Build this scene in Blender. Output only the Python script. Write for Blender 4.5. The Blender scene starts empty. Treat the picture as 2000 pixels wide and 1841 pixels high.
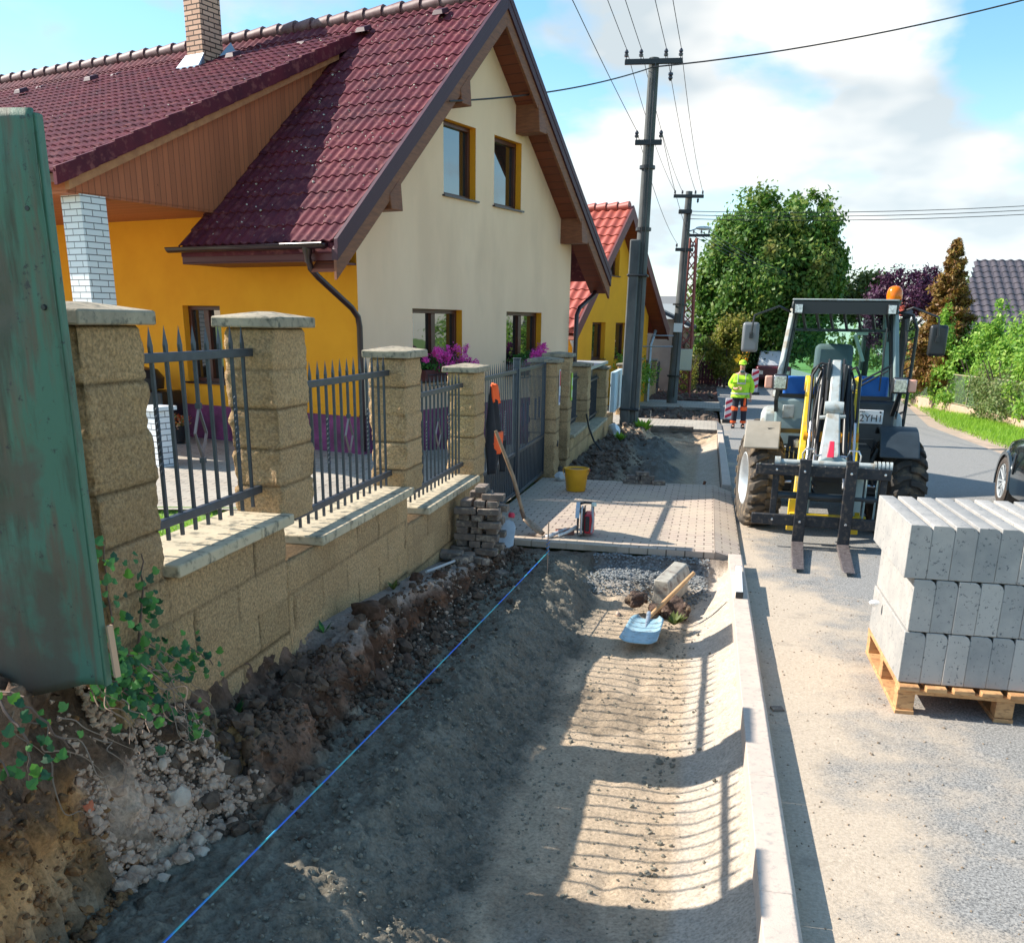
import bpy, math, random
import numpy as np
from mathutils import Vector, Matrix, noise
SC = bpy.context.scene
COL = SC.collection
rnd = random.Random(7)
# ---------------------------------------------------------------- camera
cam_d = bpy.data.cameras.new('camera'); cam = bpy.data.objects.new('camera', cam_d); COL.objects.link(cam)
PITCH, ROLL, YAW = .30871, .016126, .1958
def _cam_axes():
    cp, sp = math.cos(PITCH), math.sin(PITCH)
    f = Vector((0, cp, -sp)); u = Vector((0, sp, cp)); r = Vector((1, 0, 0))
    c, s = math.cos(ROLL), math.sin(ROLL)
    r2 = c*r + s*u; u2 = -s*r + c*u
    Z = Matrix.Rotation(YAW, 3, 'Z')
    return Z @ r2, Z @ u2, Z @ f
R_, U_, F_ = _cam_axes()
cam.matrix_world = Matrix(((R_.x, U_.x, -F_.x, 0), (R_.y, U_.y, -F_.y, 0), (R_.z, U_.z, -F_.z, 1.95), (0, 0, 0, 1)))
cam_d.sensor_fit = 'HORIZONTAL'; cam_d.sensor_width = 36; cam_d.lens = 32.91
cam_d.shift_y = .1457; cam_d.clip_start = .05; cam_d.clip_end = 4000
SC.camera = cam
# ---------------------------------------------------------------- light
SUN_EL, SUN_AZ = math.radians(39), math.radians(-89)
sun_dir = Vector((math.sin(SUN_AZ)*math.cos(SUN_EL), math.cos(SUN_AZ)*math.cos(SUN_EL), math.sin(SUN_EL)))
sd = bpy.data.lights.new('sun', 'SUN'); sd.energy = 5.0; sd.angle = math.radians(.5); sd.color = (1, .93, .82)
sun = bpy.data.objects.new('sun', sd); COL.objects.link(sun); sun.rotation_euler = sun_dir.to_track_quat('Z', 'Y').to_euler()
SC.view_settings.view_transform = 'Standard'; SC.view_settings.look = 'None'
SC.view_settings.exposure = .84; SC.view_settings.gamma = 1
def world():
    w = bpy.data.worlds.new('World'); SC.world = w; w.use_nodes = True
    nt = w.node_tree; N = nt.nodes; Lk = nt.links; N.clear()
    def nd(t, **k):
        n = N.new(t)
        for a, b in k.items(): setattr(n, a, b)
        return n
    def mth(op, a, b=None):
        n = nd('ShaderNodeMath', operation=op)
        for i, v in enumerate((a, b)):
            if v is None: continue
            if isinstance(v, (int, float)): n.inputs[i].default_value = v
            else: Lk.new(v, n.inputs[i])
        return n.outputs[0]
    sky = nd('ShaderNodeTexSky', sky_type='NISHITA', sun_disc=False, sun_elevation=SUN_EL, sun_rotation=SUN_AZ % (2*math.pi))
    sky.air_density = 1.0; sky.dust_density = .6; sky.ozone_density = 1.6; sky.altitude = 200
    hsv = nd('ShaderNodeHueSaturation'); hsv.inputs['Saturation'].default_value = 1.2; hsv.inputs['Value'].default_value = 1.35
    hsv.inputs['Hue'].default_value = .485
    Lk.new(sky.outputs[0], hsv.inputs['Color'])
    tc = nd('ShaderNodeTexCoord'); sp = nd('ShaderNodeSeparateXYZ'); Lk.new(tc.outputs['Generated'], sp.inputs[0])
    zz = mth('ADD', mth('MAXIMUM', sp.outputs[2], 0.0), .30)
    px = mth('DIVIDE', sp.outputs[0], zz); py = mth('DIVIDE', sp.outputs[1], zz)
    cb = nd('ShaderNodeCombineXYZ'); Lk.new(px, cb.inputs[0]); Lk.new(py, cb.inputs[1]); cb.inputs[2].default_value = 5.3
    n1 = nd('ShaderNodeTexNoise'); n1.inputs['Scale'].default_value = 3.0; n1.inputs['Detail'].default_value = 9; n1.inputs['Roughness'].default_value = .48; n1.inputs['Distortion'].default_value = .1
    Lk.new(cb.outputs[0], n1.inputs['Vector'])
    r1 = nd('ShaderNodeValToRGB'); e = r1.color_ramp.elements; e[0].position = .56; e[0].color = (0, 0, 0, 1); e[1].position = .70; e[1].color = (1, 1, 1, 1)
    Lk.new(n1.outputs[0], r1.inputs[0])
    n2 = nd('ShaderNodeTexNoise'); n2.inputs['Scale'].default_value = 2.2; n2.inputs['Detail'].default_value = 4
    ad = nd('ShaderNodeVectorMath', operation='ADD'); Lk.new(cb.outputs[0], ad.inputs[0]); ad.inputs[1].default_value = (4.2, 1.1, 0)
    Lk.new(ad.outputs[0], n2.inputs['Vector'])
    r2 = nd('ShaderNodeValToRGB'); e = r2.color_ramp.elements; e[0].position = .36; e[0].color = (6.9, 6.7, 6.4, 1); e[1].position = .54; e[1].color = (3.7, 4.2, 4.5, 1)
    Lk.new(n2.outputs[0], r2.inputs[0])
    lob = []
    for dx, dy, dz, rr, am in ((-0.055, 0.971, 0.231, 0.27, 0.16), (0.057, 0.970, 0.235, 0.20, 0.12), (0.122, 0.973, 0.194, 0.30, 0.14), (0.203, 0.959, 0.197, 0.30, 0.15), (0.164, 0.976, 0.143, 0.13, 0.16), (0.009, 0.991, 0.132, 0.12, 0.15), (-0.112, 0.983, 0.143, 0.09, 0.12), (0.181, 0.979, 0.090, 0.14, 0.12), (0.239, 0.969, 0.063, 0.15, 0.10), (-0.042, 0.982, 0.183, 0.20, 0.12), (-0.571, 0.790, 0.224, 0.30, 0.12), (-0.353, 0.898, 0.263, 0.20, 0.10), (0.065, 0.984, 0.166, 0.16, -0.16), (0.216, 0.945, 0.246, 0.10, -0.30), (-0.142, 0.968, 0.208, 0.09, -0.12), (0.099, 0.989, 0.109, 0.10, -0.10), (0.236, 0.964, 0.125, 0.08, -0.12), (-0.478, 0.846, 0.235, 0.15, -0.08), ):
        dp = nd('ShaderNodeVectorMath', operation='DISTANCE'); Lk.new(tc.outputs['Generated'], dp.inputs[0]); dp.inputs[1].default_value = (dx, dy, dz)
        mr = nd('ShaderNodeMapRange', interpolation_type='SMOOTHSTEP'); mr.inputs['From Min'].default_value = 0; mr.inputs['From Max'].default_value = rr; mr.inputs['To Min'].default_value = am*.62; mr.inputs['To Max'].default_value = 0
        Lk.new(dp.outputs['Value'], mr.inputs[0]); lob.append(mr.outputs[0])
    tot = n1.outputs[0]
    for q in lob: tot = mth('ADD', tot, q)
    Lk.new(tot, r1.inputs[0])
    mx = nd('ShaderNodeMix', data_type='RGBA'); Lk.new(r1.outputs[0], mx.inputs[0]); Lk.new(hsv.outputs[0], mx.inputs[6]); Lk.new(r2.outputs[0], mx.inputs[7])
    # the air near the horizon is paler
    hz = nd('ShaderNodeMapRange'); hz.inputs['From Min'].default_value = 0; hz.inputs['From Max'].default_value = .22; hz.inputs['To Min'].default_value = .45; hz.inputs['To Max'].default_value = 0
    Lk.new(sp.outputs[2], hz.inputs[0])
    mx2 = nd('ShaderNodeMix', data_type='RGBA'); Lk.new(hz.outputs[0], mx2.inputs[0]); Lk.new(mx.outputs[2], mx2.inputs[6]); mx2.inputs[7].default_value = (5.6, 6.6, 7.0, 1)
    bg = nd('ShaderNodeBackground'); bg.inputs['Strength'].default_value = .104
    out = nd('ShaderNodeOutputWorld'); Lk.new(mx2.outputs[2], bg.inputs[0]); Lk.new(bg.outputs[0], out.inputs[0])
world()
# ---------------------------------------------------------------- materials
def NT(name):
    m = bpy.data.materials.new(name); m.use_nodes = True
    nt = m.node_tree; b = nt.nodes['Principled BSDF']
    return m, nt, b
def setin(b, **k):
    for a, v in k.items():
        a = a.replace('_', ' ')
        if a in b.inputs: b.inputs[a].default_value = v
def c4(c): return (c[0], c[1], c[2], 1)
def node(nt, t, ins=None, **k):
    n = nt.nodes.new(t)
    for a, v in k.items(): setattr(n, a, v)
    for a, v in (ins or {}).items():
        if hasattr(v, 'is_output'): nt.links.new(v, n.inputs[a])
        else: n.inputs[a].default_value = v
    return n
def ramp(nt, fac, stops):
    r = node(nt, 'ShaderNodeValToRGB', {0: fac}); e = r.color_ramp.elements
    while len(e) < len(stops): e.new(.5)
    for i, (p, c) in enumerate(stops): e[i].position = p; e[i].color = c4(c) if not isinstance(c, (int, float)) else (c, c, c, 1)
    return r.outputs[0]
def pos(nt, sc=(1, 1, 1), local=False, rot=(0, 0, 0)):
    if local: o = node(nt, 'ShaderNodeTexCoord').outputs['Object']
    else: o = node(nt, 'ShaderNodeNewGeometry').outputs['Position']
    return node(nt, 'ShaderNodeMapping', {0: o, 2: rot, 3: sc}).outputs[0]
def mixc(nt, fac, a, b, bt='MIX'):
    m = node(nt, 'ShaderNodeMix', data_type='RGBA', blend_type=bt)
    for i, v in ((0, fac), (6, a), (7, b)):
        if hasattr(v, 'is_output'): nt.links.new(v, m.inputs[i])
        else: m.inputs[i].default_value = v if isinstance(v, (int, float)) else c4(v)
    return m.outputs[2]
def noisef(nt, v, scale, detail=4, rough=.6, dist=0):
    return node(nt, 'ShaderNodeTexNoise', {'Vector': v, 'Scale': scale, 'Detail': detail, 'Roughness': rough, 'Distortion': dist}).outputs[0]
def addbump(nt, b, h, strength, dist=.01):
    n = node(nt, 'ShaderNodeBump', {'Height': h, 'Strength': strength, 'Distance': dist})
    if b.inputs['Normal'].is_linked: nt.links.new(b.inputs['Normal'].links[0].from_socket, n.inputs['Normal'])
    nt.links.new(n.outputs[0], b.inputs['Normal'])
def M(name, c, rough=.6, metal=0, c2=None, vs=4, bump=0, bs=60, spec=.5, local=False, stretch=(1, 1, 1), c3=None, s3=25, lo=.35, hi=.65, coat=0):
    m, nt, b = NT(name); setin(b, Base_Color=c4(c), Roughness=rough, Metallic=metal, Coat_Weight=coat)
    b.inputs['Specular IOR Level'].default_value = spec
    if c2 or bump or c3: v = pos(nt, stretch, local)
    col = c
    if c2:
        col = mixc(nt, ramp(nt, noisef(nt, v, vs, 5), [(lo, 0.), (hi, 1.)]), c, c2)
    if c3:
        col = mixc(nt, ramp(nt, noisef(nt, v, s3, 4), [(.52, 0.), (.68, 1.)]), col, c3)
    if c2 or c3: nt.links.new(col, b.inputs['Base Color'])
    if bump: addbump(nt, b, noisef(nt, v, bs, 5), bump, .01)
    return m
def brickmat(name, c1, c2, mortar, w, h, mort=.01, bump=.3, plane='side', offset=.5, local=True, var=None, rough=.7, frq=2, sq=1, nb=0, mcol_noise=None):
    m, nt, b = NT(name); setin(b, Roughness=rough)
    if local: o = node(nt, 'ShaderNodeTexCoord').outputs['Object']
    else: o = node(nt, 'ShaderNodeNewGeometry').outputs['Position']
    if plane == 'side':
        s = node(nt, 'ShaderNodeSeparateXYZ', {0: o}); a = node(nt, 'ShaderNodeMath', {0: s.outputs[0], 1: s.outputs[1]}, operation='ADD')
        v = node(nt, 'ShaderNodeCombineXYZ', {0: a.outputs[0], 1: s.outputs[2], 2: 0.0}).outputs[0]
    else: v = o
    br = node(nt, 'ShaderNodeTexBrick', {'Vector': v, 'Color1': c4(c1), 'Color2': c4(c2), 'Mortar': c4(mortar), 'Scale': 1.0, 'Mortar Size': mort, 'Mortar Smooth': .15, 'Bias': 0.0, 'Brick Width': w, 'Row Height': h}, offset=offset, offset_frequency=frq, squash=sq)
    col = br.outputs[0]
    if var:
        col = mixc(nt, ramp(nt, noisef(nt, o, 1.3, 5), [(.4, 0.), (.7, 1.)]), col, var)
        col = mixc(nt, .25, col, mixc(nt, noisef(nt, o, 90, 3), (0, 0, 0), (1, 1, 1)), 'OVERLAY')
    nt.links.new(col, b.inputs['Base Color'])
    inv = node(nt, 'ShaderNodeMath', {0: 1.0, 1: br.outputs[1]}, operation='SUBTRACT').outputs[0]
    addbump(nt, b, inv, bump, .012)
    if nb: addbump(nt, b, noisef(nt, o, 70, 5), nb, .006)
    return m
def leafmat(name, cols, trans=.35, patch=None):
    m, nt, b = NT(name); setin(b, Roughness=.5); b.inputs['Specular IOR Level'].default_value = .35
    g = node(nt, 'ShaderNodeNewGeometry')
    n = len(cols); col = ramp(nt, g.outputs['Random Per Island'], [(i/(n-1) if n > 1 else 0, c) for i, c in enumerate(cols)])
    if patch:
        col = mixc(nt, ramp(nt, noisef(nt, g.outputs['Position'], patch[1], 3), [(patch[2], 0.), (patch[2]+.1, 1.)]), col, patch[0])
    nt.links.new(col, b.inputs['Base Color'])
    tr = node(nt, 'ShaderNodeBsdfTranslucent', {0: col}); ms = node(nt, 'ShaderNodeMixShader', {0: trans, 1: b.outputs[0], 2: tr.outputs[0]})
    nt.links.new(ms.outputs[0], nt.nodes['Material Output'].inputs[0])
    return m
def vcolmat(name, rough=.95, nscale=60, bump=.5, dist=.02, amount=.35):
    m, nt, b = NT(name); setin(b, Roughness=rough); b.inputs['Specular IOR Level'].default_value = .15
    at = node(nt, 'ShaderNodeAttribute', attribute_name='Col'); v = pos(nt)
    n1 = noisef(nt, v, nscale, 6, .7); n2 = noisef(nt, v, 7, 4)
    f = ramp(nt, n1, [(.3, .45), (.5, 1.), (.72, 1.45)])
    f2 = ramp(nt, n2, [(.3, .8), (.7, 1.2)])
    col = mixc(nt, amount, at.outputs[0], f, 'MULTIPLY'); col = mixc(nt, .7, col, f2, 'MULTIPLY')
    nt.links.new(col, b.inputs['Base Color'])
    addbump(nt, b, n1, bump, dist); addbump(nt, b, noisef(nt, v, nscale*4, 3, .7), bump*.6, dist*.3)
    return m
MT = {}
MT['cream'] = M('cream_plaster', (.94, .63, .43), .9, c2=(.88, .575, .385), vs=1.2, bump=.35, bs=160, spec=.2, c3=(.84, .55, .37), s3=1.1, stretch=(1, 1, .35))
MT['orange'] = M('orange_bounce_plaster', (.95, .40, .028), .9, c2=(.88, .35, .024), vs=1.5, bump=.25, bs=260, spec=.2)  # orange light bounced from the porch is put into this wall colour
MT['yellow'] = M('yellow_plaster', (.85, .40, .03), .9, c2=(.78, .36, .03), vs=1.5, bump=.2, bs=200, spec=.2)
MT['plinth'] = M('purple_plinth_paint', (.30, .06, .18), .8, c2=(.12, .028, .065), vs=3, bump=.2, bs=120)
MT['rooftile'] = M('red_brown_roof_tile', (.125, .018, .030), .68, c2=(.07, .013, .024), vs=1.8, bump=.15, bs=90, c3=(.20, .06, .06), s3=9, spec=.22)
MT['rooftile2'] = M('orange_red_roof_tile', (.40, .075, .045), .5, c2=(.30, .055, .035), vs=3, spec=.6)
MT['lichen'] = M('pale_lichen', (.55, .5, .42), .9)
MT['verge'] = M('dark_purple_sheet_metal', (.06, .018, .03), .5, metal=.0, spec=.35)
MT['gutter'] = M('dark_brown_gutter_metal', (.035, .014, .018), .3, metal=.2, spec=.6)
MT['zinc'] = M('galvanised_sheet', (.45, .5, .55), .4, metal=.6, c2=(.35, .42, .5), vs=12)
def woodmat(name, c, c2, wboard=.1, axis='x', dark=(.05, .015, .006), rough=.6):
    m, nt, b = NT(name); setin(b, Roughness=rough)
    o = node(nt, 'ShaderNodeTexCoord').outputs['Object']; s = node(nt, 'ShaderNodeSeparateXYZ', {0: o})
    ax = {'x': 0, 'y': 1, 'z': 2}[axis]
    q = node(nt, 'ShaderNodeMath', {0: s.outputs[ax], 1: wboard}, operation='DIVIDE').outputs[0]
    fr = node(nt, 'ShaderNodeMath', {0: q}, operation='FRACT').outputs[0]; fl = node(nt, 'ShaderNodeMath', {0: q}, operation='FLOOR').outputs[0]
    line = ramp(nt, fr, [(0, 0.), (.06, 1.), (.94, 1.), (1, 0.)])
    wn = node(nt, 'ShaderNodeTexWhiteNoise', {'W': fl}, noise_dimensions='1D').outputs[0]
    st = [3, 3, 3]; st[ax] = 60
    st2 = [14, 14, 14]; st2[(ax+1) % 3 if axis != 'y' else 2] = 1.2
    mp = node(nt, 'ShaderNodeMapping', {0: o, 3: tuple(st)}).outputs[0]
    gr = noisef(nt, mp, 1.5, 5, .6)
    col = mixc(nt, gr, c, c2); col = mixc(nt, .35, col, mixc(nt, wn, (.55, .55, .55), (1.2, 1.2, 1.2)), 'MULTIPLY')
    col = mixc(nt, ramp(nt, noisef(nt, o, 16, 2), [(.72, 0.), (.78, .8)]), col, dark)
    col = mixc(nt, line, dark, col)
    nt.links.new(col, b.inputs['Base Color']); addbump(nt, b, line, .4, .006)
    return m
MT['cladding'] = woodmat('stained_pine_cladding', (.55, .165, .06), (.36, .10, .04), .095, 'y')
MT['soffit'] = woodmat('red_brown_soffit_boards', (.22, .05, .018), (.15, .03, .012), .11, 'z', dark=(.04, .008, .004))
MT['timber'] = M('brown_stained_timber', (.25, .085, .035), .6, c2=(.16, .05, .022), vs=6, stretch=(1, 1, 6), bump=.15)
MT['timber_light'] = M('light_stained_timber', (.48, .21, .085), .6, c2=(.36, .14, .055), vs=8)
MT['winframe'] = M('dark_brown_window_frame', (.10, .025, .012), .4, c2=(.07, .018, .01), vs=5)
def glassmat():
    m, nt, b = NT('window_glass'); setin(b, Base_Color=(.012, .014, .014, 1), Roughness=.02, IOR=1.9)
    b.inputs['Specular IOR Level'].default_value = 1.0
    addbump(nt, b, noisef(nt, pos(nt), 1.3, 2), .05, .05)
    return m
MT['glass'] = glassmat()
MT['curtain'] = M('beige_curtain', (.2, .15, .11), .9)
MT['chimney'] = brickmat('sand_yellow_chimney_brick', (.70, .43, .30), (.54, .31, .21), (.08, .045, .03), .25, .078, .011, .6, rough=.8)
MT['whitebrick'] = brickmat('white_glazed_brick', (.78, .8, .82), (.7, .73, .76), (.13, .13, .14), .25, .077, .006, .5, rough=.5)
def splitface():
    m, nt, b = NT('split_face_sandstone_block'); setin(b, Roughness=.92); b.inputs['Specular IOR Level'].default_value = .2
    v = pos(nt); at = node(nt, 'ShaderNodeAttribute', attribute_name='Col')
    base = mixc(nt, ramp(nt, noisef(nt, v, 2.2, 4), [(.35, 0.), (.65, 1.)]), (.86, .575, .305), (.72, .47, .245))
    base = mixc(nt, ramp(nt, noisef(nt, v, 70, 4, .7), [(.35, 0.), (.5, .5), (.66, 1.)]), (.36, .23, .12), base)
    base = mixc(nt, ramp(nt, node(nt, 'ShaderNodeTexVoronoi', {'Vector': v, 'Scale': 110.0}).outputs[0], [(.13, .75), (.2, 0.)]), base, (.62, .55, .42))
    col = mixc(nt, 1.0, base, at.outputs[0], 'MULTIPLY')
    nt.links.new(col, b.inputs['Base Color'])
    addbump(nt, b, noisef(nt, v, 55, 6, .75), .75, .02); addbump(nt, b, noisef(nt, v, 220, 3, .7), .5, .006)
    return m
MT['split'] = splitface()
MT['coping'] = M('weathered_concrete_coping', (.55, .45, .31), .9, c2=(.42, .36, .26), vs=3, bump=.35, bs=80, c3=(.14, .13, .10), s3=14, spec=.2)
MT['coping_dark'] = M('mossy_concrete_cap', (.40, .34, .25), .9, c2=(.24, .21, .16), vs=6, bump=.35, bs=80, c3=(.10, .10, .08), s3=20, spec=.2)
MT['iron'] = M('blue_grey_painted_iron', (.055, .072, .095), .38, metal=.35, c2=(.04, .05, .068), vs=20, spec=.6)
MT['iron2'] = M('worn_steel', (.16, .15, .17), .4, metal=.6)  # one even, lighter steel colour for the diamond ornaments
MT['kerbconc'] = M('smooth_grey_concrete', (.57, .475, .40), .85, c2=(.50, .42, .36), vs=5, bump=.2, bs=150, c3=(.40, .35, .31), s3=30, spec=.25)
def rawconc():
    m, nt, b = NT('pitted_concrete_block'); setin(b, Roughness=.9); b.inputs['Specular IOR Level'].default_value = .2
    o = node(nt, 'ShaderNodeNewGeometry').outputs['Position']
    col = mixc(nt, ramp(nt, node(nt, 'ShaderNodeMath', {0: noisef(nt, o, 6, 4), 1: node(nt, 'ShaderNodeMath', {0: node(nt, 'ShaderNodeObjectInfo').outputs['Random'], 1: .5}, operation='MULTIPLY').outputs[0]}, operation='ADD').outputs[0], [(.4, 0.), (1.1, 1.)]), (.30, .295, .285), (.46, .43, .395))
    v1 = noisef(nt, o, 45, 4, .7); pits = ramp(nt, v1, [(.33, 0.), (.40, 1.)])
    col = mixc(nt, pits, (.13, .14, .15), col); nt.links.new(col, b.inputs['Base Color'])
    addbump(nt, b, pits, .4, .004); addbump(nt, b, noisef(nt, o, 180, 4), .3, .003)
    return m
MT['block'] = rawconc()
def asphalt():
    m, nt, b = NT('dusty_asphalt'); setin(b, Roughness=.9); b.inputs['Specular IOR Level'].default_value = .25
    v = pos(nt); s = node(nt, 'ShaderNodeSeparateXYZ', {0: v})
    ag = noisef(nt, v, 85, 4, .8); n2 = noisef(nt, v, 1.4, 5, .6)
    asp = mixc(nt, ramp(nt, ag, [(.32, 0.), (.5, .5), (.68, 1.)]), (.06, .06, .06), (.44, .425, .40))
    sand = mixc(nt, ramp(nt, noisef(nt, v, 60, 5, .7), [(.3, 0.), (.7, 1.)]), (.36, .295, .225), (.56, .465, .365))
    fx = node(nt, 'ShaderNodeMapRange', {0: s.outputs[0], 1: .4, 2: 2.6, 3: .22, 4: -.36}).outputs[0]
    fy = node(nt, 'ShaderNodeMapRange', {0: s.outputs[1], 1: 8.0, 2: 15.0, 3: 0.0, 4: -.25}).outputs[0]
    a = node(nt, 'ShaderNodeMath', {0: node(nt, 'ShaderNodeMath', {0: n2, 1: fx}, operation='ADD').outputs[0], 1: fy}, operation='ADD').outputs[0]
    a = node(nt, 'ShaderNodeMath', {0: a, 1: node(nt, 'ShaderNodeMath', {0: ag, 1: .35}, operation='MULTIPLY').outputs[0]}, operation='ADD').outputs[0]
    f = ramp(nt, a, [(.58, 0.), (.78, 1.)])
    col = mixc(nt, f, asp, sand)
    dark = ramp(nt, noisef(nt, v, 3.0, 6, .6), [(.6, 0.), (.75, .35)])
    col = mixc(nt, dark, col, (.12, .11, .10))
    nt.links.new(col, b.inputs['Base Color']); addbump(nt, b, ag, .6, .006); addbump(nt, b, noisef(nt, v, 9, 4), .2, .02)
    return m
MT['asphalt'] = asphalt()
MT['paver'] = brickmat('pinkish_concrete_pavers', (.53, .42, .335), (.44, .345, .285), (.15, .115, .09), .185, .115, .008, .5, plane='top', local=False, var=(.50, .41, .31), rough=.85, nb=.3)
MT['paver_grey'] = brickmat('grey_concrete_pavers', (.42, .36, .29), (.34, .30, .25), (.12, .11, .10), .2, .1, .008, .5, plane='top', local=False, var=(.42, .38, .32), rough=.85, nb=.3)
MT['soil'] = vcolmat('excavated_soil', .95, 55, .55, .02, .8)
MT['sand'] = vcolmat('raked_sand', .95, 90, .35, .010, .45)
MT['gravelverge'] = M('gravel_verge', (.46, .33, .25), .95, c2=(.36, .29, .22), vs=2, bump=.5, bs=60, c3=(.2, .16, .12), s3=40)
MT['grassbase'] = M('grassy_ground', (.16, .26, .05), .95, c2=(.11, .19, .04), vs=4, bump=.5, bs=40)
MT['black'] = M('black_paint', (.018, .02, .023), .4, spec=.5)
MT['blackmatte'] = M('matte_black_plastic', (.02, .022, .025), .6, spec=.4)
MT['rubberhose'] = M('rubber_hose', (.015, .014, .016), .45)
def obj(name, verts, faces, mat, parent=None, smooth=False, loc=None, kind=None, rot=None):
    me = bpy.data.meshes.new(name); me.from_pydata([tuple(v) for v in verts], [], faces); me.validate(); me.update()
    if mat: me.materials.append(mat)
    if smooth:
        me.polygons.foreach_set('use_smooth', [True]*len(me.polygons))
    o = bpy.data.objects.new(name, me); COL.objects.link(o)
    if parent: o.parent = parent
    if loc: o.location = loc
    if rot: o.rotation_euler = rot
    if kind: o['kind'] = kind
    return o
def thing(name, label, cat, loc=(0, 0, 0), rz=0, group=None, rot=None):
    o = bpy.data.objects.new(name, None); COL.objects.link(o); o.location = loc; o.rotation_euler = rot or (0, 0, rz)
    o.empty_display_size = .1
    return tag(o, label, cat, group)
def tag(o, label, cat, group=None):
    o['label'] = label; o['category'] = cat
    if group: o['group'] = group
    return o
def dup(root, loc=None, rz=None, label=None, group=None):
    r = root.copy(); COL.objects.link(r)
    if loc is not None: r.location = loc
    if rz is not None: r.rotation_euler = (0, 0, rz)
    if label: r['label'] = label
    if group: r['group'] = group
    for ch in list(root.children):
        c = ch.copy(); COL.objects.link(c); c.parent = r
        for g in ch.children:
            d = g.copy(); COL.objects.link(d); d.parent = c
    return r
class MB:
    def __init__(s): s.v = []; s.f = []
    def add(s, vs, fs):
        n = len(s.v); s.v += [tuple(v) for v in vs]; s.f += [tuple(i+n for i in f) for f in fs]; return s
    def box(s, x0, x1, y0, y1, z0, z1, m=None):
        vs = [Vector((x, y, z)) for z in (z0, z1) for y in (y0, y1) for x in (x0, x1)]
        if m: vs = [m @ v for v in vs]
        return s.add(vs, [(0, 2, 3, 1), (4, 5, 7, 6), (0, 1, 5, 4), (2, 6, 7, 3), (0, 4, 6, 2), (1, 3, 7, 5)])
    def hexa(s, p):  # 8 points: bottom 4 (ccw), top 4
        return s.add(p, [(3, 2, 1, 0), (4, 5, 6, 7), (0, 1, 5, 4), (1, 2, 6, 5), (2, 3, 7, 6), (3, 0, 4, 7)])
    def beam(s, a, b, w, h, up=(0, 0, 1)):
        a, b = Vector(a), Vector(b); d = (b-a).normalized(); up = Vector(up)
        sx = d.cross(up)
        if sx.length < 1e-4: sx = d.cross(Vector((1, 0, 0)))
        sx.normalize(); sz = sx.cross(d)
        P = [p + sx*i*w/2 + sz*j*h/2 for p in (a, b) for i, j in ((-1, -1), (1, -1), (1, 1), (-1, 1))]
        return s.add(P, [(0, 1, 2, 3), (7, 6, 5, 4), (0, 4, 5, 1), (1, 5, 6, 2), (2, 6, 7, 3), (3, 7, 4, 0)])
    def tube(s, pts, r, n=8, cap=True, closed=False):
        pts = [Vector(p) for p in pts]; rs = r if isinstance(r, (list, tuple)) else [r]*len(pts)
        rings = []; prev = None
        for i, p in enumerate(pts):
            if closed: d = pts[(i+1) % len(pts)]-pts[i-1]
            else: d = (pts[min(i+1, len(pts)-1)]-pts[max(i-1, 0)])
            d.normalize()
            ref = prev if prev else (Vector((0, 0, 1)) if abs(d.z) < .9 else Vector((1, 0, 0)))
            x = d.cross(ref).normalized() if not prev else (prev - d*prev.dot(d)).normalized()
            prev = x; y = d.cross(x)
            rings.append([p + (x*math.cos(t)+y*math.sin(t))*rs[i] for t in [2*math.pi*k/n for k in range(n)]])
        V = [q for ring in rings for q in ring]; m = len(pts); Fs = []
        for i in range(m if closed else m-1):
            for k in range(n):
                a = i*n+k; b2 = i*n+(k+1) % n; i2 = (i+1) % m
                Fs.append((a, b2, i2*n+(k+1) % n, i2*n+k))
        if cap and not closed: Fs += [tuple(range(n))[::-1], tuple(range((m-1)*n, m*n))]
        return s.add(V, Fs)
    def lathe(s, prof, n=24, c=(0, 0, 0), axis='z'):
        V = []
        for r, h in prof:
            for k in range(n):
                t = 2*math.pi*k/n; a, b = r*math.cos(t), r*math.sin(t)
                V.append({'z': (a, b, h), 'x': (h, a, b), 'y': (a, h, b)}[axis])
        V = [Vector(v)+Vector(c) for v in V]; Fs = []
        for i in range(len(prof)-1):
            for k in range(n): Fs.append((i*n+k, i*n+(k+1) % n, (i+1)*n+(k+1) % n, (i+1)*n+k))
        return s.add(V, Fs)
    def prism(s, poly, z0, z1, axis='z'):
        n = len(poly)
        f = {'z': lambda a, b, h: (a, b, h), 'x': lambda a, b, h: (h, a, b), 'y': lambda a, b, h: (a, h, b)}[axis]
        V = [f(a, b, z0) for a, b in poly]+[f(a, b, z1) for a, b in poly]
        return s.add(V, [tuple(range(n))[::-1], tuple(range(n, 2*n))]+[(i, (i+1) % n, n+(i+1) % n, n+i) for i in range(n)])
    def build(s, name, mat, parent=None, smooth=False, bevel=0, loc=None, kind=None, rot=None, seg=2):
        o = obj(name, s.v, s.f, mat, parent, smooth, loc, kind, rot)
        if bevel:
            b = o.modifiers.new('b', 'BEVEL'); b.width = bevel; b.segments = seg; b.limit_method = 'ANGLE'; b.angle_limit = math.radians(35)
        if smooth or bevel:
            try: o.data.set_sharp_from_angle(angle=math.radians(40))
            except Exception: pass
        return o
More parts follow.
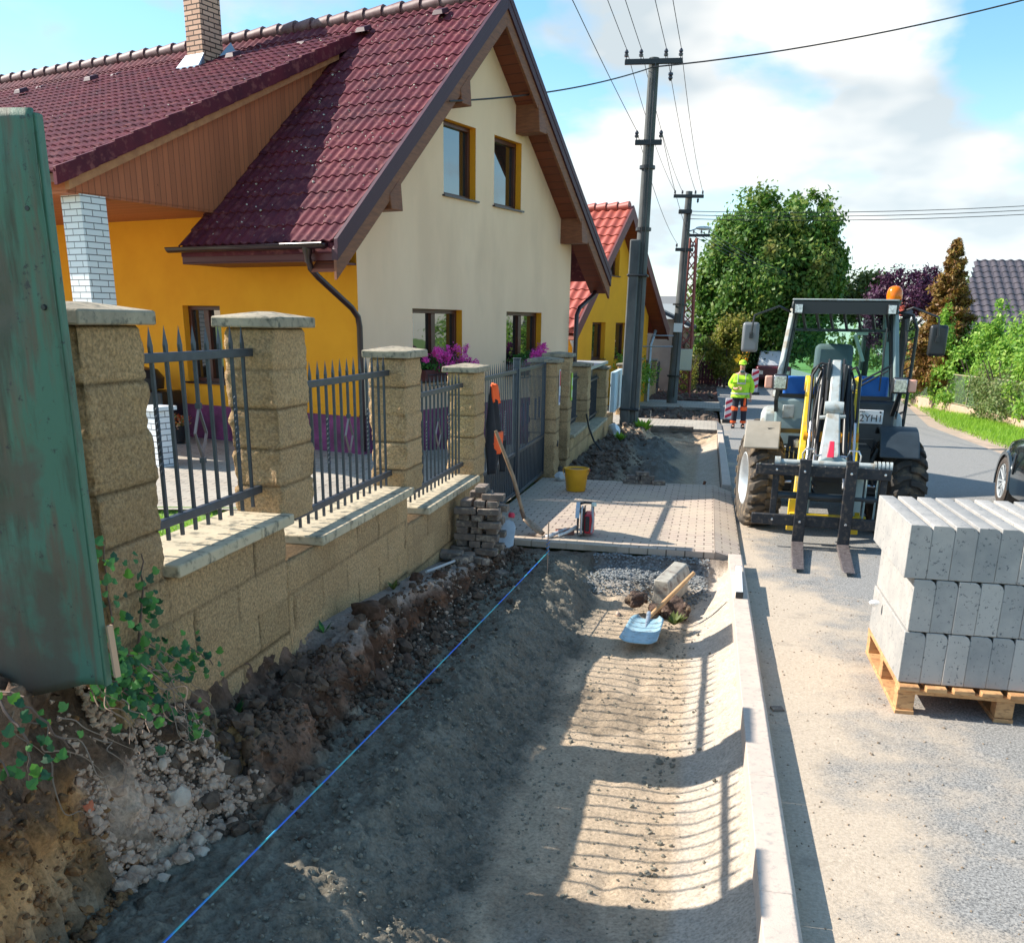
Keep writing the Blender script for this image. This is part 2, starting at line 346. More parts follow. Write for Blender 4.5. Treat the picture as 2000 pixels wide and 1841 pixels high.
# value noise for height fields
def vn(x, y, seed=0):
    x = np.asarray(x, float); y = np.asarray(y, float); xi = np.floor(x).astype(np.int64); yi = np.floor(y).astype(np.int64); fx = x-xi; fy = y-yi
    fx = fx*fx*(3-2*fx); fy = fy*fy*(3-2*fy)
    def h(a, b):
        n = (a*374761393 + b*668265263 + seed*974634777) & 0x7fffffff
        n = ((n ^ (n >> 13))*1274126177) & 0x7fffffff
        return ((n ^ (n >> 16)) & 0xffff)/65535.0
    return (h(xi, yi)*(1-fx)+h(xi+1, yi)*fx)*(1-fy)+(h(xi, yi+1)*(1-fx)+h(xi+1, yi+1)*fx)*fy
def fbm(x, y, s, o=4, seed=0, g=.5):
    t = 0; a = 1; n = 0
    for i in range(o): t = t+a*(vn(x*s, y*s, seed+i*17)-.5); n += a; a *= g; s *= 2.03
    return t/n*2
def gridmesh(name, X, Y, Z, C, mat, kind=None, parent=None):
    ny, nx = X.shape; me = bpy.data.meshes.new(name); N = nx*ny
    me.vertices.add(N); co = np.stack([X, Y, Z], -1).reshape(-1).astype(np.float32); me.vertices.foreach_set('co', co)
    i = np.arange(nx-1)[None, :]+np.arange(ny-1)[:, None]*nx
    q = np.stack([i, i+1, i+1+nx, i+nx], -1).reshape(-1); nf = (nx-1)*(ny-1)
    me.loops.add(nf*4); me.loops.foreach_set('vertex_index', q.astype(np.int32)); me.polygons.add(nf)
    me.polygons.foreach_set('loop_start', np.arange(0, nf*4, 4, dtype=np.int32)); me.polygons.foreach_set('loop_total', np.full(nf, 4, np.int32))
    me.polygons.foreach_set('use_smooth', np.ones(nf, bool)); me.update(calc_edges=True)
    if C is not None:
        at = me.color_attributes.new('Col', 'FLOAT_COLOR', 'POINT'); cc = np.ones((N, 4), np.float32); cc[:, :3] = C.reshape(-1, 3); at.data.foreach_set('color', cc.reshape(-1))
    me.materials.append(mat); o = bpy.data.objects.new(name, me); COL.objects.link(o)
    if kind: o['kind'] = kind
    if parent: o.parent = parent
    return o
def smooth01(a, b, x): t = np.clip((x-a)/(b-a), 0, 1); return t*t*(3-2*t)
SL = .022
def zk(y): return -SL*y
def leaves(name, blobs, n, size, mat, parent=None, seed=0, K=14, sig=.22, shell=.6, asp=1.5, up=.3, kind=None):
    rs = np.random.RandomState(seed); W = np.array([b[6] if len(b) > 6 else b[3]*b[4]*b[5] for b in blobs], float); W /= W.sum()
    P = []; O = []
    for b, w in zip(blobs, W):
        m = max(8, int(n*w)); k = max(3, int(K*(1 if len(b) < 8 else b[7])))
        d = rs.normal(size=(k, 3)); d /= np.linalg.norm(d, axis=1)[:, None]; rr = shell+(1-shell)*rs.rand(k)**.6
        cc = d*rr[:, None]; idx = rs.randint(0, k, m)
        s = sig*(.6+.8*rs.rand(k))[idx][:, None]
        q = cc[idx]+rs.normal(size=(m, 3))*s
        P.append(q*np.array(b[3:6])+np.array(b[:3])); O.append(q)
    P = np.concatenate(P); O = np.concatenate(O); m = len(P)
    nr = O/np.maximum(np.linalg.norm(O, axis=1)[:, None], .2)+rs.normal(size=(m, 3))*.75; nr[:, 2] += up
    nr /= np.linalg.norm(nr, axis=1)[:, None]
    t = rs.normal(size=(m, 3)); t -= nr*(t*nr).sum(1)[:, None]; t /= np.linalg.norm(t, axis=1)[:, None]; b2 = np.cross(nr, t)
    s = size*(.6+.8*rs.rand(m))[:, None]
    bend = nr*s*.25
    V = np.stack([P-t*s*asp*.5, P+b2*s*.42-bend*.3, P+t*s*asp*.5, P-b2*s*.42-bend*.3], 1).reshape(-1, 3)
    me = bpy.data.meshes.new(name); me.vertices.add(m*4); me.vertices.foreach_set('co', V.astype(np.float32).reshape(-1))
    me.loops.add(m*4); me.loops.foreach_set('vertex_index', np.arange(m*4, dtype=np.int32)); me.polygons.add(m)
    me.polygons.foreach_set('loop_start', np.arange(0, m*4, 4, dtype=np.int32)); me.polygons.foreach_set('loop_total', np.full(m, 4, np.int32)); me.update(calc_edges=True)
    me.materials.append(mat); o = bpy.data.objects.new(name, me); COL.objects.link(o)
    if parent: o.parent = parent
    if kind: o['kind'] = kind
    return o
def rock(mb, c, r, sd, sq=(1, 1, 1), n=1):
    # icosphere-like lump
    import bmesh
    key = ('ico', n)
    if key not in _ico:
        bm = bmesh.new(); bmesh.ops.create_icosphere(bm, subdivisions=n, radius=1)
        _ico[key] = ([v.co.copy() for v in bm.verts], [tuple(v.index for v in f.verts) for f in bm.faces]); bm.free()
    V, Fc = _ico[key]; o = Vector((sd*1.7, sd*.9, sd*2.3)); rot = Matrix.Rotation(sd*2.1, 3, 'Z') @ Matrix.Rotation(sd*1.3, 3, 'X')
    vs = []
    for v in V:
        k = 1+.45*noise.noise(v*1.3+o)+.2*noise.noise(v*3+o)
        p = rot @ Vector((v.x*sq[0], v.y*sq[1], v.z*sq[2])); vs.append(Vector(c)+p*r*k)
    mb.add(vs, Fc)
_ico = {}
# ================================================================ the ground
A_ = np.array
def sheet(name, pts, mat, thick=0, parent=None, kind='structure', z=None):
    # polygon (x, y, dz): height follows the slope of the street
    mb = MB(); n = len(pts); V = [(p[0], p[1], (zk(p[1]) if z is None else z)+(p[2] if len(p) > 2 else 0)) for p in pts]
    if thick:
        mb.add(V+[(a, b, c-thick) for a, b, c in V], [tuple(range(n))]+[(i+n, (i+1) % n+n, (i+1) % n, i) for i in range(n)])
    else: mb.add(V, [tuple(range(n))])
    return mb.build(name, mat, parent, kind=kind)
obj('ground', [(-400, -60, .3), (400, -60, .3), (400, 900, zk(900)-.6+10), (-400, 900, zk(900)-.6+10)], [(0, 1, 2, 3)], MT['grassbase'], kind='structure')
bpy.data.objects['ground'].data.vertices[0].co.z = bpy.data.objects['ground'].data.vertices[1].co.z = zk(-60)-.75
for i in (2, 3): bpy.data.objects['ground'].data.vertices[i].co.z = zk(900)-.75
sheet('road', [(.47, -4, -.13), (6.4, -4, -.13), (6.4, 22, -.13), (6.5, 30, -.13), (8.9, 48, -.13), (9.5, 120, -.13), (.6, 120, -.13), (.47, 24, -.13)], MT['asphalt'])
sheet('gravel_verge', [(6.3, -4, -.145), (8.2, -4, -.08), (7.8, 20, -.08), (7.6, 30, -.10), (9.6, 48, -.12), (8.7, 48, -.146), (6.4, 30, -.146), (6.3, 22, -.145)], MT['gravelverge'])
# the trench beside the kerb and the bank under the wall
def hbase(Y): return np.maximum(.39-.1*(Y-3.43), zk(Y)+.05)
def XB(Y): return np.interp(Y, [0, 2.1, 2.4, 2.76, 3.05, 3.35, 3.8], [-1.93, -1.95, -2.0, -2.05, -1.96, -1.87, -1.86])
def near_height(X, Y):
    z0 = zk(Y); n1 = fbm(X, Y, 1.6, 4, 1); n2 = fbm(X, Y, 9, 4, 5); n3 = fbm(X, Y, 38, 3, 9); n0 = fbm(X, Y, .9, 2, 33)
    xs = X+.05*n1
    fl = -.33+.02*n1+.010*n2
    z = fl.copy(); col = np.zeros(X.shape+(3,)); col[:] = (.47, .365, .26)
    ha = smooth01(-.07, .34, X); hc = np.clip((X+.07)/.40, 0, 1)
    z = np.where(X > -.07, fl*(1-hc)+(-.135)*hc+.045*np.sin(np.pi*hc)*-1+.0, z)
    z = z+ np.where(X > 0, .004*n2, 0)
    kh = smooth01(-.03, .06, X+.02*n2); col = col*(1-kh[..., None])+A_((.52, .44, .355))*kh[..., None]
    # sand bank
    tb = smooth01(-.84, -1.34, xs-.02*n2); bank = -.33+.20*tb+.06*smooth01(-1.3, -1.75, X)
    bn = smooth01(-.75, -.95, xs)
    rk = np.abs(n2)*-.022+.020*fbm(X, Y, 19, 3, 44)+.024*n3+.03*n1+.012*fbm(X, Y, 60, 2, 45); z = np.where(X < -.7, bank+bn*rk, z)
    g = smooth01(-.74, -.92, xs+.03*n2)[..., None]; gcol = A_((.195, .172, .135))*(1+.25*n1[..., None]+.35*n2[..., None])
    col = col*(1-g)+gcol*g
    z = z+.055*np.exp(-((X+1.36+.05*n1)/.13)**2)*smooth01(9.0, 8.6, Y)*smooth01(1.2, 2.0, Y)
    # mound near the paving
    mo = np.exp(-((X+1.12)/.22)**2-((Y-8.3)/.9)**2); z = z+.13*mo*(1+.5*n2)
    # bench of dirt under the wall
    ed = -1.83+.07*n1+.05*fbm(X, Y, 3, 2, 77)+.10*smooth01(4.6, 3.4, Y); ed = ed+.12*smooth01(7.2, 8.4, Y)
    kb_ = smooth01(3.2, 3.6, Y+.3*n2*.2); tw = smooth01(0, .16, ed-X)*kb_; hb = hbase(Y)-z0
    hol = smooth01(5.3, 4.6, Y)*smooth01(3.25, 3.6, Y)
    hbn = hb*(1-.5*hol*smooth01(-2.24, -2.12, X))
    rough = (.075*n2+.035*n3+.035*n1)
    rough2 = rough*(.15+.85*smooth01(-2.21, -2.08, X))*(.25+.75*smooth01(.95, .3, tw)+.5*hol)
    z = np.where(X < ed+.01, ((-.07)*(1-tw)+(hbn-.03)*tw+rough2)*kb_+z*(1-kb_), z)
    s = (smooth01(-.04, .05, ed-X)*kb_)[..., None]
    br = A_((.11, .057, .036))*(1+.7*n2[..., None]); be = A_((.36, .29, .25))*(1+.25*n2[..., None])
    redd = smooth01(.1, .5, n1)[..., None]; br = br*(1-.6*redd)+A_((.25, .15, .105))*.6*redd
    tt = np.clip(smooth01(.55, 1., tw)*(1-.9*hol), 0, 1)[..., None]; bcol = br*(1-tt)+be*tt
    col = col*(1-s)+bcol*s
    # clay bank at the near left
    xb = XB(Y)+.05*fbm(X*0, Y, 5, 3, 51)
    top = np.interp(Y, [0, 2.6, 2.9, 3.1, 3.4, 3.7], [.78, .74, .62, .47, .40, .36])-z0
    wf = np.interp(Y, [0, 2.55, 2.75, 3.0, 3.7], [.10, .11, .20, .30, .3])
    tf = np.clip((xb-X)/wf, 0, 1); tf = tf**.8
    gou = np.abs(fbm(X*1.0, Y*1.0, 11, 3, 61)); cl = (-.07)*(1-tf)+top*tf+(.07*n2+.04*n3+.04*fbm(X, Y, 20, 3, 71)-.10*gou*np.sin(np.pi*tf))
    k = smooth01(3.75, 3.35, Y)
    inb = (X < xb)&(Y < 3.75); z = np.where(inb, cl*k+z*(1-k), z)
    cc = A_((.44, .22, .08))*(1+.5*n2[..., None]); dk = A_((.15, .095, .065))*(1+.5*n2[..., None]); pl = A_((.46, .32, .235))*(1+.3*n2[..., None])
    up = smooth01(.42, .7, tf+.2*n2)[..., None]; c = cc*(1-up)+dk*up
    rb = (smooth01(2.62, 2.8, Y)*smooth01(3.55, 3.3, Y))[..., None]; c = c*(1-rb)+(pl*(1-up)+dk*up)*rb
    kk = (smooth01(-.02, .05, xb-X)*k)[..., None]; col = col*(1-kk)+c*kk
    # ochre patch where the bank steps in under the wall
    oc = np.exp(-((X+2.02)/.1)**2-((Y-3.62)/.16)**2)[..., None]; col = col*(1-.9*oc)+A_((.42, .24, .10))*.9*oc
    # gravel bed next to the paving, dark
    ge = smooth01(8.35, 8.75, Y+.25*n1)*smooth01(-1.05, -.85, X)*smooth01(.24, .1, X)
    z = z*(1-ge)+(-.17+.02*n3+.008*n2)*ge; gc = A_((.23, .235, .235))*(1+.8*n3[..., None]); col = col*(1-ge[..., None])+gc*ge[..., None]
    ends = smooth01(9.0, 9.22, Y+.05*n2); z = z*(1-ends)+(-.075+.03*n2+.012*n3)*ends; col = col*(1-.7*ends[..., None])+A_((.14, .10, .075))*.7*ends[..., None]
    # footprints and rake marks in the sand
    for fx, fy in ((-.42, 6.9), (-.22, 5.45), (-.5, 4.1), (-.28, 3.6), (-.72, 3.9), (-.78, 5.0), (-.3, 6.2), (-.6, 5.9), (-.42, 2.9), (-.65, 3.1), (-.35, 4.75)):
        q_ = ((X-fx)/.055)**2+((Y-fy)/.14)**2; z = z-(.022+.02*n2)*np.exp(-q_)+.006*n3*np.exp(-q_*.3)
    dpatch = smooth01(.12, .45, fbm(X, Y, 2.2, 3, 90))*smooth01(.0, -.2, X)*smooth01(-1.0, -.8, X)
    col = col*(1-.3*dpatch[..., None]); z = z+dpatch*(.010*n3+.01*n2)
    paleband = np.exp(-((Y-2.75+.25*X)/.30)**2)*smooth01(-.75, -.5, X); col = col*(1-.45*paleband[..., None])+A_((.46, .46, .44))*.45*paleband[..., None]
    return z+z0, np.clip(col, .01, 1)
xs_ = np.concatenate([np.arange(-3.6, -2.3, .05), np.arange(-2.3, -1.88, .0065), np.arange(-1.88, .348, .0145)]); ys_ = np.concatenate([np.arange(.4, 1.9, .03), np.arange(1.9, 6, .0155), np.arange(6, 9.33, .022)])
X, Y = np.meshgrid(xs_, ys_); Z, C = near_height(X, Y)
# crumbly faces: push steep parts sideways as well as up
gx = np.gradient(Z, axis=1)/np.gradient(X, axis=1); st_ = smooth01(.8, 2.2, np.abs(gx))*smooth01(-1.6, -1.75, X)
sd_ = fbm(Y, Z, 7, 4, 101)*.075+fbm(Y, Z, 26, 3, 103)*.035-np.abs(fbm(Y*1.6, Z*.6, 9, 3, 105))*.06
X = X+st_*sd_; Y = Y+st_*.03*fbm(X, Z, 14, 3, 107)
tone = (.62+1.3*np.clip(fbm(Y, Z, 9, 4, 111)+.35, 0, 1)); C = C*(1-st_[..., None]*.8)+C*tone[..., None]*st_[..., None]*.8
gridmesh('trench', X, Y, Z, C, MT['soil'], 'structure')
NZ = (xs_, ys_, Z)
def nearz(x, y): return float(NZ[2][min(len(ys_)-1, int(np.searchsorted(ys_, y))), min(len(xs_)-1, int(np.searchsorted(xs_, x)))])
# the second trench, past the driveway
def far_height(X, Y):
    z0 = zk(Y); n1 = fbm(X, Y, 1.1, 4, 11); n2 = fbm(X, Y, 7, 4, 15); n3 = fbm(X, Y, 24, 2, 19)
    z = -.30+.02*n2; col = np.zeros(X.shape+(3,)); col[:] = (.40, .31, .215)
    hc = np.clip((X+.12)/.45, 0, 1); z = np.where(X > -.12, (-.3)*(1-hc)+(-.14)*hc, z)
    h = smooth01(-.15, 0, X)[..., None]; col = col*(1-h)+A_((.47, .40, .32))*h
    m1 = np.exp(-((X+.78)/.36)**2-((Y-16.8)/1.2)**2)*.34+np.exp(-((X+.95)/.4)**2-((Y-20.3)/1.2)**2)*.36
    ms = smooth01(.02, .12, m1)[..., None]; z = z+m1*(1+.4*n2); col = col*(1-ms)+A_((.17, .16, .14))*ms
    t = smooth01(-1.05, -1.5, X+.15*n1); z = z+t*(.26+.10*n2+.04*n3+.06*n1); t = t[..., None]
    col = col*(1-t)+A_((.13, .105, .085))*(1+.7*n2[..., None])*t
    e = (smooth01(21.8, 22.8, Y))[..., None]; col = col*(1-e)+A_((.38, .28, .19))*(1+.8*n2[..., None])*e; z = z+e[..., 0]*(.10+.06*n2)
    en = np.maximum(smooth01(23.7, 24.15, Y+.06*n2), smooth01(14.35, 14.15, Y-.05*n2)); z = z*(1-en)+(-.095+.03*n2)*en; col = col*(1-.6*en[..., None])+A_((.13, .10, .08))*.6*en[..., None]
    return z+z0, np.clip(col, .01, 1)
X, Y = np.meshgrid(np.arange(-2.5, .331, .03), np.arange(14.1, 24.3, .035)); Z, C = far_height(X, Y)
gridmesh('far_trench', X, Y, Z, C, MT['soil'], 'structure')
def far2(X, Y):
    z0 = zk(Y); n1 = fbm(X, Y, .8, 4, 21); n2 = fbm(X, Y, 5, 4, 25)
    z = -.12+.10*n1+.09*n2; col = A_((.085, .062, .052))*(1+.8*n2[..., None])
    e = smooth01(31.5, 36, Y)[..., None]; col = col*(1-e)+A_((.095, .05, .04))*(1+.6*n2[..., None])*e
    z = np.where(Y > 34, z+.08+.12*n1, z)
    return z+z0, np.clip(col, .01, 1)
X, Y = np.meshgrid(np.arange(-3.2, .4, .06), np.arange(27.2, 33.2, .07)); Z, C = far2(X, Y); gridmesh('dug_soil_strip', X, Y, Z, C, MT['soil'], 'structure')
X, Y = np.meshgrid(np.arange(-3.2, .55, .08), np.arange(37.2, 62, .12)); Z, C = far2(X, Y); gridmesh('dug_soil_far', X, Y, Z, C, MT['soil'], 'structure')
# pavings
sheet('driveway_paving', [(-2.36, 9.42, .0), (-1.5, 9.34, 0), (-.6, 9.30, 0), (.2, 9.30, 0), (.2, 14.2, 0), (-1.0, 14.12, 0), (-2.36, 14.16, .0)], MT['paver'], .06)
sheet('driveway_ramp', [(.204, 9.36, .001), (.47, 9.42, -.085), (.47, 14.2, -.085), (.204, 14.2, .001)], MT['paver'], .12)
sheet('entrance_paving', [(-2.6, 24.2, .01), (.33, 24.2, .0), (.33, 27.3, 0), (-2.6, 27.3, .01)], MT['paver_grey'], .09)
sheet('entrance_ramp', [(.334, 24.2, .0), (.47, 24.2, -.09), (.47, 27.3, -.09), (.334, 27.3, 0)], MT['kerbconc'], .12)
sheet('far_entrance_paving', [(-3.2, 33.1, .01), (.5, 33.1, 0), (.5, 37.3, 0), (-3.2, 37.3, .01)], MT['paver_grey'], .09)
YZ = .06
sheet('yard_paving', [(-20, -3, 0), (-7.45, -3, 0), (-7.45, 8.1, 0), (-4.3, 8.9, 0), (-2.66, 9.2, -.12), (-2.37, 9.5, -.24), (-2.37, 14.2, -.33), (-2.45, 19.4, -.4), (-4.6, 13.6, -.02), (-20, 18, 0)], MT['paver_grey'], z=YZ)
sheet('yard_lawn', [(-7.5, -3, 0), (-2.48, -3, 0), (-2.48, 9.14, 0), (-2.66, 9.2, -.116), (-4.3, 9.0, .004), (-7.5, 8.2, .004)], MT['grassbase'], z=YZ+.004)
sheet('neighbour_yard', [(-30, 19.5, .3), (-2.4, 19.5, 0), (-2.4, 60, .0), (-30, 60, .3)], MT['paver_grey'], z=None)
# right-hand grass verge
xv, yv = np.meshgrid(np.linspace(0, 1, 30), np.arange(4, 75, .25))
X = (np.interp(yv, [4, 20, 30, 48, 75], [7.3, 7.0, 7.1, 9.2, 12]))*(1-xv)+(np.interp(yv, [4, 30, 48, 75], [9.4, 9.4, 13.4, 17]))*xv
Zv = zk(yv)-.10+.14*smooth01(0, .5, xv)+.03*fbm(X, yv, 1.5, 3, 3)
gridmesh('grass_verge', X, yv, Zv, None, MT['grassbase'], 'structure')
def tufts(name, pts, h, mat, sd=1):
    rs = np.random.RandomState(sd); P = np.array(pts); m = len(P)
    a = rs.rand(m)*6.283; hh = h*(.5+rs.rand(m)); ln = rs.normal(size=(m, 2))*.35*hh[:, None]; w = h*.09
    d = np.stack([np.cos(a), np.sin(a), np.zeros(m)], 1)*w
    T = P+np.stack([ln[:, 0], ln[:, 1], hh], 1); V = np.stack([P-d, P+d, T], 1).reshape(-1, 3)
    me = bpy.data.meshes.new(name); me.vertices.add(m*3); me.vertices.foreach_set('co', V.astype(np.float32).reshape(-1))
    me.loops.add(m*3); me.loops.foreach_set('vertex_index', np.arange(m*3, dtype=np.int32)); me.polygons.add(m)
    me.polygons.foreach_set('loop_start', np.arange(0, m*3, 3, dtype=np.int32)); me.polygons.foreach_set('loop_total', np.full(m, 3, np.int32)); me.update(calc_edges=True)
    me.materials.append(mat); o = bpy.data.objects.new(name, me); COL.objects.link(o); o['kind'] = 'stuff'; return o
MT['grass'] = leafmat('fresh_grass_blades', [(.20, .38, .03), (.34, .55, .06), (.26, .48, .04)], .45)
rs = np.random.RandomState(4); pts = []
for i in range(42000):
    y = 18+rs.rand()**1.4*34; u = rs.rand()
    x0 = np.interp(y, [4, 20, 30, 48, 75], [6.9, 6.7, 6.85, 9.0, 12]); x1 = np.interp(y, [4, 30, 48, 75], [9.2, 9.2, 13.2, 17])
    if u < .12 and rs.rand() < .6: continue
    pts.append((x0+(x1-x0)*u, y, zk(y)-.10+.14*float(smooth01(0, .5, u))))
tufts('verge_grass', pts, .10, MT['grass'])
pts = [(-7.2+rs.rand()*4.65, 3+rs.rand()*5.3, YZ) for _ in range(26000)]
tufts('lawn_grass', pts, .06, MT['grass'], 3)
# loose matter
def lmat(n, a, b): return M(n, a, .95, c2=b, vs=25, bump=.4, bs=120, spec=.15)
mb = MB(); r2 = random.Random(5)
for i in range(3600):
    y = 3.2+r2.random()**1.2*5.9; x = -1.80+r2.gauss(0, .12)+(.10 if y < 4.6 else 0)*-1
    if y < 4.9 and r2.random() < .55: x = r2.uniform(-2.17, -1.8)
    if x < -2.18: continue
    s = abs(r2.gauss(0, .011))+.006
    if r2.random() < .08: s *= 2.2
    rock(mb, (x, y, nearz(x, y)+s*.3), s, r2.random()*50, (1, .8, .65), 1)
mb.build('soil_clods', lmat('dark_soil_clods', (.075, .05, .038), (.16, .11, .08)), kind='stuff')
mb = MB()
for i in range(3000):
    y = 2.72+r2.random()*.75; t = r2.random(); x = float(XB(y))+.04-t*(.30 if y > 2.9 else .2)+r2.gauss(0, .02); s = .004+abs(r2.gauss(0, .009))*(1.25 if t < .5 else .8)
    if r2.random() < .03: s *= 2
    rock(mb, (x, y, nearz(x, y)+s*.3), s, r2.random()*50, (1, .85, .7), 1)
for i in range(500):
    y = 5+r2.random()*3.5; x = -1.82+r2.gauss(0, .09); s = .006+abs(r2.gauss(0, .007)); rock(mb, (x, y, nearz(x, y)+s*.3), s, r2.random()*50, (1, .85, .7), 1)
mb.build('rubble', lmat('pale_limestone_rubble', (.38, .245, .175), (.58, .42, .32)), kind='stuff')
mb = MB()
for i in range(1300):   # crumbs of clay on the cut bank
    y = 1.9+r2.random()*.95; x = float(XB(y))+.05-abs(r2.gauss(0, .08)); s = .003+abs(r2.gauss(0, .008))*(2 if r2.random() < .06 else 1); rock(mb, (x, y, nearz(x, y)), s, r2.random()*50, (1, r2.uniform(.5, 1), r2.uniform(.4, .9)), 1)
mb.build('clay_crumbs', lmat('ochre_clay_crumbs', (.34, .17, .07), (.15, .085, .05)), kind='stuff')
mb = MB()
for i in range(1500):
    y = 8.45+r2.random()*.82; x = -1.0+r2.random()*1.15; s = .006+r2.random()*.01
    rock(mb, (x, y, nearz(x, y)+s*.3), s, r2.random()*50, (1, .85, .7), 1)
mb.build('gravel_bed', lmat('grey_gravel', (.30, .32, .33), (.18, .19, .19)), kind='stuff')
mb = MB()
for i in range(4200):   # crumbs on the sand slope
    y = 2.0+r2.random()**1.3*7; x = -1.2+r2.gauss(0, .28); s = .003+abs(r2.gauss(0, .005))
    if x < -1.75 or x > -.1: continue
    rock(mb, (x, y, nearz(x, y)+s*.2), s, r2.random()*50, (1, .9, .7), 1)
for i in range(1100):
    y = 2.0+r2.random()**1.2*6.6; x = r2.choice([r2.gauss(-.10, .05), r2.uniform(-.8, 0), r2.uniform(-.8, .2)]); s = .003+abs(r2.gauss(0, .0055)); rock(mb, (x, y, nearz(x, y)+s*.3), s, r2.random()*50, (1, .9, .7), 1)
mb.build('sand_crumbs', lmat('grey_sand_crumbs', (.19, .175, .14), (.28, .255, .20)), kind='stuff')
mb = MB()
for i in range(1100):
    y = 14.3+r2.random()*8.8; x = -1.75+r2.gauss(0, .3); s = .012+abs(r2.gauss(0, .028))
    if x < -2.18: continue
    z, _ = far_height(A_([[x]]), A_([[y]])); rock(mb, (x, y, float(z[0, 0])+s*.3), s, r2.random()*50, (1, .8, .6), 1)
for i in range(900):
    y = r2.uniform(27.4, 33) if r2.random() < .4 else r2.uniform(37.5, 55); x = r2.uniform(-2.9, .3); s = .02+abs(r2.gauss(0, .05))
    z, _ = far2(A_([[x]]), A_([[y]])); rock(mb, (x, y, float(z[0, 0])+s*.2), s, r2.random()*50, (1, .9, .6), 1)
mb.build('far_soil_clods', lmat('far_soil_lumps', (.10, .075, .06), (.2, .15, .12)), kind='stuff')
STONEMAT = lmat('pale_stone', (.52, .38, .30), (.60, .48, .38))
SOILMAT = lmat('dark_brown_clod', (.075, .045, .032), (.13, .08, .06))
for i, (x, y, s, lab) in enumerate([(-2.00, 3.12, .050, 'largest pale rounded stone in the rubble below the stone wall'), (-1.93, 3.10, .042, 'pale grey stone lying just below the largest stone of the rubble'),
        (-1.97, 3.0, .028, 'small pale stone at the foot of the rubble slope'), (-1.90, 2.98, .026, 'squarish pale stone beside the grey sand at the rubble foot'), (-1.88, 3.04, .032, 'flat pale stone nearest the blue string in the rubble'),
        (-1.95, 2.90, .024, 'little cream stone at the lowest end of the rubble'), (-1.93, 2.83, .030, 'cream stone lying alone on the edge of the grey sand'), (-2.08, 3.14, .030, 'pinkish stone halfway up the rubble slope')]):
    mb = MB(); rock(mb, (0, 0, s*.45), s, i*3.7+2, (1, .85, .7), 2)
    o = mb.build('stone', STONEMAT, smooth=True, loc=(x, y, nearz(x, y))); tag(o, lab, 'stone', 'pale stones in the rubble')
for i, (x, y, s, lab) in enumerate([(-1.98, 5.35, .10, 'big lump of dark brown soil on the dirt ledge in front of the wall'), (-1.88, 5.15, .08, 'dark soil lump just in front of the biggest soil lump'),
        (-1.80, 5.5, .07, 'dark soil lump nearest the blue string on the dirt ledge'), (-2.12, 4.15, .06, 'dark soil lump against the foot of the wall by the weeds'), (-2.10, 6.75, .07, 'black soil lump at the wall foot before the brick stack'),
        (-1.98, 6.95, .05, 'small black soil lump beside the grey rod on the ledge'), (-1.90, 5.75, .06, 'reddish brown soil lump on the middle of the ledge')]):
    mb = MB(); rock(mb, (0, 0, s*.3), s, i*5.1+9, (1, .8, .6), 3)
    o = mb.build('soil_clod', SOILMAT, smooth=True, loc=(x, y, nearz(x, y))); tag(o, lab, 'soil clod', 'lumps of dark soil on the dirt ledge')
mb = MB()
for i in range(1300):   # grit and crumbs of soil on the road
    y = 2+r2.random()**1.3*12; x = .5+abs(r2.gauss(0, .9)); s = .0022+abs(r2.gauss(0, .0028))
    if r2.random() < .006: s *= 3
    if x > 5: continue
    rock(mb, (x, y, zk(y)-.13+s*.3), s, r2.random()*50, (1, .85, .6), 1)
mb.build('road_grit', lmat('brown_grit', (.20, .15, .11), (.34, .27, .2)), kind='stuff')
# ---------------------------------------------------------------- kerb stones
def kerbmesh(ln):
    mb = MB(); w = .138; h = .30; c = .018
    mb.prism([(-w/2, -h), (w/2, -h), (w/2, -c), (w/2-c, 0), (-w/2, 0)], 0, ln-.0012, 'y'); return mb
km = None
labs = ['kerb stone nearest the camera at the bottom of the picture', 'second kerb stone from the bottom edge of the picture', 'third kerb stone from the bottom, its joint just above the picture edge', 'kerb stone across which the nearer fence pillar shadow falls',
        'sunlit kerb stone between two pillar shadows', 'kerb stone just before the white level', 'kerb stone under the near end of the white level', 'last kerb stone before the dropped kerb, under the far end of the level', '']
y0 = 9.30
proto = None
for i in range(8):
    ya = y0-(i+1)*1.02; slope = math.atan(-SL)
    if proto is None: o = proto = kerbmesh(1.02).build('kerb_stone', MT['kerbconc'], bevel=.004)
    else: o = proto.copy(); COL.objects.link(o)
    o.location = (.403+.0008*((i*7) % 3-1), ya, zk(ya)+.0006*((i*5) % 3)); o.rotation_euler = (slope, 0, 0)
    tag(o, labs[7-i], 'kerb stone', 'new kerb stones along the trench')
for i in range(9):
    ya = 14.3+i*1.1; o = proto.copy(); COL.objects.link(o); o.location = (.403, ya, zk(ya)); o.rotation_euler = (math.atan(-SL), 0, 0); o.scale = (1, 1.08, 1)
    tag(o, 'pale new kerb stone %s' % ['right beside the loader tyre past the driveway', 'second past the driveway behind the loader tyre', 'third past the driveway along the far trench', 'in the middle of the far trench edge, before the soil heap', 'level with the far soil heap', 'just beyond the far soil heap',
        'third before the far entrance paving', 'second before the far entrance paving', 'touching the far entrance paving'][i], 'kerb stone', 'new kerb stones past the driveway')
